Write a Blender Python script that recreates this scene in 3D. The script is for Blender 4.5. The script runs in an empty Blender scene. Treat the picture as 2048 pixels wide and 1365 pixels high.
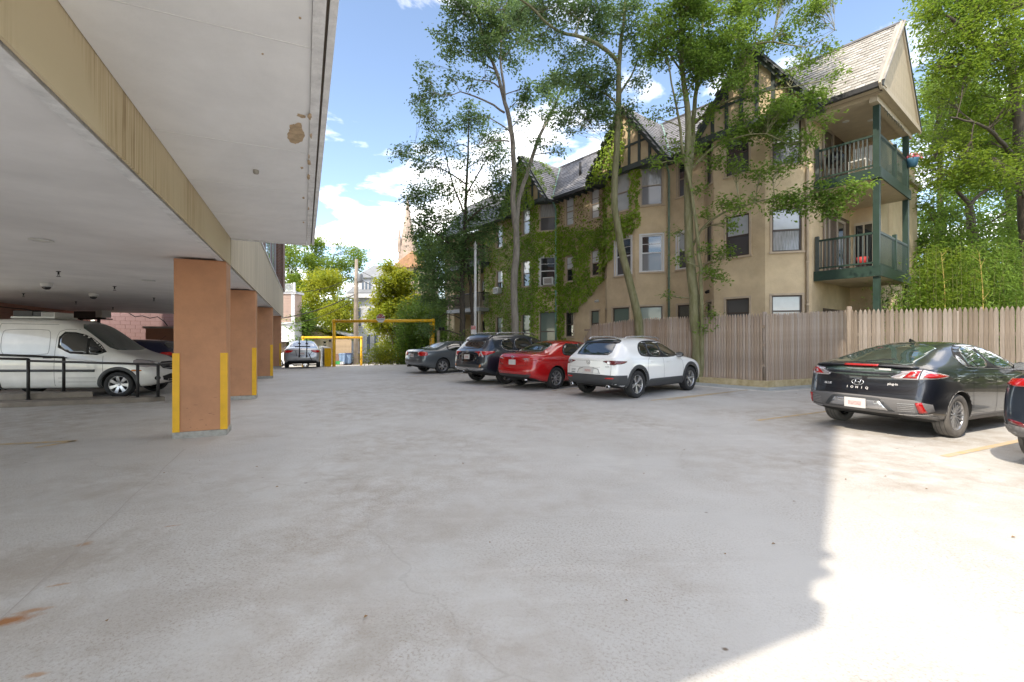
import bpy, bmesh, math, random
import numpy as np
from mathutils import Vector, Matrix, noise
from mathutils.bvhtree import BVHTree
from mathutils.geometry import delaunay_2d_cdt, tessellate_polygon
random.seed(7)
RNG = np.random.default_rng(11)
sc = bpy.context.scene
COL = sc.collection
R = math.radians
PI = math.pi

# ------------------------------------------------------------ camera
FPX, CU, CV, EYE = 910.0, 1024.0, 679.0, 1.48
cam_d = bpy.data.cameras.new('camera')
cam = bpy.data.objects.new('camera', cam_d)
COL.objects.link(cam)
cam.location = (0, 0, EYE)
cam.rotation_euler = (R(90), 0, 0)
cam_d.sensor_width = 36.0
cam_d.lens = 36.0 * FPX / 2048
cam_d.shift_y = -3.5 / 2048
cam_d.clip_start = 0.05
cam_d.clip_end = 3000
sc.camera = cam

# ------------------------------------------------------------ sun and sky
SUN_EL = 50.0
SUN_DIR = Vector((0.593, 0.805, -math.tan(R(SUN_EL)))).normalized()     # the way the light travels
sun_d = bpy.data.lights.new('sun', 'SUN')
sun_d.energy = 2.0
sun_d.angle = R(0.9)
sun_d.color = (1.0, 0.97, 0.92)
sun = bpy.data.objects.new('sun', sun_d)
COL.objects.link(sun)
sun.rotation_euler = SUN_DIR.to_track_quat('-Z', 'Y').to_euler()
sun.location = (-30, -40, 60)

world = bpy.data.worlds.new('World')
sc.world = world
world.use_nodes = True
wn, wl = world.node_tree.nodes, world.node_tree.links
wn.clear()
w_out = wn.new('ShaderNodeOutputWorld')
w_bg = wn.new('ShaderNodeBackground')
w_sky = wn.new('ShaderNodeTexSky')
w_sky.sky_type = 'NISHITA'
w_sky.sun_disc = False
w_sky.sun_elevation = R(SUN_EL)
# towards the sun: (-0.593, -0.805); rotation is measured from +Y, clockwise seen from above
w_sky.sun_rotation = math.atan2(-0.593, -0.805)
w_sky.air_density = 0.8
w_sky.dust_density = 0.15
w_sky.ozone_density = 2.0
w_bg.inputs['Strength'].default_value = 0.15
# fair-weather clouds: broken noise on the plane of the cloud deck
w_tc = wn.new('ShaderNodeTexCoord')
w_sep = wn.new('ShaderNodeSeparateXYZ')
wl.new(w_tc.outputs['Generated'], w_sep.inputs[0])
def wmath(op, a, b=None, clamp=False):
    n = wn.new('ShaderNodeMath'); n.operation = op; n.use_clamp = clamp
    for i, v in enumerate((a, b)):
        if v is None: continue
        if isinstance(v, (int, float)): n.inputs[i].default_value = v
        else: wl.new(v, n.inputs[i])
    return n.outputs[0]
zc = wmath('MAXIMUM', wmath('ADD', w_sep.outputs['Z'], 0.10), 0.02)
w_comb = wn.new('ShaderNodeCombineXYZ')
wl.new(wmath('DIVIDE', w_sep.outputs['X'], zc), w_comb.inputs[0])
wl.new(wmath('DIVIDE', w_sep.outputs['Y'], zc), w_comb.inputs[1])
w_map = wn.new('ShaderNodeMapping')
w_map.inputs['Location'].default_value = (4.8, 1.6, 0.0)
wl.new(w_comb.outputs[0], w_map.inputs[0])
w_n = wn.new('ShaderNodeTexNoise')
w_n.inputs['Scale'].default_value = 1.25
w_n.inputs['Detail'].default_value = 9
w_n.inputs['Roughness'].default_value = 0.58
w_n.inputs['Distortion'].default_value = 0.35
wl.new(w_map.outputs[0], w_n.inputs['Vector'])
w_r = wn.new('ShaderNodeValToRGB')
w_r.color_ramp.elements[0].position = 0.47
w_r.color_ramp.elements[0].color = (0, 0, 0, 1)
w_r.color_ramp.elements[1].position = 0.80
w_r.color_ramp.elements[1].color = (1, 1, 1, 1)
wl.new(w_n.outputs['Fac'], w_r.inputs[0])
w_mix = wn.new('ShaderNodeMixRGB')
wl.new(w_r.outputs[0], w_mix.inputs[0])
wl.new(w_sky.outputs[0], w_mix.inputs[1])
w_mix.inputs[2].default_value = (17.0, 16.7, 16.6, 1)
wl.new(w_mix.outputs[0], w_bg.inputs['Color'])
wl.new(w_bg.outputs[0], w_out.inputs[0])

sc.view_settings.view_transform = 'Standard'
sc.view_settings.look = 'None'
sc.view_settings.gamma = 1.0
sc.view_settings.use_curve_mapping = False
sc.view_settings.exposure = 1.5
sc.view_settings.use_white_balance = True
sc.view_settings.white_balance_temperature = 7600
sc.view_settings.white_balance_tint = 10
sc.render.engine = 'CYCLES'
sc.cycles.max_bounces = 8
sc.cycles.diffuse_bounces = 4
sc.cycles.transparent_max_bounces = 12
sc.cycles.use_denoising = True

# ------------------------------------------------------------ materials
MATS = {}
def mat(name, col, rough=0.6, metal=0.0, var=0.0, vs=3.0, bump=0.0, bs=20.0, coat=0.0, spec=0.5,
        tint=None, stretch=None, emit=None):
    """principled material; colour varies by two noises between col*(1-var) and col*(1+var) (or towards tint)"""
    if name in MATS: return MATS[name]
    m = bpy.data.materials.new(name); m.use_nodes = True
    n, l = m.node_tree.nodes, m.node_tree.links
    b = n['Principled BSDF']
    b.inputs['Roughness'].default_value = rough
    b.inputs['Metallic'].default_value = metal
    b.inputs['Specular IOR Level'].default_value = spec
    if coat: b.inputs['Coat Weight'].default_value = coat; b.inputs['Coat Roughness'].default_value = 0.03
    c = (*col, 1)
    b.inputs['Base Color'].default_value = c
    if var or bump:
        tc = n.new('ShaderNodeTexCoord'); mp = n.new('ShaderNodeMapping')
        l.new(tc.outputs['Object'], mp.inputs[0])
        if stretch: mp.inputs['Scale'].default_value = stretch
    if var:
        nz = n.new('ShaderNodeTexNoise'); nz.inputs['Scale'].default_value = vs
        nz.inputs['Detail'].default_value = 7; nz.inputs['Roughness'].default_value = 0.62
        l.new(mp.outputs[0], nz.inputs['Vector'])
        rp = n.new('ShaderNodeValToRGB')
        rp.color_ramp.elements[0].position = 0.32; rp.color_ramp.elements[1].position = 0.68
        lo = tint if tint else tuple(x * (1 - var) for x in col)
        hi = tuple(min(1, x * (1 + var * 0.6)) for x in col)
        rp.color_ramp.elements[0].color = (*lo, 1); rp.color_ramp.elements[1].color = (*hi, 1)
        l.new(nz.outputs['Fac'], rp.inputs[0]); l.new(rp.outputs[0], b.inputs['Base Color'])
    if bump:
        bz = n.new('ShaderNodeTexNoise'); bz.inputs['Scale'].default_value = bs
        bz.inputs['Detail'].default_value = 5
        l.new(mp.outputs[0], bz.inputs['Vector'])
        bp = n.new('ShaderNodeBump'); bp.inputs['Strength'].default_value = bump
        bp.inputs['Distance'].default_value = 0.02
        l.new(bz.outputs['Fac'], bp.inputs['Height']); l.new(bp.outputs[0], b.inputs['Normal'])
    if emit:
        b.inputs['Emission Color'].default_value = (*emit[:3], 1); b.inputs['Emission Strength'].default_value = emit[3]
    MATS[name] = m
    return m

def leaf_mat(name, c1, c2, trans=0.45, scale=1.2, hue3=None):
    if name in MATS: return MATS[name]
    m = bpy.data.materials.new(name); m.use_nodes = True
    n, l = m.node_tree.nodes, m.node_tree.links
    n.clear()
    out = n.new('ShaderNodeOutputMaterial')
    tc = n.new('ShaderNodeTexCoord')
    a = n.new('ShaderNodeTexNoise'); a.inputs['Scale'].default_value = scale; a.inputs['Detail'].default_value = 4
    b = n.new('ShaderNodeTexNoise'); b.inputs['Scale'].default_value = 14; b.inputs['Detail'].default_value = 1
    l.new(tc.outputs['Object'], a.inputs['Vector']); l.new(tc.outputs['Object'], b.inputs['Vector'])
    ad = n.new('ShaderNodeMath'); ad.operation = 'ADD'
    l.new(a.outputs['Fac'], ad.inputs[0]); l.new(b.outputs['Fac'], ad.inputs[1])
    rp = n.new('ShaderNodeValToRGB')
    rp.color_ramp.elements[0].position = 0.78; rp.color_ramp.elements[1].position = 1.2
    mu = n.new('ShaderNodeMath'); mu.operation = 'MULTIPLY'; mu.inputs[1].default_value = 0.5
    rp.color_ramp.elements[0].position = 0.38; rp.color_ramp.elements[1].position = 0.62
    l.new(ad.outputs[0], mu.inputs[0]); l.new(mu.outputs[0], rp.inputs[0])
    rp.color_ramp.elements[0].color = (*c1, 1); rp.color_ramp.elements[1].color = (*c2, 1)
    if hue3:
        e = rp.color_ramp.elements.new(0.70); e.color = (*hue3, 1)
    pb = n.new('ShaderNodeBsdfPrincipled'); pb.inputs['Roughness'].default_value = 0.55
    pb.inputs['Specular IOR Level'].default_value = 0.3
    tr = n.new('ShaderNodeBsdfTranslucent')
    mx = n.new('ShaderNodeMixShader'); mx.inputs[0].default_value = trans
    l.new(rp.outputs[0], pb.inputs['Base Color'])
    hs = n.new('ShaderNodeHueSaturation'); hs.inputs['Value'].default_value = 1.5; hs.inputs['Hue'].default_value = 0.485
    l.new(rp.outputs[0], hs.inputs['Color']); l.new(hs.outputs[0], tr.inputs['Color'])
    l.new(pb.outputs[0], mx.inputs[1]); l.new(tr.outputs[0], mx.inputs[2]); l.new(mx.outputs[0], out.inputs[0])
    MATS[name] = m
    return m

def glass_mat(name, col=(0.012, 0.016, 0.015), rough=0.02):
    return mat(name, col, rough=rough, spec=0.9, coat=1.0)

# ------------------------------------------------------------ frames of reference
def I3(x, y, z): return Vector((x, y, z))
def LB(s, e, z=0.0):
    """left building: s runs along it away from the camera, e across towards the parking bays"""
    return Vector((-0.4152 * s + 0.9097 * e, 0.9097 * s + 0.4152 * e, z))
def AP(t, o, z=0.0):
    """apartment house: t along its long front (towards the porch end), o outwards from the front wall"""
    return Vector((4.1 + 0.616 * t - 0.788 * o, 22.3 - 0.788 * t - 0.616 * o, z))
def at(u, v, Y):
    return Vector(((u - CU) / FPX * Y, Y, EYE + (CV - v) / FPX * Y))

# ------------------------------------------------------------ mesh helpers
def bx(bm, a0, a1, b0, b1, z0, z1, F=I3, mi=0):
    vs = [bm.verts.new(F(a, b, z)) for z in (z0, z1) for a, b in ((a0, b0), (a1, b0), (a1, b1), (a0, b1))]
    for q in ((3, 2, 1, 0), (4, 5, 6, 7), (0, 1, 5, 4), (1, 2, 6, 5), (2, 3, 7, 6), (3, 0, 4, 7)):
        f = bm.faces.new([vs[i] for i in q]); f.material_index = mi
    return vs

def prism(bm, pts, vec, mi=0):
    """polygon (list of Vectors) extruded by vec"""
    vec = Vector(vec)
    a = [bm.verts.new(p) for p in pts]; b = [bm.verts.new(p + vec) for p in pts]
    n = len(a)
    fs = [bm.faces.new(a), bm.faces.new(b[::-1])]
    for i in range(n):
        fs.append(bm.faces.new((a[i], b[i], b[(i + 1) % n], a[(i + 1) % n])))
    for f in fs: f.material_index = mi

def quad(bm, *p, mi=0):
    f = bm.faces.new([bm.verts.new(q) for q in p]); f.material_index = mi
    return f

def tube(bm, pts, rad, seg=8, cap=True, mi=0):
    """pts list of Vectors, rad a number or list"""
    n = len(pts)
    if not isinstance(rad, (list, tuple)): rad = [rad] * n
    rings = []
    up = Vector((0, 0, 1))
    prev = None
    for i, p in enumerate(pts):
        d = (pts[min(i + 1, n - 1)] - pts[max(i - 1, 0)])
        if d.length < 1e-9: d = Vector((0, 0, 1))
        d.normalize()
        if prev is None:
            x = d.cross(up)
            if x.length < 0.1: x = d.cross(Vector((1, 0, 0)))
        else:
            x = prev - d * prev.dot(d)
        x.normalize(); prev = x
        y = d.cross(x)
        rings.append([bm.verts.new(p + (x * math.cos(2 * PI * k / seg) + y * math.sin(2 * PI * k / seg)) * rad[i]) for k in range(seg)])
    for a, b in zip(rings, rings[1:]):
        for k in range(seg):
            f = bm.faces.new((a[k], a[(k + 1) % seg], b[(k + 1) % seg], b[k])); f.smooth = True; f.material_index = mi
    if cap:
        for r in (rings[0][::-1], rings[-1]):
            f = bm.faces.new(r); f.material_index = mi

def beam(bm, p, q, w, h, mi=0, side=None):
    """square bar from p to q, w wide, h high"""
    d = (q - p).normalized()
    up = Vector((0, 0, 1))
    x = d.cross(up) if side is None else Vector(side)
    if x.length < 0.05: x = Vector((1, 0, 0))
    x.normalize(); y = x.cross(d)
    A = [bm.verts.new(p + x * sx * w / 2 + y * sy * h / 2) for sx, sy in ((-1, -1), (1, -1), (1, 1), (-1, 1))]
    B = [bm.verts.new(q + x * sx * w / 2 + y * sy * h / 2) for sx, sy in ((-1, -1), (1, -1), (1, 1), (-1, 1))]
    bm.faces.new(A[::-1]).material_index = mi; bm.faces.new(B).material_index = mi
    for i in range(4):
        bm.faces.new((A[i], A[(i + 1) % 4], B[(i + 1) % 4], B[i])).material_index = mi

def lathe(bm, prof, seg=24, F=None, mi=0, smooth=True):
    """prof: list of (r, h); F maps (x, y, h)->Vector"""
    F = F or I3
    rings = []
    for r, h in prof:
        rings.append([bm.verts.new(F(r * math.cos(2 * PI * k / seg), r * math.sin(2 * PI * k / seg), h)) for k in range(seg)])
    for a, b in zip(rings, rings[1:]):
        for k in range(seg):
            f = bm.faces.new((a[k], a[(k + 1) % seg], b[(k + 1) % seg], b[k])); f.smooth = smooth; f.material_index = mi
    return rings

def wloc(o):
    v = Vector(o.location)
    p = o.parent
    while p is not None:
        v = Matrix.Rotation(p.rotation_euler.z, 3, 'Z') @ v + Vector(p.location)
        p = p.parent
    return v

def finish(me, mats):
    for m in (mats if isinstance(mats, (list, tuple)) else [mats]): me.materials.append(m)

def obj(name, bm, mats, parent=None, recalc=True, origin=True, local=False, kind=None, bevel=0.0):
    """link bm as ONE mesh object. With a parent given in world position (unrotated), vertices are world coordinates."""
    if bevel:
        bmesh.ops.bevel(bm, geom=bm.edges[:], offset=bevel, segments=1, affect='EDGES', clamp_overlap=True)
    if recalc: bmesh.ops.recalc_face_normals(bm, faces=bm.faces[:])
    me = bpy.data.meshes.new(name)
    base = Vector((0, 0, 0))
    if bm.verts and not local:
        if origin:
            xs = [v.co.x for v in bm.verts]; ys = [v.co.y for v in bm.verts]; zs = [v.co.z for v in bm.verts]
            base = Vector(((min(xs) + max(xs)) / 2, (min(ys) + max(ys)) / 2, min(zs)))
            bmesh.ops.translate(bm, verts=bm.verts[:], vec=-base)
    bm.to_mesh(me); bm.free()
    finish(me, mats)
    o = bpy.data.objects.new(name, me); COL.objects.link(o)
    o.location = base
    if parent is not None:
        o.parent = parent
        if not local: o.location = base - wloc(parent)
    if kind: o['kind'] = kind
    return o

def thing(name, label, cat, loc=(0, 0, 0), rz=0.0, group=None):
    o = bpy.data.objects.new(name, None); COL.objects.link(o)
    o.empty_display_size = 0.3
    o.location = loc; o.rotation_euler = (0, 0, rz); o['label'] = label; o['category'] = cat
    if group: o['group'] = group
    return o

def tag(o, label, cat, group=None):
    o['label'] = label; o['category'] = cat
    if group: o['group'] = group
    return o

def struct(name, bm, m, **k):
    o = obj(name, bm, m, **k); o['kind'] = 'structure'; return o

def inst(name, me, parent, loc, rot=(0, 0, 0), scale=(1, 1, 1)):
    """a copy that shares mesh data; loc is local to the parent"""
    o = bpy.data.objects.new(name, me); COL.objects.link(o)
    o.parent = parent; o.location = loc; o.rotation_euler = rot; o.scale = scale
    return o

def np_mesh(name, V, F, mats, parent=None, base=(0, 0, 0), smooth=False, kind=None):
    """V (n,3) world, F (m,k)"""
    me = bpy.data.meshes.new(name)
    V = np.asarray(V, dtype=np.float32) - np.asarray(base, dtype=np.float32)
    F = np.asarray(F, dtype=np.int32)
    k = F.shape[1]
    me.vertices.add(len(V)); me.vertices.foreach_set('co', V.ravel())
    me.loops.add(F.size); me.loops.foreach_set('vertex_index', F.ravel())
    me.polygons.add(len(F))
    me.polygons.foreach_set('loop_start', np.arange(len(F), dtype=np.int32) * k)
    me.polygons.foreach_set('loop_total', np.full(len(F), k, dtype=np.int32))
    me.update(calc_edges=True)
    if smooth: me.polygons.foreach_set('use_smooth', np.ones(len(F), dtype=bool))
    finish(me, mats)
    o = bpy.data.objects.new(name, me); COL.objects.link(o)
    o.location = Vector(base)
    if parent is not None:
        o.parent = parent; o.location = Vector(base) - wloc(parent)
    if kind: o['kind'] = kind
    return o

def dup(root, loc, rz=None, label=None):
    r = root.copy(); COL.objects.link(r); r.location = loc
    if rz is not None: r.rotation_euler = (0, 0, rz)
    if label: r['label'] = label
    for ch in list(root.children):
        c = ch.copy(); COL.objects.link(c); c.parent = r
        for g in list(ch.children):
            d = g.copy(); COL.objects.link(d); d.parent = c
    return r

def text_mesh(s, size, depth=0.002, font_bold=False):
    cu = bpy.data.curves.new('txt', 'FONT'); cu.body = s; cu.size = size
    cu.extrude = depth; cu.align_x = 'CENTER'; cu.align_y = 'CENTER'
    cu.resolution_u = 2
    if font_bold: cu.offset = size * 0.018
    o = bpy.data.objects.new('txt', cu); COL.objects.link(o)
    dg = bpy.context.evaluated_depsgraph_get()
    me = bpy.data.meshes.new_from_object(o.evaluated_get(dg))
    bpy.data.objects.remove(o); bpy.data.curves.remove(cu)
    return me

def lettering(name, s, size, M, m, parent, depth=0.002, bold=True, sx=1.0):
    """letters as a mesh placed by matrix M (text runs along M's x, up along M's y, faces M's z), M local to parent"""
    me = text_mesh(s, size, depth, bold)
    me.transform(Matrix.Diagonal((sx, 1, 1, 1)))
    me.materials.clear(); me.materials.append(m)
    o = bpy.data.objects.new(name, me); COL.objects.link(o)
    o.parent = parent; o.matrix_local = M
    return o
def basis(x, y, loc):
    x = Vector(x).normalized(); y = Vector(y); y = (y - x * x.dot(y)).normalized(); z = x.cross(y)
    return Matrix(((x.x, y.x, z.x, loc[0]), (x.y, y.y, z.y, loc[1]), (x.z, y.z, z.z, loc[2]), (0, 0, 0, 1)))
# ============================================================ GROUND
def gpt(u, v):
    Y = FPX * EYE / (v - CV); return ((u - CU) / FPX * Y, Y)
SPOTS = [(*gpt(15, 1243), R(24), .13, .06, (.34, .13, .03), .95), (*gpt(62, 1222), R(24), .10, .03, (.36, .17, .06), .7), (*gpt(170, 1088), R(40), .06, .05, (.40, .20, .07), .8), (*gpt(345, 1052), R(24), .07, .02, (.36, .20, .10), .7),
         (*gpt(118, 1170), R(24), .08, .02, (.38, .2, .08), .7), (*gpt(70, 1350), R(10), .06, .02, (.38, .2, .08), .7), (*gpt(60, 1130), R(24), .9, .5, (.30, .255, .21), .6), (*gpt(250, 1230), R(24), .55, .35, (.34, .30, .26), .4),
         (*gpt(730, 1300), R(60), .45, .16, (.33, .30, .26), .45), (*gpt(640, 1180), R(20), .5, .3, (.35, .31, .27), .35), (*gpt(900, 1040), R(20), .9, .4, (.35, .31, .27), .35), (*gpt(1450, 1299), 0, .018, .014, (.10, .06, .03), .9)]
def deck_material():
    m = bpy.data.materials.new('deck_coating'); m.use_nodes = True
    n, l = m.node_tree.nodes, m.node_tree.links
    b = n['Principled BSDF']
    tc = n.new('ShaderNodeTexCoord')
    def nz(scale, det=6, rough=0.6, dist=0.0, st=None, loc=None):
        t = n.new('ShaderNodeTexNoise'); t.inputs['Scale'].default_value = scale
        t.inputs['Detail'].default_value = det; t.inputs['Roughness'].default_value = rough
        t.inputs['Distortion'].default_value = dist
        mp = n.new('ShaderNodeMapping'); l.new(tc.outputs['Object'], mp.inputs[0])
        mp.inputs['Rotation'].default_value = (0, 0, R(24.5))
        if st: mp.inputs['Scale'].default_value = st
        if loc: mp.inputs['Location'].default_value = loc
        l.new(mp.outputs[0], t.inputs['Vector']); return t.outputs['Fac']
    def ramp(x, p0, p1, c0=(0, 0, 0), c1=(1, 1, 1)):
        r = n.new('ShaderNodeValToRGB'); r.color_ramp.elements[0].position = p0; r.color_ramp.elements[1].position = p1
        r.color_ramp.elements[0].color = (*c0, 1); r.color_ramp.elements[1].color = (*c1, 1)
        l.new(x, r.inputs[0]); return r.outputs[0]
    def mix(f, a, c, mode='MIX'):
        x = n.new('ShaderNodeMixRGB'); x.blend_type = mode
        for i, v in enumerate((f, a, c)):
            if isinstance(v, (int, float)): x.inputs[i].default_value = v
            elif isinstance(v, tuple): x.inputs[i].default_value = (*v, 1)
            else: l.new(v, x.inputs[i])
        return x.outputs[0]
    def mul(a, c, op='MULTIPLY'):
        x = n.new('ShaderNodeMath'); x.operation = op; x.use_clamp = True
        for i, v in enumerate((a, c)):
            if isinstance(v, (int, float)): x.inputs[i].default_value = v
            else: l.new(v, x.inputs[i])
        return x.outputs[0]
    base = ramp(nz(0.5, 5, 0.6), 0.3, 0.72, (0.465, 0.455, 0.435), (0.53, 0.52, 0.50))
    # broad dirty wear, broken up by finer noise
    wear = mul(ramp(nz(0.28, 3, 0.6, 0.4, None, (3.1, 1.7, 0)), 0.40, 0.60), ramp(nz(3.2, 8, 0.72, 0.2), 0.40, 0.64))
    c = mix(mul(wear, 0.70), base, (0.30, 0.245, 0.195))
    # scuffed lighter streaks left by turning tyres
    st = ramp(nz(2.2, 7, 0.65, 0.6, (0.35, 2.2, 1)), 0.55, 0.70)
    c = mix(mul(st, 0.30), c, (0.60, 0.585, 0.56))
    dk = mul(ramp(nz(1.1, 8, 0.7, 1.2, (0.5, 1.6, 1), (5, 2, 0)), 0.54, 0.72), 0.22)
    c = mix(dk, c, (0.33, 0.305, 0.28))
    # speckle of the worn non-slip grit
    sp = ramp(nz(55, 5, 0.8), 0.50, 0.62)
    c = mix(mul(sp, mul(ramp(nz(0.9, 4, 0.6, 0, None, (9, 4, 0)), 0.32, 0.6), 0.75)), c, (0.27, 0.225, 0.18))
    # small chips and spots
    v = n.new('ShaderNodeTexVoronoi'); v.inputs['Scale'].default_value = 1.6
    l.new(tc.outputs['Object'], v.inputs['Vector'])
    c = mix(mul(ramp(v.outputs['Distance'], 0.018, 0.035, (1, 1, 1), (0, 0, 0)), 0.7), c, (0.12, 0.085, 0.06))
    # hairline cracks
    vc = n.new('ShaderNodeTexVoronoi'); vc.feature = 'DISTANCE_TO_EDGE'; vc.inputs['Scale'].default_value = 0.30
    mpv = n.new('ShaderNodeMapping'); l.new(tc.outputs['Object'], mpv.inputs[0])
    dn = n.new('ShaderNodeTexNoise'); dn.inputs['Scale'].default_value = 1.4; dn.inputs['Detail'].default_value = 6
    l.new(tc.outputs['Object'], dn.inputs['Vector'])
    va = n.new('ShaderNodeVectorMath'); va.operation = 'MULTIPLY_ADD'
    l.new(dn.outputs['Color'], va.inputs[0]); va.inputs[1].default_value = (0.9, 0.9, 0); l.new(mpv.outputs[0], va.inputs[2])
    l.new(va.outputs[0], vc.inputs['Vector'])
    c = mix(mul(ramp(vc.outputs['Distance'], 0.0012, 0.0035, (1, 1, 1), (0, 0, 0)), 0.22), c, (0.22, 0.19, 0.16))
    # rust run-offs and dirt at known spots
    dz = n.new('ShaderNodeTexNoise'); dz.inputs['Scale'].default_value = 7; dz.inputs['Detail'].default_value = 8; dz.inputs['Roughness'].default_value = 0.75
    l.new(tc.outputs['Object'], dz.inputs['Vector'])
    for (px, py, ang, sx, sy, col, st_) in SPOTS:
        mp = n.new('ShaderNodeMapping'); mp.vector_type = 'TEXTURE'
        mp.inputs['Location'].default_value = (px, py, 0); mp.inputs['Rotation'].default_value = (0, 0, ang); mp.inputs['Scale'].default_value = (sx, sy, 1)
        l.new(tc.outputs['Object'], mp.inputs[0])
        ln = n.new('ShaderNodeVectorMath'); ln.operation = 'LENGTH'; l.new(mp.outputs[0], ln.inputs[0])
        md = n.new('ShaderNodeMath'); md.operation = 'MULTIPLY_ADD'; l.new(dz.outputs['Fac'], md.inputs[0]); md.inputs[1].default_value = 2.6; md.inputs[2].default_value = -1.3
        ad = n.new('ShaderNodeMath'); ad.operation = 'ADD'; l.new(ln.outputs['Value'], ad.inputs[0]); l.new(md.outputs[0], ad.inputs[1])
        c = mix(mul(ramp(ad.outputs[0], 0.25, 1.1, (1, 1, 1), (0, 0, 0)), st_), c, col)
    l.new(c, b.inputs['Base Color'])
    rr = ramp(nz(1.5, 6, 0.7, 0.3), 0.35, 0.7, (0.50, 0.50, 0.50), (0.72, 0.72, 0.72))
    l.new(rr, b.inputs['Roughness'])
    b.inputs['Specular IOR Level'].default_value = 0.45
    b1 = n.new('ShaderNodeBump'); b1.inputs['Strength'].default_value = 0.8; b1.inputs['Distance'].default_value = 0.008
    l.new(nz(60, 4, 0.75), b1.inputs['Height'])
    b2 = n.new('ShaderNodeBump'); b2.inputs['Strength'].default_value = 0.35; b2.inputs['Distance'].default_value = 0.02
    l.new(nz(2.5, 5, 0.6), b2.inputs['Height']); l.new(b1.outputs[0], b2.inputs['Normal'])
    l.new(b2.outputs[0], b.inputs['Normal'])
    MATS['deck'] = m
    return m
deck_material()
mat('soil', (0.11, 0.09, 0.06), 0.95, var=0.4, vs=1.5, bump=0.5, bs=12)
mat('pale_paving', (0.42, 0.39, 0.35), 0.9, var=0.2, vs=1.0, bump=0.2, bs=8)
mat('line_paint', (0.45, 0.30, 0.12), 0.75, var=0.35, vs=9, tint=(0.40, 0.37, 0.32))
mat('kerb_stone', (0.46, 0.385, 0.25), 0.95, var=0.35, vs=4, bump=0.6, bs=25, tint=(0.33, 0.26, 0.13))
mat('membrane', (0.36, 0.38, 0.38), 0.6, var=0.15, vs=3, bump=0.2, bs=20)
mat('rust_stain', (0.36, 0.16, 0.05), 0.9, var=0.5, vs=9, tint=(0.34, 0.27, 0.20))

# terrain: level round the lot, falling away beyond its far end
rows = [(-500, -0.02), (-30, -0.02), (10, -0.02), (26.6, -0.02), (29, -0.16), (34, -0.55), (41, -0.98), (50, -1.12), (90, -1.2), (900, -1.2)]
cols = [-700, -80, -30, -10, 0, 10, 30, 80, 700]
bm = bmesh.new()
G = [[bm.verts.new(LB(s, e, z)) for e in cols] for s, z in rows]
for i in range(len(rows) - 1):
    for j in range(len(cols) - 1):
        f = bm.faces.new((G[i][j], G[i][j + 1], G[i + 1][j + 1], G[i + 1][j]))
        f.material_index = 1 if (rows[i][0] >= 26 and rows[i][0] < 50 and -11 < cols[j] < 11) else 0
struct('ground', bm, [MATS['soil'], MATS['pale_paving']], origin=False)

# fence line (ground points)
FA, FN = Vector((0.616, -0.788, 0)), Vector((-0.788, -0.616, 0))
KC = Vector((7.38, 13.07, 0))                         # kerb corner by the right-hand cars
KD = Vector((-0.648, 0.762, 0))                       # kerb running away to the left
KE = Vector((0.9097, 0.4152, 0))
lot = [LB(-14, -9.4), LB(-14, 12), Vector((17, 3, 0)), Vector((14.5, 12.5, 0)), KC + KE * 3.8, KC, KC + KD * 18.3, LB(26.9, 10.2), LB(26.9, -9.4)]
bm = bmesh.new()
bm.faces.new([bm.verts.new(Vector((p.x, p.y, 0.0))) for p in lot])
bmesh.ops.triangulate(bm, faces=bm.faces[:])
struct('parking_lot', bm, MATS['deck'], origin=False)

def stripe(name, p, q, w, z=0.004, m='line_paint'):
    p, q = Vector((*p, z)), Vector((*q, z)); d = (q - p).normalized(); x = Vector((-d.y, d.x, 0)) * w / 2
    bm = bmesh.new()
    N = 14
    L = []
    for i in range(N + 1):
        c = p.lerp(q, i / N); j1 = random.uniform(-.012, .012); j2 = random.uniform(-.012, .012)
        L.append((bm.verts.new(c + x * (1 + j1 * 20 * w)), bm.verts.new(c - x * (1 + j2 * 20 * w))))
    for a, b in zip(L, L[1:]): bm.faces.new((a[0], a[1], b[1], b[0]))
    return struct(name, bm, MATS[m])
for p, q in (((5.45, 5.74), (8.6, 7.18)), ((4.45, 8.27), (8.3, 10.3)), ((3.35, 10.98), (6.9, 13.3)),
             ((3.75, 11.05), (6.2, 12.8)), ((1.15, 13.1), (3.9, 15.3)), ((-1.35, 15.4), (1.2, 17.6)), ((-4.1, 17.9), (-1.6, 20.2))):
    stripe('parking_line', p, q, 0.09)
stripe('parking_line', (-7.35, 6.35), (-6.35, 6.62), 0.12)
stripe('parking_line', (-6.35, 6.62), (-6.5, 6.2), 0.1)

def blob(name, c, rx, ry, m, z, ang=0, n=40, rough=0.45, seed=0, parent=None, struct_=True, flip=False):
    bm = bmesh.new(); vs = []
    for i in range(n):
        a = 2 * PI * i / n
        k = 1 + rough * (.8 * noise.noise(Vector((math.cos(a) * 1.1 + seed * 7.3, math.sin(a) * 1.1, seed))) + 0.35 * noise.noise(Vector((math.cos(a) * 5 + seed, math.sin(a) * 5, seed * 3))))
        x, y = rx * k * math.cos(a), ry * k * math.sin(a)
        vs.append(bm.verts.new((c[0] + x * math.cos(ang) - y * math.sin(ang), c[1] + x * math.sin(ang) + y * math.cos(ang), z)))
    bm.faces.new(vs)
    bmesh.ops.triangulate(bm, faces=bm.faces[:])
    o = obj(name, bm, MATS[m], parent)
    if struct_: o['kind'] = 'structure'
    return o
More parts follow.
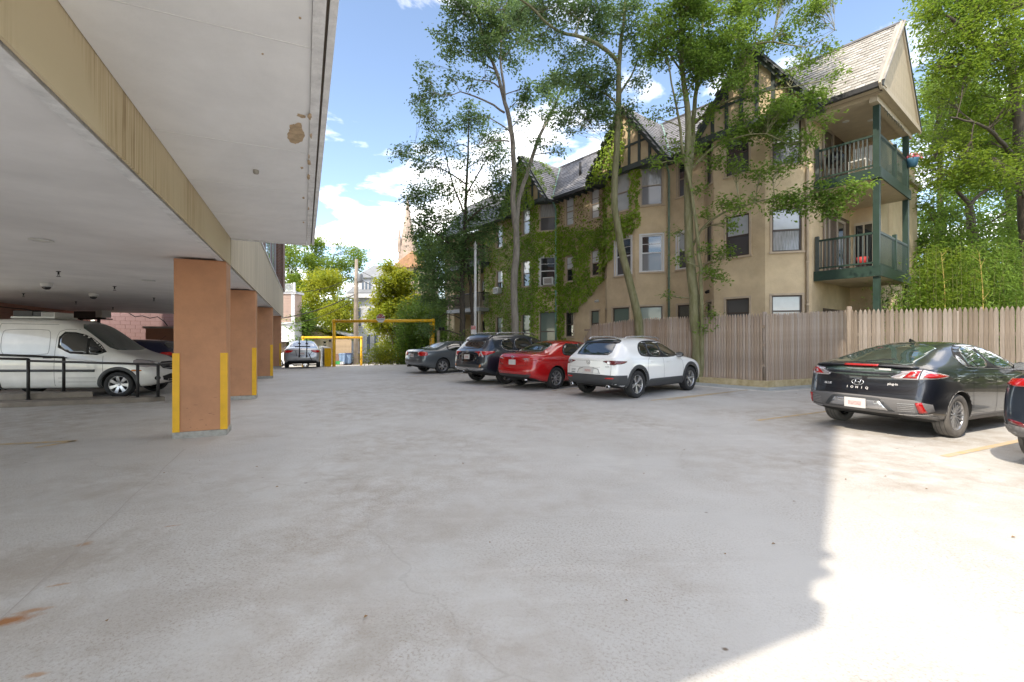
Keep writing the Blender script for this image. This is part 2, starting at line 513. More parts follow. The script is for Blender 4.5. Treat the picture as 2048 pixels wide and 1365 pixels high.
# joint of the deck coating under the edge of the garage
bm = bmesh.new()
for k in range(60):
    s0 = -1 + k * 0.14; j = 0.035 * noise.noise(Vector((k * .23, 0, 0)))
    j2 = 0.035 * noise.noise(Vector(((k + 1) * .23, 0, 0)))
    quad(bm, LB(s0, -1.466 + j, .004), LB(s0, -1.458 + j, .004), LB(s0 + .14, -1.458 + j2, .004), LB(s0 + .14, -1.466 + j2, .004))
mat('joint', (0.40, 0.37, 0.34), 0.9)
struct('deck_joint', bm, MATS['joint'])

# kerb strip at the foot of the fence: membrane upstand, then stone kerb, each a run with a corner
def run(poly, w0, w1, z0, z1, name, m, side=1):
    """strip following poly; offset w0..w1 to its far side"""
    bm = bmesh.new()
    N = []
    for i, p in enumerate(poly):
        ds = []
        if i > 0: ds.append((poly[i] - poly[i - 1]).normalized())
        if i < len(poly) - 1: ds.append((poly[i + 1] - poly[i]).normalized())
        ns = [Vector((-d.y, d.x, 0)) * side for d in ds]
        nn = sum(ns, Vector()); nn.normalize(); nn = nn / max(0.4, nn.dot(ns[0])); N.append(nn)
    L = []
    for p, nn in zip(poly, N):
        L.append([bm.verts.new(p + nn * w + Vector((0, 0, z))) for w, z in ((w0, z0), (w0, z1), (w1, z1), (w1, z0))])
    for a, b in zip(L, L[1:]):
        for i in range(4): bm.faces.new((a[i], a[(i + 1) % 4], b[(i + 1) % 4], b[i]))
    bm.faces.new(L[0]); bm.faces.new(L[-1][::-1])
    return obj(name, bm, m, bevel=0.006)
kp = [KC + KD * 17.5, KC + KD * 9, KC, KC + KE * 3.75]
o = run(kp, 0.0, 0.14, -0.02, 0.075, 'kerb_membrane', MATS['membrane'], side=1); o['kind'] = 'structure'
o = run(kp, 0.142, 0.42, -0.02, 0.255, 'kerb', MATS['kerb_stone'], side=1); o['kind'] = 'structure'
o = run(kp[1:], -0.30, -0.24, 0.0, 0.004, 'faded_edge_line', mat('edge_line', (0.72, 0.70, 0.64), 0.8, var=.3, vs=6), side=1); o['kind'] = 'structure'

# litter: a few dry leaves and twigs blown over the deck
bm = bmesh.new(); lr = random.Random(9)
for k in range(150):
    if k < 60: q = KC + KD * lr.uniform(-1, 9) + Vector((-KD.y, KD.x, 0)) * lr.uniform(.02, .5) * 1.0
    else: q = Vector((lr.uniform(-4, 7), lr.uniform(2.3, 16), 0))
    if q.x > 6.5 and q.y < 9: continue
    a = lr.uniform(0, 6.28); L = lr.uniform(.015, .045) * (1.3 if k < 60 else .8); w = L * lr.uniform(.25, .5)
    d = Vector((math.cos(a), math.sin(a), 0)); n = Vector((-d.y, d.x, 0)); z = Vector((0, 0, .006))
    A, B, C_, D = [bm.verts.new(p) for p in (q + z, q + d * L * .5 + n * w + z * 2.2, q + d * L + z * 1.3, q + d * L * .5 - n * w + z * 1.6)]
    bm.faces.new((A, B, C_)); bm.faces.new((A, C_, D))
o = obj('leaf_litter', bm, mat('dry_leaf', (.24, .14, .06), .9, var=.5, vs=4), recalc=False); o['kind'] = 'stuff'; o['label'] = 'dry leaves scattered over the grey deck'
# ============================================================ LEFT BUILDING (brick block over the open garage)
mat('white_soffit', (0.84, 0.84, 0.83), 0.75, var=0.10, vs=1.2, bump=0.25, bs=5)
mat('soffit_trim', (0.74, 0.74, 0.73), 0.7, var=0.2, vs=8, bump=0.4, bs=30)
mat('soffit_groove', (0.19, 0.155, 0.12), 0.9)
mat('garage_ceiling', (0.76, 0.75, 0.74), 0.75, var=0.12, vs=0.9, bump=0.35, bs=4)
mat('column_paint', (0.48, 0.225, 0.115), 0.55, var=0.16, vs=2.3, bump=0.12, bs=30)
mat('column_base', (0.36, 0.35, 0.32), 0.8, var=0.3, vs=9, bump=0.2, bs=40)
mat('guard_yellow', (0.78, 0.42, 0.01), 0.42, var=0.14, vs=4, bump=0.05, bs=20)
mat('dark_metal', (0.03, 0.028, 0.028), 0.5, metal=0.3)
mat('peeled', (0.52, 0.38, 0.24), 0.9, var=0.35, vs=14, bump=0.4, bs=40)

def fascia_material():
    m = mat('fascia', (0.56, 0.45, 0.28), 0.85)
    n, l = m.node_tree.nodes, m.node_tree.links
    b = n['Principled BSDF']; tc = n.new('ShaderNodeTexCoord')
    mp = n.new('ShaderNodeMapping'); l.new(tc.outputs['Object'], mp.inputs[0])
    mp.inputs['Scale'].default_value = (26, 26, 0.6)
    a = n.new('ShaderNodeTexNoise'); a.inputs['Scale'].default_value = 1.6; a.inputs['Detail'].default_value = 6; a.inputs['Roughness'].default_value = 0.65
    l.new(mp.outputs[0], a.inputs['Vector'])
    r = n.new('ShaderNodeValToRGB'); l.new(a.outputs['Fac'], r.inputs[0])
    e = r.color_ramp.elements
    e[0].position = 0.34; e[0].color = (0.25, 0.16, 0.075, 1); e[1].position = 0.62; e[1].color = (0.62, 0.52, 0.35, 1)
    x = e.new(0.47); x.color = (0.50, 0.38, 0.22, 1)
    g = n.new('ShaderNodeTexNoise'); g.inputs['Scale'].default_value = 0.8; g.inputs['Detail'].default_value = 5
    l.new(tc.outputs['Object'], g.inputs['Vector'])
    mx = n.new('ShaderNodeMixRGB'); mx.inputs[2].default_value = (0.60, 0.50, 0.33, 1)
    rr = n.new('ShaderNodeValToRGB'); rr.color_ramp.elements[0].position = 0.38; rr.color_ramp.elements[1].position = 0.60
    l.new(g.outputs['Fac'], rr.inputs[0]); l.new(rr.outputs[0], mx.inputs[0]); l.new(r.outputs[0], mx.inputs[1])
    l.new(mx.outputs[0], b.inputs['Base Color'])
    bp = n.new('ShaderNodeBump'); bp.inputs['Strength'].default_value = 0.2; l.new(a.outputs['Fac'], bp.inputs['Height']); l.new(bp.outputs[0], b.inputs['Normal'])
fascia_material()

def brick_material(name, c1, c2, mortar, sx, sy, F):
    m = bpy.data.materials.new(name); m.use_nodes = True
    n, l = m.node_tree.nodes, m.node_tree.links
    b = n['Principled BSDF']; b.inputs['Roughness'].default_value = 0.85
    tc = n.new('ShaderNodeTexCoord'); sp = n.new('ShaderNodeSeparateXYZ'); l.new(tc.outputs['Object'], sp.inputs[0])
    cx = n.new('ShaderNodeCombineXYZ')
    ad = n.new('ShaderNodeMath'); ad.operation = 'ADD'
    l.new(sp.outputs['X'], ad.inputs[0]); l.new(sp.outputs['Y'], ad.inputs[1])
    l.new(ad.outputs[0], cx.inputs[0]); l.new(sp.outputs['Z'], cx.inputs[1])
    t = n.new('ShaderNodeTexBrick'); t.inputs['Scale'].default_value = 1
    t.inputs['Brick Width'].default_value = sx; t.inputs['Row Height'].default_value = sy; t.inputs['Mortar Size'].default_value = 0.008
    t.inputs['Color1'].default_value = (*c1, 1); t.inputs['Color2'].default_value = (*c2, 1); t.inputs['Mortar'].default_value = (*mortar, 1)
    l.new(cx.outputs[0], t.inputs['Vector']); l.new(t.outputs['Color'], b.inputs['Base Color'])
    bp = n.new('ShaderNodeBump'); bp.inputs['Strength'].default_value = 0.4; bp.invert = True
    l.new(t.outputs['Fac'], bp.inputs['Height']); l.new(bp.outputs[0], b.inputs['Normal'])
    MATS[name] = m; return m
brick_material('brick', (0.20, 0.09, 0.06), (0.14, 0.07, 0.05), (0.22, 0.19, 0.17), 0.21, 0.075, None)

gb = thing('brick_apartment_block', 'tall brick building with white soffit standing on brown columns over open garage', 'building', LB(0.2, -1.1))
S0, S1, ST, ZT = 0.2, 29.0, 8.62, 27.5
bm = bmesh.new(); bx(bm, S0, 27.0, -9.5, -3.0, 3.16, ZT, LB); bx(bm, S0, S1, -3.0, -1.25, 3.16, ZT, LB); obj('brick_wall', bm, MATS['brick'], gb)
bm = bmesh.new(); bx(bm, S0, ST, -1.24, 0.10, 3.9, ZT, LB); obj('brick_bay', bm, MATS['brick'], gb)
bm = bmesh.new(); bx(bm, S0 + .06, ST, -1.24, 0.13, 3.18, 3.895, LB); obj('bay_edge_beam', bm, MATS['white_soffit'], gb)
for zz in (3.9, 4.25): 
    bm = bmesh.new(); bx(bm, S0 - 0.035, ST + .02, -1.2, 0.14, zz, zz + .10, LB); obj('bay_ledge', bm, MATS['white_soffit'], gb)
# soffit of the bay
bm = bmesh.new(); bx(bm, S0, ST - 0.02, -1.085, 0.035, 3.12, 3.18, LB); obj('soffit', bm, MATS['white_soffit'], gb)
bm = bmesh.new(); bx(bm, S0, ST, 0.037, 0.098, 3.105, 3.175, LB); obj('soffit_trim', bm, MATS['soffit_trim'], gb)
bm = bmesh.new(); bx(bm, S0, ST - .01, 0.099, 0.113, 3.14, 3.175, LB); obj('drip_groove', bm, MATS['soffit_groove'], gb)
bm = bmesh.new(); bx(bm, S0, ST, 0.114, 0.152, 3.11, 3.40, LB); obj('soffit_trim', bm, MATS['soffit_trim'], gb)
bm = bmesh.new(); bx(bm, ST - .018, ST + .03, -1.085, 0.035, 3.10, 3.9, LB); obj('soffit_end_trim', bm, MATS['soffit_trim'], gb)
# peeled paint on it
def ondown(u, v, z): 
    Y = FPX * (z - EYE) / (CV - v); return ((u - CU) / FPX * Y, Y)
for i, (u, v, rx, ry) in enumerate(((593, 268, .060, .19), (603, 232, .03, .03), (620, 229, .014, .05), (622, 268, .008, .05), (618, 310, .006, .06), (618, 322, .014, .07), (604, 336, .012, .03),
                                   (617, 351, .014, .09), (607, 396, .014, .04), (617, 415, .008, .07), (525, 108, .006, .01), (600, 36, .006, .01), (607, 445, .01, .05))):
    p = ondown(u, v, 3.12)
    e = p[0] * .9097 + p[1] * .4152
    blob('peeled_paint', p, rx, ry, 'peeled', 3.1185 if e < 0.03 else 3.1035, ang=R(24.5), seed=i + 20, rough=0.6, parent=gb, struct_=False)
p = ondown(512, 341, 3.12)
bm = bmesh.new(); lathe(bm, [(0.001, 3.085), (.02, 3.085), (.026, 3.095), (.026, 3.12)], 12, lambda x, y, z: Vector((p[0] + x, p[1] + y, z))); obj('bolt_cap', bm, mat('galv', (.4, .38, .33), .5, metal=.6), gb)
# hairline board joints of the formwork
mat('formwork', (.72, .72, .71), .8)
for s0 in (1.5, 2.8, 4.4, 5.6, 6.9):
    bm = bmesh.new(); bx(bm, s0, s0 + .009, -1.08, 0.03, 3.117, 3.121, LB); obj('formwork_seam', bm, MATS['formwork'], gb)
# fascia of the garage
bm = bmesh.new(); bx(bm, -1.5, ST, -1.108, -1.09, 2.68, 3.155, LB); obj('fascia_beam', bm, MATS['fascia'], gb)
mat('fascia_far', (0.47, 0.41, 0.31), 0.85, var=0.18, vs=1.0, bump=0.1, bs=9, stretch=(6, 6, .5))
s = ST + .006
for k, s2 in enumerate((12.93, 16.2, 19.5, 23.0, 26.4, 29.0)):
    bm = bmesh.new(); bx(bm, s, s2 - .012, -1.108, -1.085, 2.68, 4.12, LB); obj('fascia_panel', bm, MATS['fascia_far'], gb); s = s2
bm = bmesh.new(); bx(bm, ST, 29.0, -1.24, -1.06, 4.125, 4.17, LB); obj('coping', bm, MATS['soffit_trim'], gb)
# ceiling, its white edge strip and dark slit
bm = bmesh.new(); bx(bm, -1.5, 27.0, -9.5, -1.216, 2.72, 3.15, LB); obj('ceiling', bm, MATS['garage_ceiling'], gb)
bm = bmesh.new(); bx(bm, -1.5, 29.0, -1.215, -1.141, 2.69, 2.9, LB); obj('ceiling_edge_strip', bm, MATS['soffit_trim'], gb)
bm = bmesh.new(); bx(bm, -1.5, 29.0, -1.140, -1.109, 2.715, 2.9, LB); obj('drip_groove', bm, MATS['soffit_groove'], gb)
# brick piers at the far end and a window strip
for s0, s1_, eo in ((24.9, 25.2, -1.13), (25.5, 25.75, -1.08), (26.6, 29.0, -1.0)):
    bm = bmesh.new(); bx(bm, s0, s1_, -1.25, eo, 4.18, ZT, LB); obj('brick_pier', bm, MATS['brick'], gb)
mat('frame_grey', (.35, .36, .38), .4)
glass_mat('glass_blue', (0.05, 0.07, 0.09))
def bwin(s0, s1_, e0, z0, z1):
    f = bmesh.new()
    bx(f, s0, s1_, e0, e0 + .04, z0, z0 + .07, LB); bx(f, s0, s1_, e0, e0 + .04, z1 - .07, z1, LB)
    for a, b in ((s0, s0 + .06), ((s0 + s1_) / 2 - .03, (s0 + s1_) / 2 + .03), (s1_ - .06, s1_)): bx(f, a, b, e0, e0 + .038, z0 + .07, z1 - .07, LB)
    w = obj('window', f, MATS['frame_grey'], gb)
    g = bmesh.new(); bx(g, s0 + .05, s1_ - .05, e0 + .005, e0 + .02, z0 + .06, z1 - .06, LB); obj('pane', g, MATS['glass_blue'], w)
for k in range(7):
    z = 5.0 + k * 3.1
    for a in (1.0, 5.0): bwin(a, a + 2.6, 0.10, z, z + 1.6)
    for a in (10.0, 14.0, 18.0, 21.6): bwin(a, a + 2.4, -1.25, z - (0.6 if k == 0 else 0), z + 1.6)

# columns
def column(s0, n_lab=None):
    e0, e1, s1 = -1.77, -1.10, s0 + .44
    bm = bmesh.new(); bx(bm, s0, s1, e0, e1, 0.09, 2.688, LB); c = obj('column', bm, MATS['column_paint'], gb, bevel=0.008)
    bm = bmesh.new(); bx(bm, s0 - .012, s1 + .012, e0 - .012, e1 + .012, -0.01, 0.09, LB); obj('base', bm, MATS['column_base'], c, bevel=0.008)
    for a, b, d in ((e0, e0 + .075, -1), (e1 - .078, e1, 1)):
        bm = bmesh.new()
        bx(bm, s0 - .014, s0 - .002, a - (.014 if d < 0 else 0), b + (.014 if d > 0 else 0), .092, 1.27, LB)
        if d > 0: bx(bm, s0 - .002, s0 + .09, e1 + .002, e1 + .014, .092, 1.27, LB)
        else: bx(bm, s0 - .002, s0 + .09, e0 - .014, e0 - .002, .092, 1.27, LB)
        obj('corner_guard', bm, MATS['guard_yellow'], c)
for s0 in (8.25, 12.93, 19.5, 26.4): column(s0)
mat('scuff', (.30, .14, .085), .7, var=.5, vs=20)
def scuffs(s0, n, seed):
    b = bmesh.new(); r_ = random.Random(seed)
    for _ in range(n):
        e, z = r_.uniform(-1.66, -1.22), .1 + abs(r_.gauss(0, .35)); w, h = r_.uniform(.004, .04), r_.uniform(.002, .007)
        if z > 2.4: continue
        pts = [LB(s0 - .0016, e + w * math.cos(t * 1.05) * r_.uniform(.7, 1.1), z + h * math.sin(t * 1.05) * r_.uniform(.6, 1.2)) for t in range(6)]
        b.faces.new([b.verts.new(q) for q in pts])
    o = obj('scuff_marks', b, MATS['scuff'], gb, recalc=False); o['kind'] = 'stuff'
scuffs(8.25, 13, 1); scuffs(12.93, 8, 2)

# ceiling fittings: each screwed to the ceiling
mat('white_plastic', (.62, .62, .6), .4)
mat('black_gloss', (.01, .01, .012), .1, coat=.5)
def ceil_at(u, v, z=2.72):
    Y = FPX * (z - EYE) / (CV - v); return Vector(((u - CU) / FPX * Y, Y, z))
for i, (u, v) in enumerate(((93, 566), (187, 587))):
    p = ceil_at(u, v); t = thing('dome_camera', ('white dome security camera on garage ceiling, the larger and left one', 'white dome security camera on garage ceiling, the smaller one nearer the column')[i], 'security camera', p, group='dome cameras on the garage ceiling')
    F = lambda x, y, z: p + Vector((x, y, z))
    bm = bmesh.new(); lathe(bm, [(0.001, 0), (.10, 0), (.105, -.02), (.10, -.075), (.085, -.09), (0.001, -.09)], 20, F); obj('housing', bm, MATS['white_plastic'], t)
    bm = bmesh.new(); lathe(bm, [(.078, -.085), (.074, -.115), (.055, -.14), (.03, -.152), (0.001, -.156)], 20, F); obj('lens_dome', bm, MATS['black_gloss'], t)
for i, (u, v) in enumerate(((83, 480), (297, 561))):
    p = ceil_at(u, v); t = thing('recessed_light', ('round recessed ceiling light nearer the left edge of photo', 'round recessed ceiling light nearer the first brown column')[i], 'ceiling light', p, group='recessed lights in the garage ceiling')
    F = lambda x, y, z: p + Vector((x, y, z))
    bm = bmesh.new(); lathe(bm, [(.07, -.002), (.115, -.004), (.12, -.016), (.08, -.02), (.07, -.002)], 24, F); obj('rim', bm, MATS['white_plastic'], t)
    bm = bmesh.new(); lathe(bm, [(0.001, -.012), (.075, -.012), (.075, -.002)], 24, F); obj('lens', bm, mat('lamp_lens', (.7, .68, .6), .3), t)
spr = ((117, 547, 'left, above the dome camera'), (229, 577, 'middle, right of the dome cameras'), (47, 591, 'far left, over the van'), (152, 607, 'far row, left one'), (308, 600, 'closest to the first brown column'), (226, 619, 'in the farthest row, at ceiling end'))
for u, v, w in spr:
    p = ceil_at(u, v - 4); t = thing('sprinkler', 'small dark pendant sprinkler head on garage ceiling, ' + w, 'sprinkler', p, group='sprinkler heads on the garage ceiling')
    F = lambda x, y, z: p + Vector((x, y, z))
    bm = bmesh.new(); lathe(bm, [(.035, 0), (.035, -.01), (.014, -.014), (.014, -.06), (0.001, -.062)], 10, F); obj('stem', bm, MATS['dark_metal'], t)
    bm = bmesh.new(); lathe(bm, [(.0, -.10), (.032, -.10), (.032, -.094), (0, -.094)], 10, F)
    for k in (-1, 1): beam(bm, p + Vector((.012 * k, 0, -.058)), p + Vector((.014 * k, 0, -.095)), .006, .006)
    obj('deflector', bm, MATS['dark_metal'], t)

# pink block walls: side wall of the garage and the wall across its far end
mat('pink_block', (0.52, 0.28, 0.22), 0.85, var=0.10, vs=1.2, bump=0.25, bs=18)
mat('pink_block_daylit', (0.50, 0.33, 0.33), 0.85, var=0.10, vs=1.2, bump=0.25, bs=18)  # lighter copy of the pink block: daylight on the far wall put into the colour
mat('block_joint', (0.34, 0.19, 0.15), 0.95)
def block_wall(name, label, a0, a1, fixed, axis, zsplit, ztop, m, face, zlow=0.0):
    """axis 's': runs along s at e=fixed; 'e': runs along e at s=fixed. face: +1/-1 outward direction"""
    F = (lambda a, b, z: LB(a, fixed + b * face, z)) if axis == 's' else (lambda a, b, z: LB(fixed + b * face, a, z))
    t = thing(name, label, 'wall', F((a0 + a1) / 2, 0, 0))
    bm = bmesh.new(); bx(bm, a0, a1, -.2, -.012, zlow - .02, ztop, F); obj('mortar_bed', bm, MATS['block_joint'], t)
    me = None
    low = bmesh.new()
    r = 0; z = zlow
    while z < ztop - .02:
        h = min(.19, ztop - z - .002); off = 0.2 * (r % 2); a = a0 + (0 if off == 0 else -0.2)
        while a < a1:
            b0, b1 = max(a, a0), min(a + .39, a1)
            if b1 - b0 > .05:
                j = random.uniform(0, .003)
                if z >= zsplit and b1 - b0 > .385 and h > .185:
                    if me is None:
                        q = bmesh.new(); bx(q, 0, .39, -.02, 0, 0, .19, lambda aa, bb, zz: F(aa, bb, zz) - F(0, 0, 0)); bmesh.ops.recalc_face_normals(q, faces=q.faces[:])
                        bmesh.ops.bevel(q, geom=q.edges[:], offset=.004, segments=1, affect='EDGES')
                        me = bpy.data.meshes.new('block'); q.to_mesh(me); q.free(); me.materials.append(m)
                    inst('block', me, t, F(b0, j, z) - wloc(t))
                else: bx(low, b0, b1, -.02, j, z, z + h, F)
            a += .40
        z += .20; r += 1
    o = obj('block_course', low, m, t); o['kind'] = 'stuff'
    return t
block_wall('garage_side_wall', 'salmon painted block wall along the left side of the garage', 16.2, 28.2, -9.3, 's', 9, 2.72, MATS['pink_block'], 1)
t = bpy.data.objects['garage_side_wall']
gw = block_wall('rear_block_wall', 'pale pink painted block wall beyond the garage ceiling, lit by daylight', -9.3, -2.6, 28.6, 'e', 1.15, 3.6, MATS['pink_block_daylit'], -1)
# the upper rows of the side wall over the van, block by block
F = lambda a, b, z: LB(a, -9.3 + b, z)
me = None
for c in list(t.children):
    if c.name.startswith('block_course'): bpy.data.objects.remove(c)
low = bmesh.new(); q = bmesh.new(); bx(q, 0, .39, -.02, 0, 0, .19, lambda aa, bb, zz: F(aa, bb, zz) - F(0, 0, 0)); bmesh.ops.recalc_face_normals(q, faces=q.faces[:])
bmesh.ops.bevel(q, geom=q.edges[:], offset=.004, segments=1, affect='EDGES'); me = bpy.data.meshes.new('block'); q.to_mesh(me); q.free(); me.materials.append(MATS['pink_block'])
for r in range(14):
    z = r * .2; h = .19 if r < 13 else .115; a = 16.4 - .2 * (r % 2)
    while a < 28.1:
        if r >= 7 and r < 13 and a > 11 and a < 28: inst('block', me, t, F(a, random.uniform(0, .003), z) - wloc(t))
        else: bx(low, a, a + .39, -.02, 0, z, z + h, F)
        a += .4
o = obj('block_course', low, MATS['pink_block'], t); o['kind'] = 'stuff'

# cable stapled along the top of the side wall
bm = bmesh.new(); pts = [LB(16.4 + k * .41, -9.27, 2.60 - .035 * abs(math.sin(k * .9)) - .01 * (k % 3)) for k in range(29)]
tube(bm, pts, .012, 6); tag(obj('cable', bm, MATS['dark_metal']), 'dark cable sagging along the top of the salmon block wall', 'cable')
bm = bmesh.new(); pts = [at(u, v, 22.2) for u, v in ((258, 627), (270, 634), (285, 632), (300, 637), (315, 634), (328, 643), (335, 652))]
tube(bm, pts, .02, 6); tag(obj('cable', bm, MATS['dark_metal']), 'thin cable looping across the pale pink block wall', 'cable')

# low utility shed with a flat roof in front of the pale wall
sh = thing('utility_shed', 'low brown flat-roofed shed against the pale pink block wall', 'shed', LB(27.4, -5.6))
bm = bmesh.new(); bx(bm, 27.05, 28.5, -6.9, -3.2, -.2, 2.0, LB); obj('wall', bm, mat('shed_brown', (.36, .17, .11), .7, var=.1, vs=2), sh)
bm = bmesh.new(); bx(bm, 26.95, 28.56, -7.0, -3.1, 2.0, 2.10, LB); obj('roof', bm, mat('shed_roof', (.30, .27, .25), .7), sh)
bm = bmesh.new(); bx(bm, 27.03, 27.06, -5.3, -4.3, .2, 1.75, LB); obj('door', bm, mat('shed_door', (.03, .025, .03), .6), sh)

# condenser on a wall bracket
ac = thing('condenser_unit', 'condenser box on a dark steel stand by the end of the garage', 'air conditioner', at(178, 700, 19.3))
def AC(a, b, z): return at(178, 679, 19.3) + Vector((a, b, z - EYE))
bm = bmesh.new(); bx(bm, -.45, .45, -.2, .3, 2.38, 2.66, AC); obj('casing', bm, mat('ac_case', (.10, .09, .085), .5), ac)
bm = bmesh.new(); bx(bm, .46, .72, -.2, .25, 2.40, 2.70, AC); obj('side_cabinet', bm, MATS['white_plastic'], ac)
bm = bmesh.new(); bx(bm, -.6, .7, -.25, .35, 2.32, 2.37, AC); bx(bm, -.58, -.5, -.2, -.12, 1.3, 2.32, AC); bx(bm, .52, .6, -.2, -.12, 1.3, 2.32, AC); bx(bm, -.22, -.14, -.2, -.12, 1.7, 2.32, AC)
obj('stand', bm, MATS['dark_metal'], ac)
sg = thing('notice_sign', 'small white notice with red letter under the condenser stand', 'sign', at(188, 662, 19.35))
bm = bmesh.new(); bx(bm, -.14, .14, 0, .02, 0, .42, lambda a, b, z: at(188, 662, 19.35) + Vector((a, b, z))); obj('panel', bm, MATS['white_plastic'], sg)
lettering('letter', 'E', .2, basis((1, 0, 0), (0, 0, 1), (0, -.012, .2)), mat('sign_red', (.5, .03, .03), .5), sg)

# raised island with the handrail
bm = bmesh.new()
prism(bm, [Vector(p) for p in ((-15, 9.2, -.01), (-10.98, 9.78, -.01), (-9.93, 10.2, -.01), (-8.55, 10.72, -.01), (-8.3, 10.9, -.01), (-8.6, 11.0, -.01), (-15, 10.6, -.01))], (0, 0, .12))
isl = obj('garage_island', bm, mat('island', (.20, .17, .14), .85, var=.3, vs=2.2, bump=.3, bs=12), bevel=.015); isl['kind'] = 'structure'
bm = bmesh.new(); prism(bm, [Vector(p) for p in ((-15, 9.6, .11), (-11.3, 10.25, .11), (-9.9, 10.75, .11), (-10.1, 10.93, .11), (-15, 10.5, .11))], (0, 0, .13)); rp_ = obj('ramp_landing', bm, MATS['island'], bevel=.015); rp_['kind'] = 'structure'
hr = thing('handrail', 'black tubular steel handrail along the raised island beside the van', 'handrail', (-9.7, 10.6, .11))
P1, P2, P3, P4 = Vector((-10.95, 10.3, .11)), Vector((-10.62, 10.78, .24)), Vector((-8.82, 10.72, .11)), Vector((-8.40, 10.80, .11))
for p, h in ((P1, .93), (P2, .80), (P3, .78), (P4, .75)):
    bm = bmesh.new(); tube(bm, [p, p + Vector((0, 0, h))], .032, 12); lathe(bm, [(.055, 0), (.055, .01), (.001, .012)], 12, lambda x, y, z: p + Vector((x, y, z)))
    obj('post', bm, MATS['dark_metal'], hr)
def up(p, z): return Vector((p.x, p.y, z))
for pts in ([Vector((-13.6, 9.75, 1.12)), up(P1, 1.03)], [up(P1, .99), up(P3, .90), up(P4, .88), up(P4, .88) + Vector((.25, .03, -.01))], [Vector((-13.9, 10.3, 1.22)), up(P2, 1.05)],
            [up(P1, .97) + Vector((0, 0, .0)), up(P1, .97) + Vector((.02, .01, 0))]):
    bm = bmesh.new(); tube(bm, pts, .026, 12); obj('rail', bm, MATS['dark_metal'], hr)
# ============================================================ APARTMENT HOUSE behind the fence
mat('stucco', (0.60, 0.475, 0.31), 0.92, var=0.16, vs=1.1, bump=0.5, bs=30, tint=(0.48, 0.365, 0.235))
mat('stucco_trim', (0.48, 0.38, 0.28), 0.8, var=0.12, vs=4, bump=0.1, bs=30)
mat('brown_frame', (0.075, 0.055, 0.045), 0.5)
mat('tan_frame', (0.33, 0.27, 0.22), 0.6)
mat('white_frame', (0.62, 0.62, 0.62), 0.45)
mat('timber_dark', (0.055, 0.068, 0.065), 0.55, var=0.2, vs=6)
mat('porch_green', (0.016, 0.040, 0.028), 0.45, var=0.25, vs=5, bump=0.1, bs=30)
mat('cream_board', (0.50, 0.42, 0.31), 0.7, var=0.12, vs=3, bump=0.1, bs=20)
mat('gable_board', (0.46, 0.38, 0.27), 0.75, var=0.15, vs=4)
mat('brown_board', (0.10, 0.065, 0.045), 0.7, var=0.3, vs=5)
mat('copper', (0.22, 0.42, 0.36), 0.65, var=0.2, vs=5)
mat('copper_dull', (0.17, 0.25, 0.19), 0.6, var=0.2, vs=5)
mat('gutter_dark', (0.03, 0.03, 0.032), 0.45)
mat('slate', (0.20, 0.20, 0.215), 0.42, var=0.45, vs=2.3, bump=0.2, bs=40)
mat('slate_sunlit', (0.36, 0.34, 0.31), 0.5, var=0.35, vs=2.6, bump=0.2, bs=40)  # paler copy of the slate: sunlight on the porch end put into the colour
glass_mat('pane_dark', (0.018, 0.022, 0.024))
glass_mat('pane_screen', (0.05, 0.05, 0.055), 0.35)
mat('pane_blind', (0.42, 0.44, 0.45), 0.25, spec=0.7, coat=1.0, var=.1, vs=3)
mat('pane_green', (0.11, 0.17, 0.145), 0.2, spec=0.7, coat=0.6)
mat('pane_sky_reflection', (0.68, 0.71, 0.75), 0.08, spec=0.8, coat=1.0, var=.12, vs=2)  # pale sky reflection put into the pane colour
mat('curtain', (0.30, 0.30, 0.30), 0.6, var=0.5, vs=9, stretch=(6, 6, .3), coat=1.0)

ap = thing('apartment_house', 'long three-storey tan stucco house with gabled bays and slate roof behind the fence', 'building', AP(0, 0))
PATH = [(-14.8, -9), (-14.8, 0), (-13.4, 0), (-13.4, -1.9), (-10.0, -1.9), (-10.0, -.35), (-6.4, -.35), (-5.45, .74), (-3.6, .74), (-2.6, 0), (.6, 0), (1.35, .74), (2.9, .74), (3.95, 0),
        (5.6, 0), (6.4, .76), (8.2, .76), (9.3, -.08), (9.3, -3.9), (10.25, -3.9), (10.25, -9)]
Z2, Z1, Z3 = (4.42, 5.87), (1.5, 2.88), (7.33, 8.80)
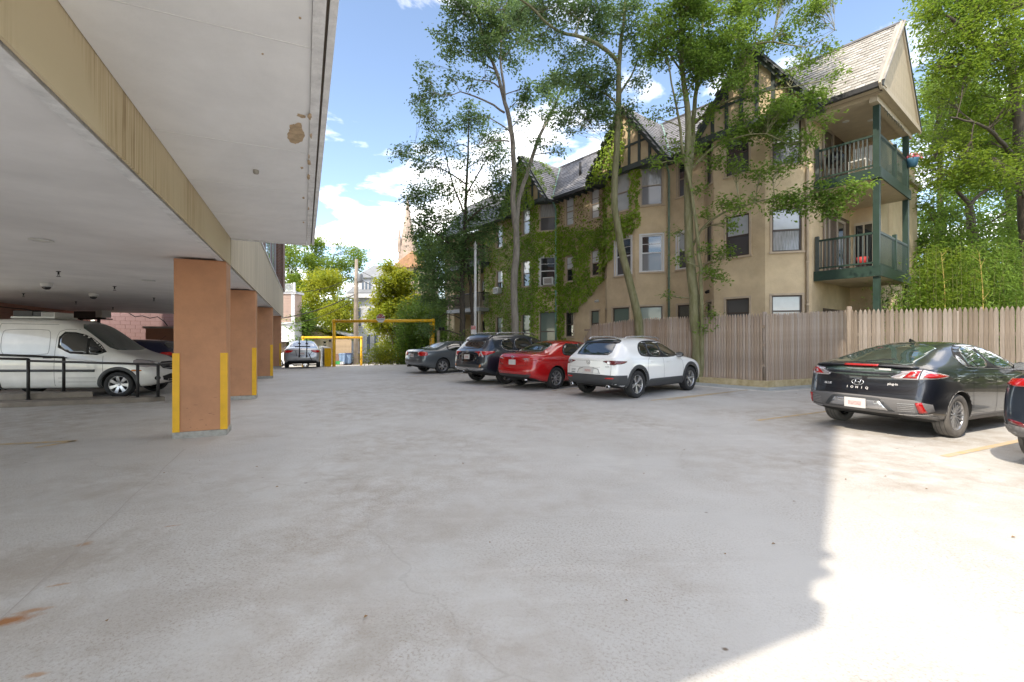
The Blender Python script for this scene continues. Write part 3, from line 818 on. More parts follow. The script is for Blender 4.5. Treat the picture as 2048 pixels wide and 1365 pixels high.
# windows: face index, centre along the face (0..1), width, (z0,z1), frame, upper pane, lower pane
WIN = [
 (5, .45, .62, Z3, 'tan_frame', 'pane_sky_reflection', 'pane_dark'), (5, .45, .62, Z2, 'tan_frame', 'pane_sky_reflection', 'pane_dark'), (5, .45, .62, Z1, 'brown_frame', 'pane_green', 'pane_green'),
 (6, .5, .7, Z3, 'tan_frame', 'pane_sky_reflection', 'pane_dark'), (6, .5, .7, Z2, 'tan_frame', 'pane_dark', 'pane_dark'),
 (7, .55, .66, Z3, 'tan_frame', 'pane_sky_reflection', 'pane_sky_reflection'), (7, .55, .66, Z2, 'tan_frame', 'pane_sky_reflection', 'pane_dark'), (7, .55, .72, (1.1, 2.85), 'brown_frame', 'pane_green', 'pane_green'),
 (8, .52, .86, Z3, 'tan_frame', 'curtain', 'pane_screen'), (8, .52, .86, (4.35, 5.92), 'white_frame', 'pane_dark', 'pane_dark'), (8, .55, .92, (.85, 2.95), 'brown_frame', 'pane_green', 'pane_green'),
 (9, .255, .56, (7.42, 8.86), 'tan_frame', 'pane_sky_reflection', 'pane_sky_reflection'), (9, .255, .52, (4.5, 5.8), 'tan_frame', 'pane_sky_reflection', 'pane_dark'), (9, .255, .56, (1.62, 2.88), 'brown_frame', 'pane_dark', 'pane_dark'),
 (9, .80, .52, (7.42, 8.86), 'tan_frame', 'pane_sky_reflection', 'pane_sky_reflection'), (9, .80, .5, (4.6, 5.86), 'tan_frame', 'pane_sky_reflection', 'pane_dark'), (9, .80, .52, (1.66, 2.88), 'brown_frame', 'pane_green', 'pane_dark'),
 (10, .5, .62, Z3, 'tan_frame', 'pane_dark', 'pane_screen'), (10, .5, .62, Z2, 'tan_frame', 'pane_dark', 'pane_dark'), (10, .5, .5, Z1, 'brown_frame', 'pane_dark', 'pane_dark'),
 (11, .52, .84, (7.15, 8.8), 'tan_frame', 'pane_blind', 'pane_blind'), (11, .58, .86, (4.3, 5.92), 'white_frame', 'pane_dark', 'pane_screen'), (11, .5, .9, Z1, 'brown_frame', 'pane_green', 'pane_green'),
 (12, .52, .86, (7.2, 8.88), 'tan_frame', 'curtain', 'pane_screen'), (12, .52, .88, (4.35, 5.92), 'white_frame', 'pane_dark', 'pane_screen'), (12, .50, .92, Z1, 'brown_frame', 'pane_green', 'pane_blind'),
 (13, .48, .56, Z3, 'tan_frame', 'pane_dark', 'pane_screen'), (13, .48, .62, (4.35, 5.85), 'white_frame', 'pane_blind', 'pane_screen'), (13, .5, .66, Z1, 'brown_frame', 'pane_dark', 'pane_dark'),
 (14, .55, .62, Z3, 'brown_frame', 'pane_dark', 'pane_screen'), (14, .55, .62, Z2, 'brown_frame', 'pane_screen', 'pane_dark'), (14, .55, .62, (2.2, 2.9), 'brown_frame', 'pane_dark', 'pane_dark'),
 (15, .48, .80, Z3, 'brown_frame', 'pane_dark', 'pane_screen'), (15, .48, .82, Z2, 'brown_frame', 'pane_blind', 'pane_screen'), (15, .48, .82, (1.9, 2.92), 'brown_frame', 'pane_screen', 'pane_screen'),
 (16, .47, .86, Z3, 'brown_frame', 'pane_sky_reflection', 'pane_screen'), (16, .47, .88, Z2, 'brown_frame', 'pane_blind', 'curtain'), (16, .47, .9, (1.9, 2.95), 'brown_frame', 'pane_blind', 'pane_blind'),
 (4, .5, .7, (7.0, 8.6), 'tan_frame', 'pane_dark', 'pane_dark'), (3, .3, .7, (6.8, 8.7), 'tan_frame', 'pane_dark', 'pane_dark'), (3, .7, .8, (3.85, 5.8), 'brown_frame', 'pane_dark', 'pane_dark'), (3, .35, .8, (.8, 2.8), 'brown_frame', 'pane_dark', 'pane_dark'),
 (3, .72, .8, (6.8, 8.7), 'tan_frame', 'pane_dark', 'pane_sky_reflection'), (3, .3, .7, (4.3, 5.8), 'tan_frame', 'pane_sky_reflection', 'pane_dark'),
]
FACE = []
for i in range(len(PATH) - 1):
    p, q = AP(*PATH[i]), AP(*PATH[i + 1]); d = (q - p); L = d.length; d.normalize()
    nrm = Vector((d.y, -d.x, 0))
    FACE.append((p, d, nrm, L))
def FP(i):
    p, d, nrm, L = FACE[i]
    return lambda a, b, z: p + d * a + nrm * b + Vector((0, 0, z))
wall = bmesh.new()
ZB, ZE = -1.4, 9.05
for i in range(len(FACE)):
    F = FP(i); L = FACE[i][3]
    hs = [(L * c - w / 2, L * c + w / 2, z[0], z[1]) for (k, c, w, z, *_r) in WIN if k == i]
    A = sorted({0, L, *[h[0] for h in hs], *[h[1] for h in hs]}); Z = sorted({ZB, ZE, *[h[2] for h in hs], *[h[3] for h in hs]})
    for a0, a1 in zip(A, A[1:]):
        for z0, z1 in zip(Z, Z[1:]):
            am, zm = (a0 + a1) / 2, (z0 + z1) / 2
            if any(h[0] < am < h[1] and h[2] < zm < h[3] for h in hs): continue
            quad(wall, F(a0, 0, z0), F(a1, 0, z0), F(a1, 0, z1), F(a0, 0, z1))
    for a0, a1, z0, z1 in hs:
        dd = -.14
        quad(wall, F(a0, 0, z0), F(a0, 0, z1), F(a0, dd, z1), F(a0, dd, z0)); quad(wall, F(a1, 0, z0), F(a1, dd, z0), F(a1, dd, z1), F(a1, 0, z1))
        quad(wall, F(a0, 0, z1), F(a1, 0, z1), F(a1, dd, z1), F(a0, dd, z1)); quad(wall, F(a0, 0, z0), F(a0, dd, z0), F(a1, dd, z0), F(a1, 0, z0))
quad(wall, AP(-14.8, -9, ZB), AP(10.25, -9, ZB), AP(10.25, -9, ZE), AP(-14.8, -9, ZE))
quad(wall, AP(-14.8, -9, ZE - .1), AP(10.25, -9, ZE - .1), AP(10.25, -.5, ZE - .1), AP(-14.8, -.5, ZE - .1))
bmesh.ops.remove_doubles(wall, verts=wall.verts[:], dist=.001)
obj('wall', wall, MATS['stucco'], ap, recalc=False)
wall_o = ap.children[0]
for (i, c, w, (z0, z1), fr, up_, lo_) in WIN:
    F = FP(i); L = FACE[i][3]; a0, a1 = L * c - w / 2, L * c + w / 2; zm = z0 + (z1 - z0) * (.5 if fr != 'white_frame' else .52)
    t = .045 if fr != 'white_frame' else .06
    b = bmesh.new()
    bx(b, a0, a0 + t, -.11, -.03, z0, z1, F); bx(b, a1 - t, a1, -.11, -.03, z0, z1, F)
    bx(b, a0 + t, a1 - t, -.11, -.03, z0, z0 + t, F); bx(b, a0 + t, a1 - t, -.11, -.03, z1 - t, z1, F)
    bx(b, a0 + t, a1 - t, -.10, -.04, zm - .025, zm + .025, F)
    win = obj('window', b, MATS[fr], ap)
    b = bmesh.new(); bx(b, a0 + t - .003, a1 - t + .003, -.085, -.075, z0 + t - .003, zm - .02, F); obj('pane', b, MATS[lo_], win)
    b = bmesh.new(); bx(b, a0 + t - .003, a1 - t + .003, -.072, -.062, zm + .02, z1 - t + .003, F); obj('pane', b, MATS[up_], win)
    b = bmesh.new(); bx(b, a0 - .10, a1 + .10, -.02, .055, z0 - .065, z0 - .003, F); obj('sill', b, MATS['stucco_trim'], win)
    b = bmesh.new(); tw = .07
    bx(b, a0 - tw, a0 - .003, .002, .022, z0, z1 + tw, F); bx(b, a1 + .003, a1 + tw, .002, .022, z0, z1 + tw, F); bx(b, a0 - .003, a1 + .003, .002, .022, z1 + .003, z1 + tw, F)
    obj('casing', b, MATS['stucco_trim'] if fr != 'white_frame' else MATS['white_frame'], win)
    if fr == 'white_frame' and i in (11, 12, 8):
        b = bmesh.new(); bx(b, a0 + t, a1 - t, -.07, -.045, (zm + z1) / 2 - .012, (zm + z1) / 2 + .012, F); obj('muntin', b, MATS[fr], win)
    if i in (9,) and z0 > 4:
        b = bmesh.new(); bx(b, a0 + t, a1 - t, -.06, -.05, zm + .25, zm + .27, F); bx(b, a0 + t, a1 - t, -.074, -.066, zm - .36, zm - .34, F); obj('muntin', b, MATS['brown_frame'], win)
# window air conditioners
for i, c, z in ((8, .58, 4.40), (5, .45, 4.40)):
    F = FP(i); L = FACE[i][3]
    t = thing('window_air_conditioner', 'white window air conditioner under the white-framed window in the ivy' if i == 8 else 'small white window air conditioner in the narrow ivy-framed window left of the tree trunk', 'air conditioner', F(L * c, .1, z), group='window air conditioners on the ivy wall')
    b = bmesh.new(); bx(b, L * c - .27, L * c + .27, -.05, .34, z - .02, z + .38, F); obj('casing', b, MATS['white_plastic'], t, bevel=.012)
    b = bmesh.new(); bx(b, L * c - .21, L * c + .21, .341, .345, z + .04, z + .32, F); obj('grille', b, mat('ac_grille', (.22, .19, .17), .7), t)
    b = bmesh.new()
    for k in range(7): bx(b, L * c - .21, L * c + .21, .346, .354, z + .05 + k * .04, z + .058 + k * .04, F)
    o = obj('louvres', b, MATS['white_plastic'], t); o['kind'] = 'stuff'

# ---- roofs
ER, RZ, EZ = -1.95, 11.65, 9.02
def slab(bm, pts, th=.10):
    """thick polygon, thickness downwards"""
    prism(bm, [Vector(p) for p in pts], (0, 0, -th))
bm = bmesh.new()
slab(bm, [AP(-15.1, .40, EZ - .05), AP(11.30, .40, EZ - .05), AP(11.30, ER, RZ), AP(-15.1, ER, RZ)])
slab(bm, [AP(-15.1, ER, RZ), AP(11.30, ER, RZ), AP(11.30, -4.35, EZ - .1), AP(-15.1, -4.35, EZ - .1)])
roof = obj('roof', bm, MATS['timber_dark'], ap)
GC = [(-4.52, 1.95, .98, 11.62), (2.42, 2.0, .98, 11.6), (7.72, 1.98, .98, 11.58)]
GB = 8.86
bm = bmesh.new()
for tc, hw, of, az in GC:
    for sgn in (-1, 1):
        pts = [AP(tc + sgn * (hw + .06), of + .12, GB - .06), AP(tc, of + .12, az + .03), AP(tc, ER, az + .03), AP(tc + sgn * (hw + .06), .1, GB - .06)]
        slab(bm, pts if sgn > 0 else pts[::-1], .09)
obj('gable_roof', bm, MATS['timber_dark'], ap)

def inpoly(x, y, P):
    c = False; n = len(P); j = n - 1
    for i in range(n):
        if (P[i][1] > y) != (P[j][1] > y) and x < (P[j][0] - P[i][0]) * (y - P[i][1]) / (P[j][1] - P[i][1]) + P[i][0]: c = not c
        j = i
    return c
def slates(name, P0, P1, P2, poly, m, parent, single=False, w=.26, ex=.19, off=.012, excl=None):
    """P0 eave start, P1 eave end, P2 the point above P0; poly in (along, up) metres"""
    u = (P1 - P0).normalized(); v = (P2 - P0); v = (v - u * v.dot(u)).normalized(); n = u.cross(v)
    if n.z < 0: n = -n
    amax = max(p[0] for p in poly); bmax = max(p[1] for p in poly); amin = min(p[0] for p in poly)
    big = bmesh.new(); r = 0; b = 0.0; rnd = random.Random(5)
    me = None; out = []
    def add(bm, o, ww, base):
        e = []
        for (x, y, h) in ((0, 0, .022), (ww, 0, .022), (ww, ex * 1.12, .004), (0, ex * 1.12, .004), (0, 0, .008), (ww, 0, .008), (ww, ex * 1.12, -.004), (0, ex * 1.12, -.004)):
            e.append(bm.verts.new(o + u * x + v * y + n * (h + off) - base))
        for q in ((0, 1, 2, 3), (4, 5, 1, 0), (0, 3, 7, 4), (1, 5, 6, 2)): bm.faces.new([e[k] for k in q])
    while b < bmax:
        a = amin - (w / 2) * (r % 2)
        while a < amax:
            ww = w * rnd.uniform(.92, .985)
            if inpoly(a + w / 2, b + ex / 2, poly) and not (excl and excl(P0 + u * (a + w / 2) + v * (b + ex / 2))):
                o = P0 + u * a + v * b + n * rnd.uniform(0, .007)
                if single:
                    if me is None:
                        q = bmesh.new(); add(q, Vector((0, 0, 0)), w * .97, Vector((0, 0, 0))); me = bpy.data.meshes.new(name); q.to_mesh(me); q.free(); me.materials.append(m)
                    inst('slate', me, parent, o - wloc(parent)); 
                else: add(big, o, ww, Vector((0, 0, 0)))
            a += w
        b += ex; r += 1
    if not single:
        o = obj(name, big, m, parent, recalc=False); o['kind'] = 'stuff'
    else: big.free()
P0, P1, P2 = AP(-15.1, .42, EZ - .05), AP(11.3, .42, EZ - .05), AP(-15.1, ER, RZ)
SL = (P2 - P0).length; TL = 26.4
def behind_gable(p, pad=0.0):
    dx, dy = p.x - 4.1, p.y - 22.3
    t = dx * .616 - dy * .788
    for tc, hw, of, az in GC:
        if abs(t - tc) < hw and p.z < az - abs(t - tc) / hw * (az - GB) - pad: return True
    return False
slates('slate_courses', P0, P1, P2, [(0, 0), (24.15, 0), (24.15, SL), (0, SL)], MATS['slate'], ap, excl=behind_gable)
slates('slate_courses', P0, P1, P2, [(24.15, 0), (TL - .10, 0), (TL - .10, SL), (24.15, SL)], MATS['slate_sunlit'], ap, single=True, excl=behind_gable)
for gi, (tc, hw, of, az) in enumerate(GC):
    for sgn in (-1, 1):
        A, B, C_ = AP(tc + sgn * (hw + .06), of + .12, GB - .06), AP(tc + sgn * (hw + .06), -.1, GB - .06), AP(tc, of + .12, az + .03)
        Lr = (C_ - A).length
        slates('slate_courses', A, B, C_, [(0, 0), (.9, 0), (of + .12 - ER, Lr), (0, Lr)], MATS['slate'], ap)
# copper valleys and ridge
bm = bmesh.new()
for tc, hw, of, az in GC:
    for sgn in (-1, 1):
        if (tc, sgn) == (7.72, 1): continue
        p, q = AP(tc + sgn * (hw + .05), .40, GB + .10), AP(tc, ER, az + .08)
        beam(bm, p, q, .20, .03)
o = obj('valley_flashing', bm, MATS['copper'], ap); o['kind'] = 'stuff'
bm = bmesh.new(); beam(bm, AP(11.22, .46, EZ - .06), AP(11.22, ER, RZ + .05), .24, .05, side=FA); obj('rake_trim', bm, MATS['slate_sunlit'], ap)
bm = bmesh.new(); beam(bm, AP(-15.1, ER, RZ + .03), AP(11.3, ER, RZ + .03), .16, .06); obj('ridge_cap', bm, MATS['slate'], ap)
bm = bmesh.new(); tube(bm, [AP(-1.55, -.55, 9.9), AP(-1.55, -.55, 10.75)], .07, 10); obj('vent_pipe', bm, MATS['gutter_dark'], ap)
# gutters
for a, b in ((-15.1, -6.5), (-2.5, .35), (4.45, 5.7), (9.45, 11.3)):
    bm = bmesh.new(); bx(bm, a, b, .37, .49, EZ - .20, EZ - .06, AP); obj('gutter', bm, MATS['gutter_dark'], ap)
    bm = bmesh.new(); bx(bm, a, b, .0 if a < 9 else .04, .37, EZ - .16, EZ - .10, AP); obj('eave_soffit', bm, MATS['timber_dark'] if a < 9 else MATS['cream_board'], ap)
bm = bmesh.new()
k = -2.3
while k < .5: bx(bm, k, k + .07, .0, .36, EZ - .28, EZ - .165, AP); k += .42
o = obj('rafter_tails', bm, MATS['timber_dark'], ap); o['kind'] = 'stuff'
# downspouts
def spout(t, o_, m, lab, zt=9.0, zb=.1):
    bm = bmesh.new(); tube(bm, [AP(t, .36, 8.85), AP(t, o_ + .09, 8.5), AP(t, o_ + .07, 8.3), AP(t, o_ + .07, zb)], .045, 10)
    d = obj('downspout', bm, MATS[m], ap)
    b = bmesh.new()
    for z in (7.6, 5.9, 4.0, 2.6): lathe(b, [(.056, z), (.056, z + .06)], 10, lambda x, y, zz: AP(t, o_ + .07) + Vector((x, y, zz)))
    obj('bracket', b, MATS[m], d)
spout(-2.70, .05, 'copper', ''); spout(4.10, .02, 'copper_dull', ''); spout(9.22, -.02, 'stucco_trim', '')

# gable fronts, half timbered
for gi, (tc, hw, of, az) in enumerate(GC):
    o1 = of - .12
    F = lambda a, b, z: AP(tc + a, o1 + b, z)
    bm = bmesh.new(); prism(bm, [F(-hw, 0, GB), F(hw, 0, GB), F(0, 0, az - .05)], FN * -.12); obj('gable_wall', bm, MATS['stucco'], ap)
    bm = bmesh.new(); prism(bm, [AP(tc - hw, o1 + .06, GB - .04), AP(tc + hw, o1 + .06, GB - .04), AP(tc + hw, -.3, GB - .04), AP(tc - hw, -.3, GB - .04)], (0, 0, -.05)); obj('gable_soffit', bm, MATS['timber_dark'], ap)
    b = bmesh.new(); bx(b, -hw, hw, .003, .10, GB - .09, GB + .13, F); obj('bressumer', b, MATS['timber_dark'], ap)
    for x in (-1.3, -.78, -.26, .26, .78, 1.3):
        zt = az - .05 - abs(x) / hw * (az - GB) - .02
        if zt - GB > .25:
            b = bmesh.new(); bx(b, x - .06, x + .06, .003, .045, GB + .132, zt, F); obj('timber', b, MATS['timber_dark'], ap)
    b = bmesh.new(); zz = GB + .95; xx = hw * (1 - (zz - GB) / (az - GB)) - .08
    bx(b, -xx, xx, .003, .038, zz, zz + .09, F); obj('timber', b, MATS['timber_dark'], ap)
    for sgn in (-1, 1):
        b = bmesh.new(); beam(b, F(sgn * (hw + .10), .14, GB - .14), F(0, .14, az - .06), .05, .26, side=FN); obj('barge_board', b, MATS['timber_dark'], ap)

# ---- porch at the near end, two decks
PX0, PX1, PO0, PO1 = 9.32, 11.05, -.25, -3.92
for zd in (3.70, 6.67):
    b = bmesh.new(); bx(b, PX0, PX1, PO1, PO0, zd - .05, zd, AP); deck = obj('deck', b, MATS['cream_board'], ap)
    b = bmesh.new(); bx(b, PX0, PX1 + .03, PO0, PO0 + .04, zd - .30, zd + .02, AP); obj('deck_fascia', b, MATS['porch_green'], ap)
    b = bmesh.new(); bx(b, PX1, PX1 + .04, PO1, PO0, zd - .30, zd + .02, AP); obj('deck_fascia', b, MATS['porch_green'], ap)
    for k in range(8):
        oo = PO0 - .22 - k * .46
        b = bmesh.new(); bx(b, PX0, PX1 - .003, oo - .05, oo, zd - .24, zd - .053, AP); obj('joist', b, MATS['cream_board'], deck)
    b = bmesh.new(); bx(b, PX0, PX1 - .01, PO1, PO0 - .005, zd - .27, zd - .25, AP); obj('deck_underside', b, MATS['cream_board'], ap)
    # railings
    r1 = bmesh.new(); bx(r1, PX0 + .05, 10.87, PO0 - .09, PO0 - .03, zd + 1.0, zd + 1.06, AP); rail = obj('railing', r1, MATS['porch_green'], ap)
    r1 = bmesh.new(); bx(r1, PX0 + .05, 10.87, PO0 - .08, PO0 - .04, zd + .10, zd + .15, AP); obj('bottom_rail', r1, MATS['porch_green'], rail)
    nb = 12
    for k in range(nb):
        a = PX0 + .16 + k * (10.87 - PX0 - .2) / nb
        b = bmesh.new(); bx(b, a, a + .035, PO0 - .078, PO0 - .042, zd + .152, zd + .998, AP); obj('baluster', b, MATS['timber_dark'], rail)
    b = bmesh.new(); bx(b, PX0 + .02, PX0 + .12, PO0 - .11, PO0 - .01, zd + .02, zd + 1.18, AP); obj('newel', b, MATS['timber_dark'], rail)
    r2 = bmesh.new(); bx(r2, PX1 - .09, PX1 - .02, -3.72, -.45, zd + 1.02, zd + 1.09, AP); rail2 = obj('railing', r2, MATS['porch_green'], ap)
    r2 = bmesh.new(); bx(r2, PX1 - .075, PX1 - .046, -3.72, -.45, zd + .08, zd + .13, AP); obj('bottom_rail', r2, MATS['porch_green'], rail2)
    for k in range(31):
        oo = -.47 - k * .105
        b = bmesh.new(); bx(b, PX1 - .038, PX1 - .030, oo - .048, oo, zd + .04, zd + 1.018, AP); obj('rail_board', b, MATS['porch_green'], rail2)
    b = bmesh.new(); bx(b, PX1 - .11, PX1 - .0, -2.25, -2.14, zd + .022, zd + 1.22, AP); obj('newel', b, MATS['porch_green'], rail2)
for oo in (-.35, -3.82):
    b = bmesh.new(); bx(b, 10.88, 11.04, oo - .08, oo + .08, -.5, 3.398, AP); bx(b, 10.88, 11.04, oo - .08, oo + .08, 3.725, 6.368, AP); bx(b, 10.88, 11.04, oo - .08, oo + .08, 6.695, 8.72, AP)
    obj('porch_post', b, MATS['porch_green'], ap)
b = bmesh.new(); bx(b, 9.31, 11.25, -4.3, .03, 8.80, 8.86, AP); obj('porch_ceiling', b, MATS['cream_board'], ap)
b = bmesh.new(); bx(b, 10.86, 11.06, -4.2, .02, 8.60, 8.798, AP); obj('header_beam', b, MATS['cream_board'], ap)
b = bmesh.new(); bx(b, 9.31, 10.85, -.2, .02, 8.72, 8.798, AP); obj('header_beam', b, MATS['cream_board'], ap)
for a in (9.9, 10.45):
    c = AP(a, -1.3 - (a - 9.9), 8.8)
    b = bmesh.new(); lathe(b, [(.0, -.012), (.08, -.012), (.1, -.004), (.1, 0)], 16, lambda x, y, z: c + Vector((x, y, z))); obj('porch_light', b, MATS['white_plastic'], ap)
# gable end of boards
GE = 11.22
apx, aL, aR = (-1.95, 11.42), (.34, 8.84), (-4.28, 8.84)
n = 22; wds = (aL[0] - aR[0]) / n
for k in range(n):
    o0 = aR[0] + k * wds; o1 = o0 + wds - .012
    def zt(o): return 8.84 + (1 - abs(o - apx[0]) / (aL[0] - apx[0] + .02)) * (apx[1] - 8.84)
    z0, z1 = max(8.86, zt(o0)), max(8.86, zt(o1))
    b = bmesh.new(); prism(b, [AP(GE, o0, 8.84), AP(GE, o1, 8.84), AP(GE, o1, z1), AP(GE, o0, z0)], AP(1, 0) - AP(1.02, 0)); obj('gable_board', b, MATS['gable_board'], ap)
b = bmesh.new(); prism(b, [AP(GE - .03, .3, 8.84), AP(GE - .03, -4.2, 8.84), AP(GE - .03, -1.95, 11.4)], AP(0, 0) - AP(.05, 0)); obj('gable_backing', b, MATS['brown_board'], ap)
b = bmesh.new(); beam(b, AP(GE + .02, .50, 8.80), AP(GE + .02, -1.95, 11.62), .06, .22, side=FA); obj('barge_board', b, MATS['cream_board'], ap)
b = bmesh.new(); beam(b, AP(GE + .02, -4.42, 8.80), AP(GE + .02, -1.95, 11.62), .06, .22, side=FA); obj('barge_board', b, MATS['cream_board'], ap)
b = bmesh.new(); beam(b, AP(GE + .03, .42, 8.86), AP(GE + .03, -4.35, 8.86), .06, .16, side=FA); obj('cornice', b, MATS['cream_board'], ap)
# porch inside wall: doors and dark boarding
F = FP(17)
for zf, ds in ((6.69, ((.9, 1.9),)), (3.72, ((1.0, 1.5), (2.2, 3.1))), (.3, ((1.2, 1.9),))):
    for k in range(9):
        a = 1.0 + k * .3
        b = bmesh.new(); bx(b, a, a + .29, .003, .022, zf, zf + 2.25, F); obj('wall_board', b, MATS['brown_board'], ap)
    for a0, a1 in ds:
        b = bmesh.new(); bx(b, a0, a0 + .09, .024, .07, zf, zf + 2.1, F); bx(b, a1 - .09, a1, .024, .07, zf, zf + 2.1, F); bx(b, a0 + .09, a1 - .09, .024, .07, zf + 2.0, zf + 2.1, F)
        d = obj('door_frame', b, MATS['tan_frame'], ap)
        b = bmesh.new(); bx(b, a0 + .09, a1 - .09, .024, .04, zf, zf + 2.0, F); obj('door', b, MATS['pane_dark'], d)
F = FP(18)
for zf in (3.9, .6):
    b = bmesh.new(); bx(b, .15, .75, .01, .06, zf, zf + 1.95, F); w_ = obj('window', b, MATS['cream_board'], ap)
    for a0 in (.2, .48):
        b = bmesh.new(); bx(b, a0, a0 + .22, .062, .07, zf + .08, zf + 1.85, F); obj('pane', b, MATS['pane_dark'], w_)

# neighbouring bay of the same house seen through the porch
b = bmesh.new()
prism(b, [AP(10.26, -4.8, -.5), AP(10.36, -5.0, -.5), AP(10.42, -5.6, -.5), AP(10.42, -8.5, -.5), AP(10.26, -8.9, -.5)], (0, 0, 8.28)); obj('rear_bay', b, MATS['stucco'], ap)
b = bmesh.new()
prism(b, [AP(10.26, -4.6, 7.8), AP(10.48, -4.85, 7.8), AP(10.55, -5.5, 7.8), AP(10.55, -8.7, 7.8), AP(10.26, -9, 7.8)], (0, 0, .22)); obj('rear_cornice', b, MATS['cream_board'], ap)

# far balconies
for zd in (3.55, 6.55):
    b = bmesh.new(); bx(b, -13.6, -9.4, -1.85, .55, zd - .24, zd, AP); obj('balcony_deck', b, MATS['timber_dark'] if zd > 5 else mat('grey_deck', (.25, .25, .25), .7), ap)
    b = bmesh.new(); bx(b, -13.6, -9.4, .44, .50, zd + .95, zd + 1.0, AP); bx(b, -9.5, -9.44, -.3, .5, zd + .95, zd + 1.0, AP); bx(b, -13.6, -9.4, .44, .49, zd + .06, zd + .10, AP)
    rl = obj('railing', b, MATS['dark_metal'], ap)
    for k in range(36):
        a = -13.55 + k * .117
        b = bmesh.new(); bx(b, a, a + .022, .455, .480, zd + .10, zd + .95, AP); obj('baluster', b, MATS['dark_metal'], rl)
    for k in range(7):
        oo = .4 - k * .115
        b = bmesh.new(); bx(b, -9.48, -9.455, oo, oo + .02, zd + .02, zd + .95, AP); obj('baluster', b, MATS['dark_metal'], rl)
for a in (-13.5, -9.55):
    b = bmesh.new(); bx(b, a - .06, a + .06, .36, .48, -.8, 3.3, AP); bx(b, a - .05, a + .05, .36, .46, 3.56, 6.3, AP); obj('balcony_post', b, MATS['cream_board'], ap)

# things on the porch
def PF(t, o_, z): 
    base = AP(t, o_, z); return lambda x, y, zz: base + FA * x + FN * y + Vector((0, 0, zz))
g = thing('barbecue_grill', 'black kettle barbecue grill on the upper balcony behind the railing', 'grill', AP(9.75, -.75, 6.67)); F = PF(9.75, -.75, 6.67)
b = bmesh.new(); lathe(b, [(.001, .50), (.18, .53), (.28, .64), (.30, .74), (.30, .78)], 18, F); obj('bowl', b, MATS['black_gloss'], g)
b = bmesh.new(); lathe(b, [(.305, .785), (.28, .90), (.18, 1.0), (.001, 1.04)], 18, F); obj('lid', b, MATS['black_gloss'], g)
for x, y in ((.2, .12), (-.2, .12), (0, -.22)):
    b = bmesh.new(); tube(b, [F(x * .6, y * .6, .55), F(x * 1.2, y * 1.2, 0.001)], .014, 6); obj('leg', b, MATS['dark_metal'], g)
g = thing('patio_chair', 'white patio chair on the upper balcony beside the green post', 'chair', AP(10.45, -.7, 6.67)); F = PF(10.45, -.7, 6.67)
b = bmesh.new(); bx(b, -.25, .25, -.25, .25, .42, .47, F); obj('seat', b, MATS['white_plastic'], g, bevel=.01)
for k in range(5):
    b = bmesh.new(); bx(b, -.25 + k * .105, -.17 + k * .105, -.27, -.24, .49, .98, F); obj('back_slat', b, MATS['white_plastic'], g)
for x in (-.22, .22):
    for y in (-.22, .22):
        b = bmesh.new(); bx(b, x - .02, x + .02, y - .02, y + .02, 0, .42, F); obj('leg', b, MATS['white_plastic'], g)
g = thing('flower_basket', 'hanging blue pot of pink flowers on the far green porch post', 'flower pot', AP(11.1, -3.75, 7.75)); F = PF(11.16, -3.72, 7.75)
b = bmesh.new(); lathe(b, [(.001, -.28), (.12, -.27), (.17, -.04), (.18, 0), (.14, -.01), (.001, -.02)], 14, F); obj('pot', b, mat('pot_blue', (.05, .16, .25), .5), g)
b = bmesh.new()
for k in range(120):
    c = F(random.gauss(0, .12), random.gauss(0, .12), abs(random.gauss(.04, .07))); s = .03
    a, e = Vector((random.uniform(-1, 1), random.uniform(-1, 1), random.uniform(-1, 1))).normalized() * s, Vector((random.uniform(-1, 1), random.uniform(-1, 1), random.uniform(-1, 1))).normalized() * s
    quad(b, c - a, c - e, c + a, c + e)
o = obj('blossom', b, mat('petal', (.55, .12, .16), .6), g, recalc=False); o['kind'] = 'stuff'
g = thing('red_planter', 'small red planter with stand on the lower balcony by the post', 'planter', AP(10.55, -.55, 3.70)); F = PF(10.55, -.55, 3.70)
b = bmesh.new(); lathe(b, [(.001, .1), (.12, .1), (.16, .36), (.13, .36), (.12, .33), (.001, .33)], 14, F); obj('pot', b, mat('pot_red', (.4, .03, .03), .5), g)
b = bmesh.new(); bx(b, -.14, .14, -.14, .14, .0, .1, F); obj('stand', b, MATS['dark_metal'], g)
g = thing('pennant_string', 'string of small green pennants along the upper porch beam', 'bunting', AP(11.02, -1.6, 8.5))
b = bmesh.new(); tube(b, [AP(11.075, -.6 - k * .4, 8.58 - .03 * math.sin(k)) for k in range(7)], .006, 5); obj('string', b, MATS['dark_metal'], g)
for k in range(9):
    oo = -.65 - k * .27
    s_ = .13 if k == 1 else .09
    b = bmesh.new(); prism(b, [AP(11.08, oo, 8.58), AP(11.08, oo - s_, 8.57), AP(11.08, oo - s_ / 2, 8.57 - s_ * 1.2)], AP(.004, 0) - AP(0, 0)); obj('pennant', b, MATS['porch_green'], g)
for t, o_, z, lb in ((0.15, .0, 3.35, 'small white floodlight on the stucco wall below the ivy edge'), (6.0, .38, 3.3, 'small dark wall lamp with conduit on the stucco between two bays')):
    g = thing('wall_lamp', lb, 'lamp', AP(t, o_, z)); F = PF(t, o_, z)
    b = bmesh.new(); bx(b, -.06, .06, 0, .06, -.06, .06, F); obj('back_plate', b, MATS['white_plastic'] if t < 1 else MATS['dark_metal'], g, bevel=.008)
    b = bmesh.new(); tube(b, [F(0, .06, 0), F(.02, .14, .0), F(.02, .22, -.05)], [.03, .04, .06], 10); obj('lamp_head', b, MATS['white_plastic'] if t < 1 else MATS['dark_metal'], g)

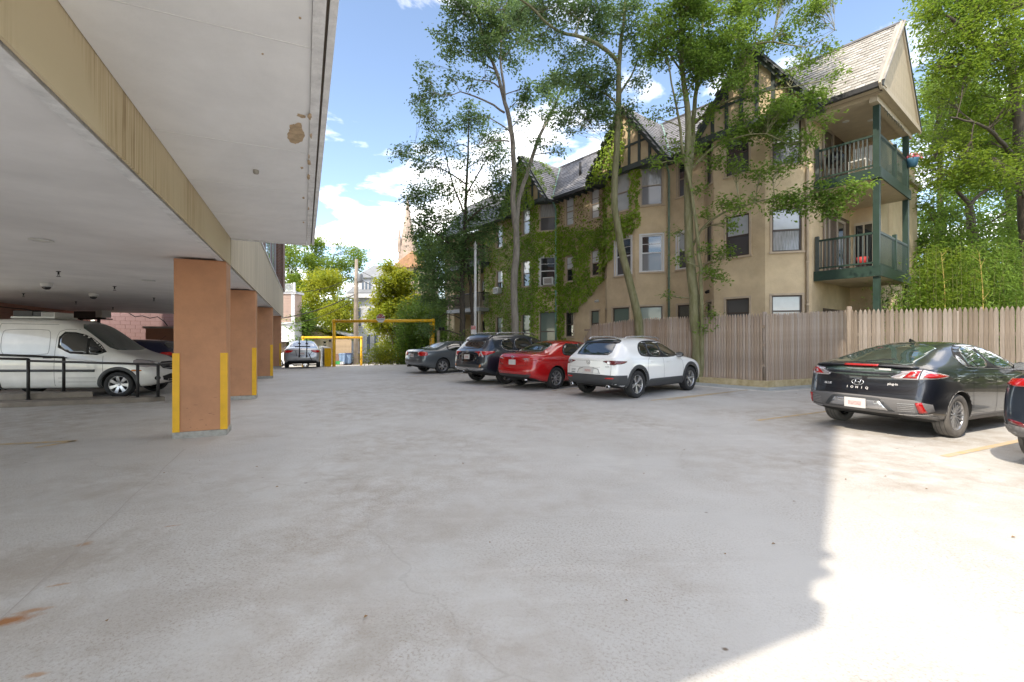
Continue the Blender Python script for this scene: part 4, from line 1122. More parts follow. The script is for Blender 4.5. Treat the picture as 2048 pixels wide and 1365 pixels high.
# ============================================================ FENCE
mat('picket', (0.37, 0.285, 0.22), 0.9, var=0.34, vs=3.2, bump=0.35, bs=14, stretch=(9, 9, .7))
mat('picket_sun', (0.23, 0.185, 0.145), 0.9, var=0.34, vs=3.2, bump=0.35, bs=14, stretch=(9, 9, .7))  # darker copy of the picket wood, its colour set against the sun on that run
def vary(m, lo, hi):
    n, l = m.node_tree.nodes, m.node_tree.links; b = n['Principled BSDF']
    src = b.inputs['Base Color'].links[0].from_socket
    oi = n.new('ShaderNodeObjectInfo'); mr = n.new('ShaderNodeMapRange'); mr.inputs['To Min'].default_value = lo; mr.inputs['To Max'].default_value = hi
    l.new(oi.outputs['Random'], mr.inputs['Value'])
    hs = n.new('ShaderNodeHueSaturation'); l.new(src, hs.inputs['Color']); l.new(mr.outputs[0], hs.inputs['Value'])
    m2 = n.new('ShaderNodeMapRange'); m2.inputs['To Min'].default_value = 1.15; m2.inputs['To Max'].default_value = .7; l.new(oi.outputs['Random'], m2.inputs['Value']); l.new(m2.outputs[0], hs.inputs['Saturation'])
    l.new(hs.outputs[0], b.inputs['Base Color'])
vary(MATS['picket'], .86, 1.13); vary(MATS['picket_sun'], .7, 1.2); vary(MATS['slate_sunlit'], .75, 1.15)
def picket_mesh(w, h, m, tip=.12):
    b = bmesh.new()
    sec = [(-w / 2, 0), (-w / 2, -.010), (-w / 4, -.024), (w / 4, -.024), (w / 2, -.010), (w / 2, 0)]
    A = [b.verts.new((x, y, 0)) for x, y in sec]; B = [b.verts.new((x, y, h - tip)) for x, y in sec]
    C_ = [b.verts.new((x * .72, y, h - tip * .42)) for x, y in sec]; D = [b.verts.new((x * .12, y * .6, h)) for x, y in sec]
    for P, Q in ((A, B), (B, C_), (C_, D)):
        for i in range(6): b.faces.new((P[i], P[(i + 1) % 6], Q[(i + 1) % 6], Q[i]))
    b.faces.new(D)
    me = bpy.data.meshes.new('picket'); b.to_mesh(me); b.free(); me.materials.append(m)
    return me
def fence(label, p, q, hfun, spacing, m, z0, skip=(), posts=()):
    t = thing('picket_fence', label, 'fence', (*p, z0))
    p, q = Vector((*p, z0)), Vector((*q, z0)); L = (q - p).length; d = (q - p) / L
    face = Vector((d.y, -d.x, 0));  face = face if face.y < 0 else -face
    ang = math.atan2(face.x, -face.y)
    me = [picket_mesh(spacing * k, 2.0, m) for k in (.93, .89, .96)]
    n = int(L / spacing)
    for k in range(n):
        if k in skip: continue
        a = (k + .5) * spacing; h = hfun(a) + random.uniform(-.012, .012)
        c = p + d * a + face * random.uniform(0, .004)
        o = inst('picket', me[k % 3], t, c - Vector(t.location), (random.uniform(-.004, .004), random.uniform(-.004, .004), ang), (1, 1, h / 2.0))
    F = lambda a, b, z: p + d * a + face * b + Vector((0, 0, z - z0))
    for z in (.45, 1.05, 1.6):
        b = bmesh.new(); beam(b, F(0.02, -.035, z0 + z), F(L - .02, -.035, z0 + min(z, hfun(L) - .3)), .05, .08); obj('fence_rail', b, m, t)
    for a, hh in posts:
        b = bmesh.new(); tube(b, [F(a, -.10 if hh < 2.1 else -.03, z0), F(a, -.10 if hh < 2.1 else -.03, z0 + hh)], .055, 8); obj('fence_post', b, m, t)
    return t
off = KC + Vector((-KD.y, KD.x, 0)) * -.28
# fence foot line sits on the kerb, 0.28 m behind its face
nA = Vector((KD.y, -KD.x, 0)) ; nA = nA if nA.y > 0 else -nA
nB = Vector((-KE.y, KE.x, 0)); nB = nB if nB.y > 0 else -nB
CRN = KC + (nA + nB).normalized() * (.28 / max(.3, (nA + nB).normalized().dot(nA)))
EA = CRN + KD * 6.95
def hA(a):      # a measured from the far (left) end
    t = 6.95 - a
    if t > 6.45: return 1.25 + (6.95 - t) * 1.25
    if t > 4.3: return 2.0 - (t - 4.3) / 2.15 * .17
    return 2.0
fence('weathered brown stockade fence on the stone kerb behind the white crossover', EA.xy, CRN.xy, hA, .083, MATS['picket'], .256, posts=((.5, 1.2), (3.0, 1.8), (5.4, 1.8), (6.9, 2.04)))
EB = CRN + KE * 4.3
fence('short weathered fence run from the kerb corner towards the taller post', (CRN + KE * .04).xy, EB.xy, lambda a: 1.99 + a * .05, .083, MATS['picket'], .256, posts=((1.6, 1.9),))
C0, C1 = Vector((8.62, 11.62, 0)), Vector((14.6, 9.0, 0))
dC = (C1 - C0).normalized()
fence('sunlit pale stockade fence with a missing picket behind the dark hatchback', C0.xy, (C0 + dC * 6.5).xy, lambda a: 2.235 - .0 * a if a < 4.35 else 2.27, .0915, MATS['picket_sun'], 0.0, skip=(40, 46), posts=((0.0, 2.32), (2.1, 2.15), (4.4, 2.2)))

fence('added stockade fence run beyond the right edge, unseen but for reflections', (C0 + dC * 6.5 + Vector((4.4, -1.9, 0))).xy, (20.0, -14.0), lambda a: 2.1, .40, MATS['picket_sun'], 0.0)  # run added out of frame to give the car sides something dark to reflect
# ============================================================ FOLIAGE TOOLS
leaf_mat('leaf_mid', (0.075, 0.15, 0.024), (0.19, 0.31, 0.05), 0.42, 1.0)
leaf_mat('leaf_cool', (0.075, 0.145, 0.055), (0.18, 0.285, 0.10), 0.40, 1.0)
leaf_mat('leaf_bright', (0.075, 0.15, 0.018), (0.19, 0.28, 0.035), 0.55, 0.8)
leaf_mat('leaf_yellow', (0.12, 0.19, 0.018), (0.33, 0.34, 0.03), 0.50, 0.6, (0.45, 0.38, 0.05))
leaf_mat('leaf_ivy', (0.115, 0.21, 0.018), (0.27, 0.39, 0.04), 0.25, 1.6)
leaf_mat('leaf_dry', (0.16, 0.085, 0.045), (0.22, 0.14, 0.07), 0.2, 2.0)
mat('bark_pale', (0.30, 0.27, 0.225), 0.95, var=0.35, vs=3.5, bump=1.0, bs=14, stretch=(3, 3, .6))
mat('bark_dark', (0.10, 0.08, 0.062), 0.95, var=0.35, vs=4, bump=0.8, bs=9, stretch=(3, 3, .8))
mat('bark_moss', (0.20, 0.19, 0.115), 0.95, var=0.4, vs=3.0, bump=0.9, bs=10, stretch=(3, 3, .8), tint=(0.13, 0.13, 0.05))

def leaf_arrays(C, N, size, jit=.55, aspect=.5, droop=0.25):
    """leaves at C (n,3) facing roughly N (n,3): folded two-triangle blades -> V, F"""
    n = len(C)
    N = N + RNG.normal(0, jit, (n, 3)); N /= np.linalg.norm(N, axis=1, keepdims=True) + 1e-9
    A = RNG.normal(0, 1, (n, 3)); A[:, 2] -= droop * 3
    A -= N * np.sum(A * N, axis=1, keepdims=True); A /= np.linalg.norm(A, axis=1, keepdims=True) + 1e-9
    B = np.cross(N, A)
    s = (size * RNG.uniform(.65, 1.25, n))[:, None]
    v0 = C; v2 = C + A * s
    f = N * s * .12
    v1 = C + A * s * .45 + B * s * aspect * .5 + f; v3 = C + A * s * .45 - B * s * aspect * .5 + f
    V = np.stack([v0, v1, v2, v3], 1).reshape(-1, 3)
    i = np.arange(n) * 4
    F = np.concatenate([np.stack([i, i + 1, i + 2], 1), np.stack([i, i + 2, i + 3], 1)])
    return V, F

class Tubes:
    """many thin branches collected as one numpy mesh"""
    def __init__(s): s.V, s.F, s.n = [], [], 0
    def add(s, P, r, seg=5):
        P = np.asarray(P, float); n = len(P); r = np.asarray(r, float) if np.ndim(r) else np.full(n, r)
        D = np.gradient(P, axis=0); D /= np.linalg.norm(D, axis=1, keepdims=True) + 1e-9
        ref = np.array([.31, .17, .93]); 
        if abs(D[0] @ ref) > .93: ref = np.array([1., .1, 0])
        X = np.cross(D, ref); X /= np.linalg.norm(X, axis=1, keepdims=True) + 1e-9; Y = np.cross(D, X)
        a = np.arange(seg) * 2 * PI / seg
        V = P[:, None] + (X[:, None] * np.cos(a)[None, :, None] + Y[:, None] * np.sin(a)[None, :, None]) * r[:, None, None]
        s.V.append(V.reshape(-1, 3))
        k = np.arange(seg); k2 = (k + 1) % seg
        for i in range(n - 1):
            s.F.append(np.stack([k + i * seg, k2 + i * seg, k2 + (i + 1) * seg, k + (i + 1) * seg], 1) + s.n)
        s.n += n * seg
    def build(s, name, m, parent, base):
        return np_mesh(name, np.concatenate(s.V), np.concatenate(s.F), m, parent, base, smooth=True)

def smooth_path(P, R_, step=.35, wob=.0):
    P = [np.array(p, float) for p in P]; out, rr = [], []
    for i in range(len(P) - 1):
        p0 = P[max(i - 1, 0)]; p1 = P[i]; p2 = P[i + 1]; p3 = P[min(i + 2, len(P) - 1)]
        n = max(2, int(np.linalg.norm(p2 - p1) / step))
        for k in range(n):
            t = k / n
            q = .5 * ((2 * p1) + (-p0 + p2) * t + (2 * p0 - 5 * p1 + 4 * p2 - p3) * t * t + (-p0 + 3 * p1 - 3 * p2 + p3) * t ** 3)
            out.append(q + RNG.normal(0, wob, 3)); rr.append(R_[i] * (1 - t) + R_[i + 1] * t)
    out.append(P[-1]); rr.append(R_[-1])
    return np.array(out), np.array(rr)

def tree(name, label, cat, base, limbs, blobs, leafm, barkm, leaf=.10, per=9, spread=.20, group=None, seg=8, wob=.012, aspect=.5, tipjit=1.0):
    """limbs: [(points, radii)]; blobs: [(centre, (rx,ry,rz), twigs)]; leaves hang in sprays round twig ends"""
    base = Vector(base)
    t = thing(name, label, cat, base, group=group)
    T = Tubes(); S = []; SR = []
    for P, r in limbs:
        Q, rr = smooth_path(P, r, wob=wob); T.add(Q, rr, seg); S.append(Q); SR.append(rr)
    S = np.concatenate(S); SR = np.concatenate(SR)
    LC, LN = [], []
    for c, rad, nt in blobs:
        c = np.array(c, float); rad = np.array(rad, float)
        d = np.linalg.norm(S - c, axis=1) + np.maximum(0, S[:, 2] - c[2]) * 1.2
        j = int(np.argmin(d)); a = S[j]
        if np.linalg.norm(a - c) > .3:
            mid = (a + c) / 2 + np.array([0, 0, .08 * np.linalg.norm(c - a)]) + RNG.normal(0, .08, 3)
            r0 = min(SR[j] * .6, .012 + .012 * np.linalg.norm(c - a)); L_, lr = smooth_path([a, mid, c], [r0, r0 * .7, r0 * .35], .25, .01); T.add(L_, lr, 5)
        else: L_ = np.array([a, c])
        for k in range(nt):
            u = RNG.normal(0, 1, 3); u /= np.linalg.norm(u); tip = c + u * rad * RNG.uniform(.25, 1.0) ** .6 * tipjit
            m_ = L_[int(RNG.uniform(.35, 1) * (len(L_) - 1))]
            mid = (m_ + tip) / 2 + RNG.normal(0, .06, 3) + np.array([0, 0, .05])
            tw = np.array([m_, mid, tip]); tw2 = np.array([m_, m_ * .4 + mid * .6, mid * .5 + tip * .5 , tip])
            T.add(tw2, [.007, .006, .004, .0015], 3)
            nl = max(3, int(RNG.normal(per, per * .3)))
            f = RNG.uniform(.35, 1.05, nl)[:, None]
            pos = mid * (1 - f) + tip * f + RNG.normal(0, spread, (nl, 3)) * np.array([1, 1, .7])
            LC.append(pos); LN.append(np.tile([0, 0, 1.0], (nl, 1)) + (pos - c) * .3)
    tr = T.build('trunk', barkm, t, base)
    if LC:
        V, F = leaf_arrays(np.concatenate(LC), np.concatenate(LN), leaf, aspect=aspect)
        cr = np_mesh('crown', V, F, leafm, t, base); cr['kind'] = 'stuff'
    return t
NLEAF = 0

# ---- ivy on the apartment house
def ivy():
    C, Nn, Dc, Dn = [], [], [], []
    holes = {}
    for (i, c, w, z, *_r) in WIN:
        L = FACE[i][3]; holes.setdefault(i, []).append((L * c - w / 2 - .05, L * c + w / 2 + .05, z[0] - .04, z[1] + .03))
    def lim(i, a, z):
        """strength of the ivy 0..1 at face i"""
        p = FACE[i][0] + FACE[i][1] * a
        t = (p.x - 4.1) * .616 - (p.y - 22.3) * .788
        nz = noise.noise(Vector((t * .9, z * .9, i * 0.0))) + .5 * noise.noise(Vector((t * 2.6, z * 2.6, 4)))
        if i in (4, 5, 6): return .95 if (z < 8.3 + nz) else .8
        if i in (7, 8):
            base = 1.15 - (.5 if z < 2.6 else 0) + nz * .5
            if z > 8.0: base += .3
            return base - (.55 if (i == 8 and 3.0 < z < 4.2) else 0)
        if i == 9:
            zl = 4.3 + (t - .6) * .70 if t > -1.3 else 3.0 + (t + 1.3) * 2.2
            zl += nz * .35
            if z < zl: return 0
            if z > 7.0 + .5 * nz + (.3 if t < -1.7 else 0): return .12
            return 1.25
        if i in (10, 11):
            zl = 4.4 + (t - .6) * .75 + nz * .25
            if z < zl: return 0
            if i == 11 and z > 7.0: return .65 + nz if (a < .35 or a > 1.2) else .3 + nz
            return 1.2
        if i == 12: return 1.0 if (z > 6.25 and a < .16 + .1 * nz) else 0
        return 0
    for i in (3, 4, 5, 6, 7, 8, 9, 10, 11, 12):
        p, d, nrm, L = FACE[i]
        area = L * 9.2; n = int(area * (330 if i > 6 else 190))
        A = RNG.uniform(0, L, n); Z = RNG.uniform(.0, 9.1, n); K = RNG.uniform(0, 1, n)
        for a, z, k in zip(A, Z, K):
            if any(h[0] < a < h[1] and h[2] < z < h[3] for h in holes.get(i, [])): continue
            s = lim(i, a, z)
            if k < s:
                q = p + d * a + nrm * (.03 + .10 * random.random() ** 1.5); C.append((q.x, q.y, z)); Nn.append((nrm.x, nrm.y, .35))
            elif i == 9 and z > 6.6 and k < .45:
                q = p + d * a + nrm * (.012 + .03 * random.random()); Dc.append((q.x, q.y, z)); Dn.append((nrm.x, nrm.y, .2))
    # over the gables
    for gi, (tc, hw, of, az) in enumerate(GC[:2]):
        n = 3400 if gi == 0 else 2600
        for _ in range(n):
            a = random.uniform(-hw - .15, hw); z = random.uniform(8.6, az + .1)
            if z > az - abs(a) / hw * (az - GB) + .12: continue
            nz = noise.noise(Vector((a * 1.3, z * 1.3, gi * 5)))
            if gi == 1 and a > .15 + nz * .8: continue
            if gi == 0 and a > 1.1 + nz: continue
            q = AP(tc + a, of + .02 + .16 * random.random(), z); C.append(tuple(q)); Nn.append((FN.x, FN.y, .3))
        # spilling over the roof edge
        for _ in range(1700 if gi == 0 else 500):
            f = random.random(); o_ = random.uniform(-.9, of + .1) if gi == 0 else random.uniform(.4, of + .15)
            sgn = 1 if (gi == 0 and random.random() < .6) else -1
            q = AP(tc + sgn * hw * (1 - f), o_, GB + f * (az - GB) + .05 + .1 * random.random())
            if gi == 0 and sgn == 1 and noise.noise(Vector((f * 3, o_ * 2, 1))) < -.05: continue
            C.append(tuple(q)); Nn.append((FN.x * .4 + FA.x * sgn, FN.y * .4 + FA.y * sgn, .8))
    t = thing('ivy', 'dense green ivy climbing over the bays and wall of the stucco house', 'ivy', AP(-2, .3, 0))
    V, F = leaf_arrays(np.array(C), np.array(Nn), .125, jit=.32, aspect=.8, droop=.5)
    o = np_mesh('foliage', V, F, MATS['leaf_ivy'], t, AP(-2, .3, 0)); o['kind'] = 'stuff'
    V, F = leaf_arrays(np.array(Dc), np.array(Dn), .10, jit=.4, aspect=.4, droop=.3)
    o = np_mesh('dry_stems', V, F, MATS['leaf_dry'], t, AP(-2, .3, 0)); o['kind'] = 'stuff'
ivy()
# ============================================================ TREES
def LP(Y, pts, dy=None):
    out = []
    for i, p in enumerate(pts):
        u, v = p[0], p[1]; d = p[2] if len(p) > 2 else 0
        out.append(tuple(at(u, v, Y + d)))
    return out
def BL(Y, items, k=1.0, depth=1.0, tw=1.0):
    """items (u, v, r_px, twigs[, depth offset])"""
    o = []
    for it in items:
        u, v, r, n = it[:4]; d = it[4] if len(it) > 4 else random.uniform(-1, 1) * depth
        rm = r / FPX * Y
        o.append((tuple(at(u, v, Y + d)), (rm, max(rm * .9, .35), rm * .85), max(2, int(n * tw))))
    return o

# --- slender ash with a fork, left of the ivy wall
Y = 21.5
limbs = [
 (LP(Y, [(1031, 745), (1030, 640), (1028, 560), (1034, 490), (1026, 415), (1028, 352), (1023, 260), (1010, 207), (998, 158), (977, 105), (959, 49), (950, 0), (944, -40)]), [.20, .18, .17, .16, .13, .125, .115, .10, .085, .07, .055, .04, .03]),
 (LP(Y, [(1033, 455), (1038, 400, .2), (1061, 327, .5), (1079, 274, .7), (1107, 218, 1), (1122, 180, 1.1), (1130, 140, 1.2)]), [.12, .10, .095, .08, .06, .04, .02]),
 (LP(Y, [(1010, 207), (1008, 169, -.3), (1001, 123, -.5), (1003, 70, -.6), (1010, 20, -.8)]), [.07, .06, .05, .04, .02]),
 (LP(Y, [(1009, 226), (987, 211), (949, 193, -.4), (921, 185, -.6), (896, 192, -.8), (868, 186, -1)]), [.055, .045, .035, .025, .018, .01]),
 (LP(Y, [(998, 176), (977, 163), (949, 160, .4), (925, 150, .6)]), [.04, .03, .02, .01]),
 (LP(Y, [(1019, 262), (991, 243), (965, 230, .3)]), [.04, .025, .01]),
 (LP(Y, [(1019, 283), (987, 281), (955, 292, -.3)]), [.04, .025, .012]),
 (LP(Y, [(990, 140), (960, 122, .6), (930, 110, .8), (900, 92, 1)]), [.04, .03, .02, .01]),
 (LP(Y, [(1003, 120), (1030, 90, .5), (1060, 60, .7)]), [.04, .03, .015]),
 (LP(Y, [(1075, 285, .7), (1095, 270, .9), (1110, 262, .9)]), [.02, .012, .006]),
]
b = BL(Y, [(896, 85, 28, 16), (925, 25, 45, 34), (905, 5, 40, 24), (938, 95, 34, 24), (962, 70, 36, 36), (985, 55, 40, 44), (965, 100, 30, 28), (1000, 15, 45, 44), (955, 10, 42, 40), (1030, 60, 45, 40), (1040, 15, 48, 44), (1000, 95, 34, 24), (1060, 85, 34, 20),
  (850, 160, 22, 12), (846, 135, 14, 6), (833, 200, 15, 9), (862, 200, 22, 10), (880, 195, 24, 10), (905, 155, 22, 8), (900, 112, 22, 12), (945, 165, 22, 8), (975, 150, 26, 8), (880, 60, 22, 8),
  (1054, 207, 20, 16), (1062, 180, 18, 12), (1086, 180, 26, 20), (1100, 160, 24, 14), (1097, 232, 18, 9), (1118, 205, 22, 12), (1079, 282, 14, 6), (1102, 285, 13, 5), (1120, 305, 10, 4), (1042, 262, 12, 3), (965, 240, 12, 4), (955, 292, 12, 5), (1050, 235, 14, 6), (1135, 175, 22, 10), (1028, 130, 26, 10), (1050, 330, 10, 3)], depth=.9, tw=1.25)
tree('ash_tree', 'slender pale-barked tree with forked trunk left of the ivy wall, behind the black SUV', 'tree', at(1031, 742, Y), limbs, b, MATS['leaf_cool'], MATS['bark_pale'], leaf=.165, per=16, spread=.17, group='tall trees between the cars and the stucco house')

# --- smaller dense tree at the far end of the house
Y = 24.5
limbs = [
 (LP(Y, [(925, 725), (925, 640), (924, 560), (928, 500), (931, 440), (932, 380), (936, 310), (938, 240)]), [.17, .15, .14, .12, .10, .075, .05, .02]),
 (LP(Y, [(948, 725, .3), (946, 660, .3), (943, 600, .2), (940, 560, .1), (931, 505)]), [.11, .10, .09, .08, .07]),
 (LP(Y, [(930, 430), (910, 380, -.4), (895, 330, -.6), (885, 280, -.7)]), [.06, .045, .03, .015]),
 (LP(Y, [(933, 370), (905, 350, .3), (865, 330, .5), (825, 318, .7)]), [.05, .04, .025, .01]),
 (LP(Y, [(932, 390), (955, 350, .5), (980, 310, .7), (1000, 285, .8)]), [.05, .04, .025, .012]),
 (LP(Y, [(930, 450), (960, 420, -.5), (1000, 400, -.7)]), [.06, .04, .02]),
 (LP(Y, [(927, 520), (890, 480, -.5), (850, 450, -.9), (815, 420, -1)]), [.07, .05, .035, .02]),
 (LP(Y, [(926, 570), (890, 550, .5), (860, 545, .9)]), [.06, .04, .02]),
]
b = BL(Y, [(855, 225, 20, 14), (845, 218, 14, 8), (862, 250, 20, 12), (938, 222, 24, 18), (930, 250, 34, 24), (960, 245, 28, 18), (895, 255, 22, 12), (985, 275, 32, 22), (1000, 300, 26, 16), (1005, 335, 30, 22), (975, 320, 26, 12), (868, 290, 26, 16), (850, 300, 22, 14), (815, 305, 18, 12), (800, 312, 14, 8), (835, 335, 22, 14),
  (880, 330, 28, 12), (925, 330, 28, 10), (900, 300, 26, 12), (860, 375, 30, 20), (835, 385, 24, 18), (812, 395, 18, 12), (850, 410, 26, 20), (895, 380, 34, 20), (940, 380, 36, 22), (985, 385, 32, 24), (1003, 372, 26, 18), (1000, 420, 28, 20), (965, 430, 36, 30),
  (925, 440, 42, 42), (880, 430, 38, 36), (850, 450, 30, 30), (830, 470, 22, 18), (860, 485, 32, 34), (895, 480, 42, 48), (940, 480, 42, 44), (980, 470, 34, 28), (845, 520, 28, 26), (875, 525, 36, 40), (915, 520, 38, 34), (955, 515, 32, 20), (855, 560, 30, 30), (885, 570, 34, 34), (912, 560, 30, 22), (860, 600, 26, 24), (885, 610, 24, 18), (845, 585, 22, 16), (940, 545, 26, 10), (870, 640, 26, 20), (850, 660, 22, 16)], depth=1.1, tw=1.0)
tree('linden_tree', 'dense blue-green tree with twin trunks covering the far end of the house', 'tree', at(925, 722, Y), limbs, b, MATS['leaf_cool'], MATS['bark_dark'], leaf=.17, per=20, spread=.20, group='tall trees between the cars and the stucco house')

# --- leaning tree in the middle
Y = 16.6
limbs = [
 (LP(Y, [(1283, 745), (1279, 667), (1274, 624), (1261, 572), (1247, 519), (1237, 466), (1230, 417), (1229, 361), (1233, 308), (1236, 255), (1237, 197), (1238, 130), (1241, 88), (1246, 53), (1251, 0), (1254, -60)]), [.20, .165, .15, .14, .135, .125, .12, .115, .11, .105, .10, .085, .07, .06, .05, .03]),
 (LP(Y, [(1238, 130), (1212, 100, -.3), (1177, 79, -.6), (1149, 71, -.7), (1118, 62, -.9), (1086, 39, -1.1), (1058, 12, -1.2), (1026, -8, -1.3)]), [.075, .07, .06, .055, .05, .04, .035, .025]),
 (LP(Y, [(1234, 210), (1209, 186, .4), (1167, 172, .8), (1130, 170, 1)]), [.045, .035, .025, .012]),
 (LP(Y, [(1238, 190), (1255, 165, .4), (1268, 140, .6), (1282, 100, .8), (1290, 60, .9)]), [.05, .04, .03, .02, .012]),
 (LP(Y, [(1150, 72, -.7), (1160, 40, -.5), (1180, 10, -.4)]), [.03, .02, .01]),
 (LP(Y, [(1233, 330), (1215, 300, .3), (1200, 270, .4)]), [.02, .012, .006]),
]
b = BL(Y, [(1060, 35, 38, 30), (1095, 15, 42, 36), (1035, 45, 28, 16), (1130, 22, 40, 32), (1165, 30, 38, 30), (1075, 75, 28, 16), (1110, 80, 28, 14), (1135, 110, 30, 16), (1165, 110, 30, 18), (1195, 70, 34, 26), (1190, 25, 38, 30), (1225, 30, 38, 30), (1262, 20, 36, 28), (1265, 70, 34, 24), (1285, 110, 30, 22), (1275, 165, 26, 14), (1300, 60, 36, 26),
  (1130, 152, 24, 20), (1105, 160, 18, 10), (1160, 165, 30, 28), (1185, 150, 28, 24), (1170, 200, 30, 28), (1200, 195, 28, 26), (1150, 215, 24, 18), (1132, 238, 17, 10), (1188, 232, 26, 22), (1212, 222, 22, 20), (1215, 165, 24, 20), (1160, 252, 14, 8), (1222, 252, 16, 10), (1135, 262, 10, 4), (1110, 248, 12, 4), (1256, 215, 18, 8), (1262, 250, 16, 6), (1210, 130, 24, 12)], depth=.8, tw=1.25)
tree('maple_tree', 'mossy leaning trunk rising behind the white crossover, its limb arching left', 'tree', at(1282, 742, Y), limbs, b, MATS['leaf_cool'], MATS['bark_moss'], leaf=.125, per=18, spread=.15, group='tall trees between the cars and the stucco house')

# --- big tree at the fence
Y = 15.0
limbs = [
 (LP(Y, [(1396, 768), (1395, 688), (1390, 642), (1385, 572), (1379, 501), (1377, 431), (1376, 378), (1377, 300), (1375, 238), (1371, 190), (1365, 141), (1362, 70), (1360, 0), (1357, -60)]), [.22, .18, .17, .16, .15, .14, .13, .11, .10, .085, .075, .06, .05, .03]),
 (LP(Y, [(1403, 745, -.15), (1404, 642, -.25), (1399, 537, -.3), (1393, 466, -.3), (1381, 378, -.25), (1368, 318, -.3), (1360, 255, -.4), (1348, 190, -.5), (1335, 120, -.6), (1322, 60, -.7)]), [.075, .065, .06, .055, .05, .045, .04, .03, .02, .012]),
 (LP(Y, [(1377, 380), (1383, 310, .3), (1387, 246, .5), (1393, 176, .7), (1399, 116, .9), (1406, 35, 1), (1412, -40, 1.2)]), [.09, .085, .08, .07, .055, .04, .025]),
 (LP(Y, [(1393, 180, .7), (1425, 130, .3), (1480, 95, 0), (1545, 85, -.4), (1610, 95, -.8), (1670, 60, -1)]), [.05, .04, .033, .025, .015, .008]),
 (LP(Y, [(1387, 250, .5), (1430, 215, 0), (1490, 190, -.6), (1550, 180, -1), (1610, 170, -1.4), (1660, 160, -1.6)]), [.05, .042, .033, .025, .016, .008]),
 (LP(Y, [(1378, 345), (1420, 300, -.4), (1470, 275, -.8), (1530, 270, -1.2), (1580, 290, -1.5)]), [.045, .035, .027, .018, .008]),
 (LP(Y, [(1381, 500), (1420, 440, -.5), (1480, 415, -1), (1550, 395, -1.6), (1620, 385, -2.1), (1690, 375, -2.5)]), [.045, .035, .027, .02, .013, .006]),
 (LP(Y, [(1399, 560, -.3), (1420, 530, -.4), (1440, 520, -.5)]), [.02, .012, .006]),
 (LP(Y, [(1400, 620, -.3), (1412, 606, -.4), (1425, 615, -.5)]), [.015, .01, .006]),
 (LP(Y, [(1368, 150), (1340, 110, .4), (1318, 70, .5)]), [.04, .028, .012]),
]
items = []
rr = random.Random(3)
for _ in range(52):      # the crown proper above the gable
    u = rr.uniform(1300, 1600); v = rr.uniform(-30, 150)
    if u > 1560 and v > 90: continue
    items.append((u, v, rr.uniform(22, 34), rr.randint(18, 28)))
for _ in range(17):
    items.append((rr.uniform(1590, 1670), rr.uniform(-20, 130), rr.uniform(14, 22), rr.randint(6, 11)))
for _ in range(24):      # boughs hanging in front of the gable
    u = rr.uniform(1400, 1640); v = rr.uniform(140, 290)
    items.append((u, v, rr.uniform(16, 26), rr.randint(12, 20), rr.uniform(-1.6, 0)))
for _ in range(12):
    items.append((rr.uniform(1300, 1400), rr.uniform(150, 330), rr.uniform(12, 22), rr.randint(4, 9)))
items += [(1440, 320, 20, 12, -.6), (1475, 330, 22, 16, -.9), (1520, 345, 20, 14, -1.2), (1560, 335, 22, 16, -1.3), (1600, 320, 18, 10, -1.4), (1625, 270, 18, 10, -1.4), (1655, 235, 16, 9, -1.5), (1675, 150, 12, 5, -1.4),
  (1455, 405, 18, 12, -.8), (1480, 420, 20, 14, -1), (1465, 450, 16, 9, -.9), (1505, 400, 12, 5, -1.2), (1560, 405, 20, 14, -1.6), (1585, 400, 22, 18, -1.8), (1610, 415, 22, 18, -2), (1640, 400, 24, 22, -2.1), (1668, 410, 22, 20, -2.3), (1695, 385, 22, 18, -2.5), (1715, 375, 16, 10, -2.6), (1660, 435, 18, 10, -2.2), (1550, 425, 12, 6, -1.5), (1630, 370, 16, 8, -2.1),
  (1415, 430, 16, 8, -.4), (1440, 510, 16, 10, -.5), (1455, 500, 12, 6, -.5), (1425, 540, 15, 9, -.5), (1440, 560, 14, 8, -.5), (1410, 500, 12, 5, -.4), (1360, 520, 12, 5), (1330, 590, 10, 4, .3), (1425, 628, 11, 6, -.5), (1405, 655, 10, 4, -.4), (1345, 470, 12, 4), (1400, 380, 14, 6)]
tree('elm_tree', 'tall twin-stemmed tree at the fence, boughs hanging in front of the half-timbered gable', 'tree', at(1396, 768, Y), limbs, BL(Y, items, depth=.9, tw=1.1), MATS['leaf_mid'], MATS['bark_moss'], leaf=.118, per=16, spread=.14, group='tall trees between the cars and the stucco house')

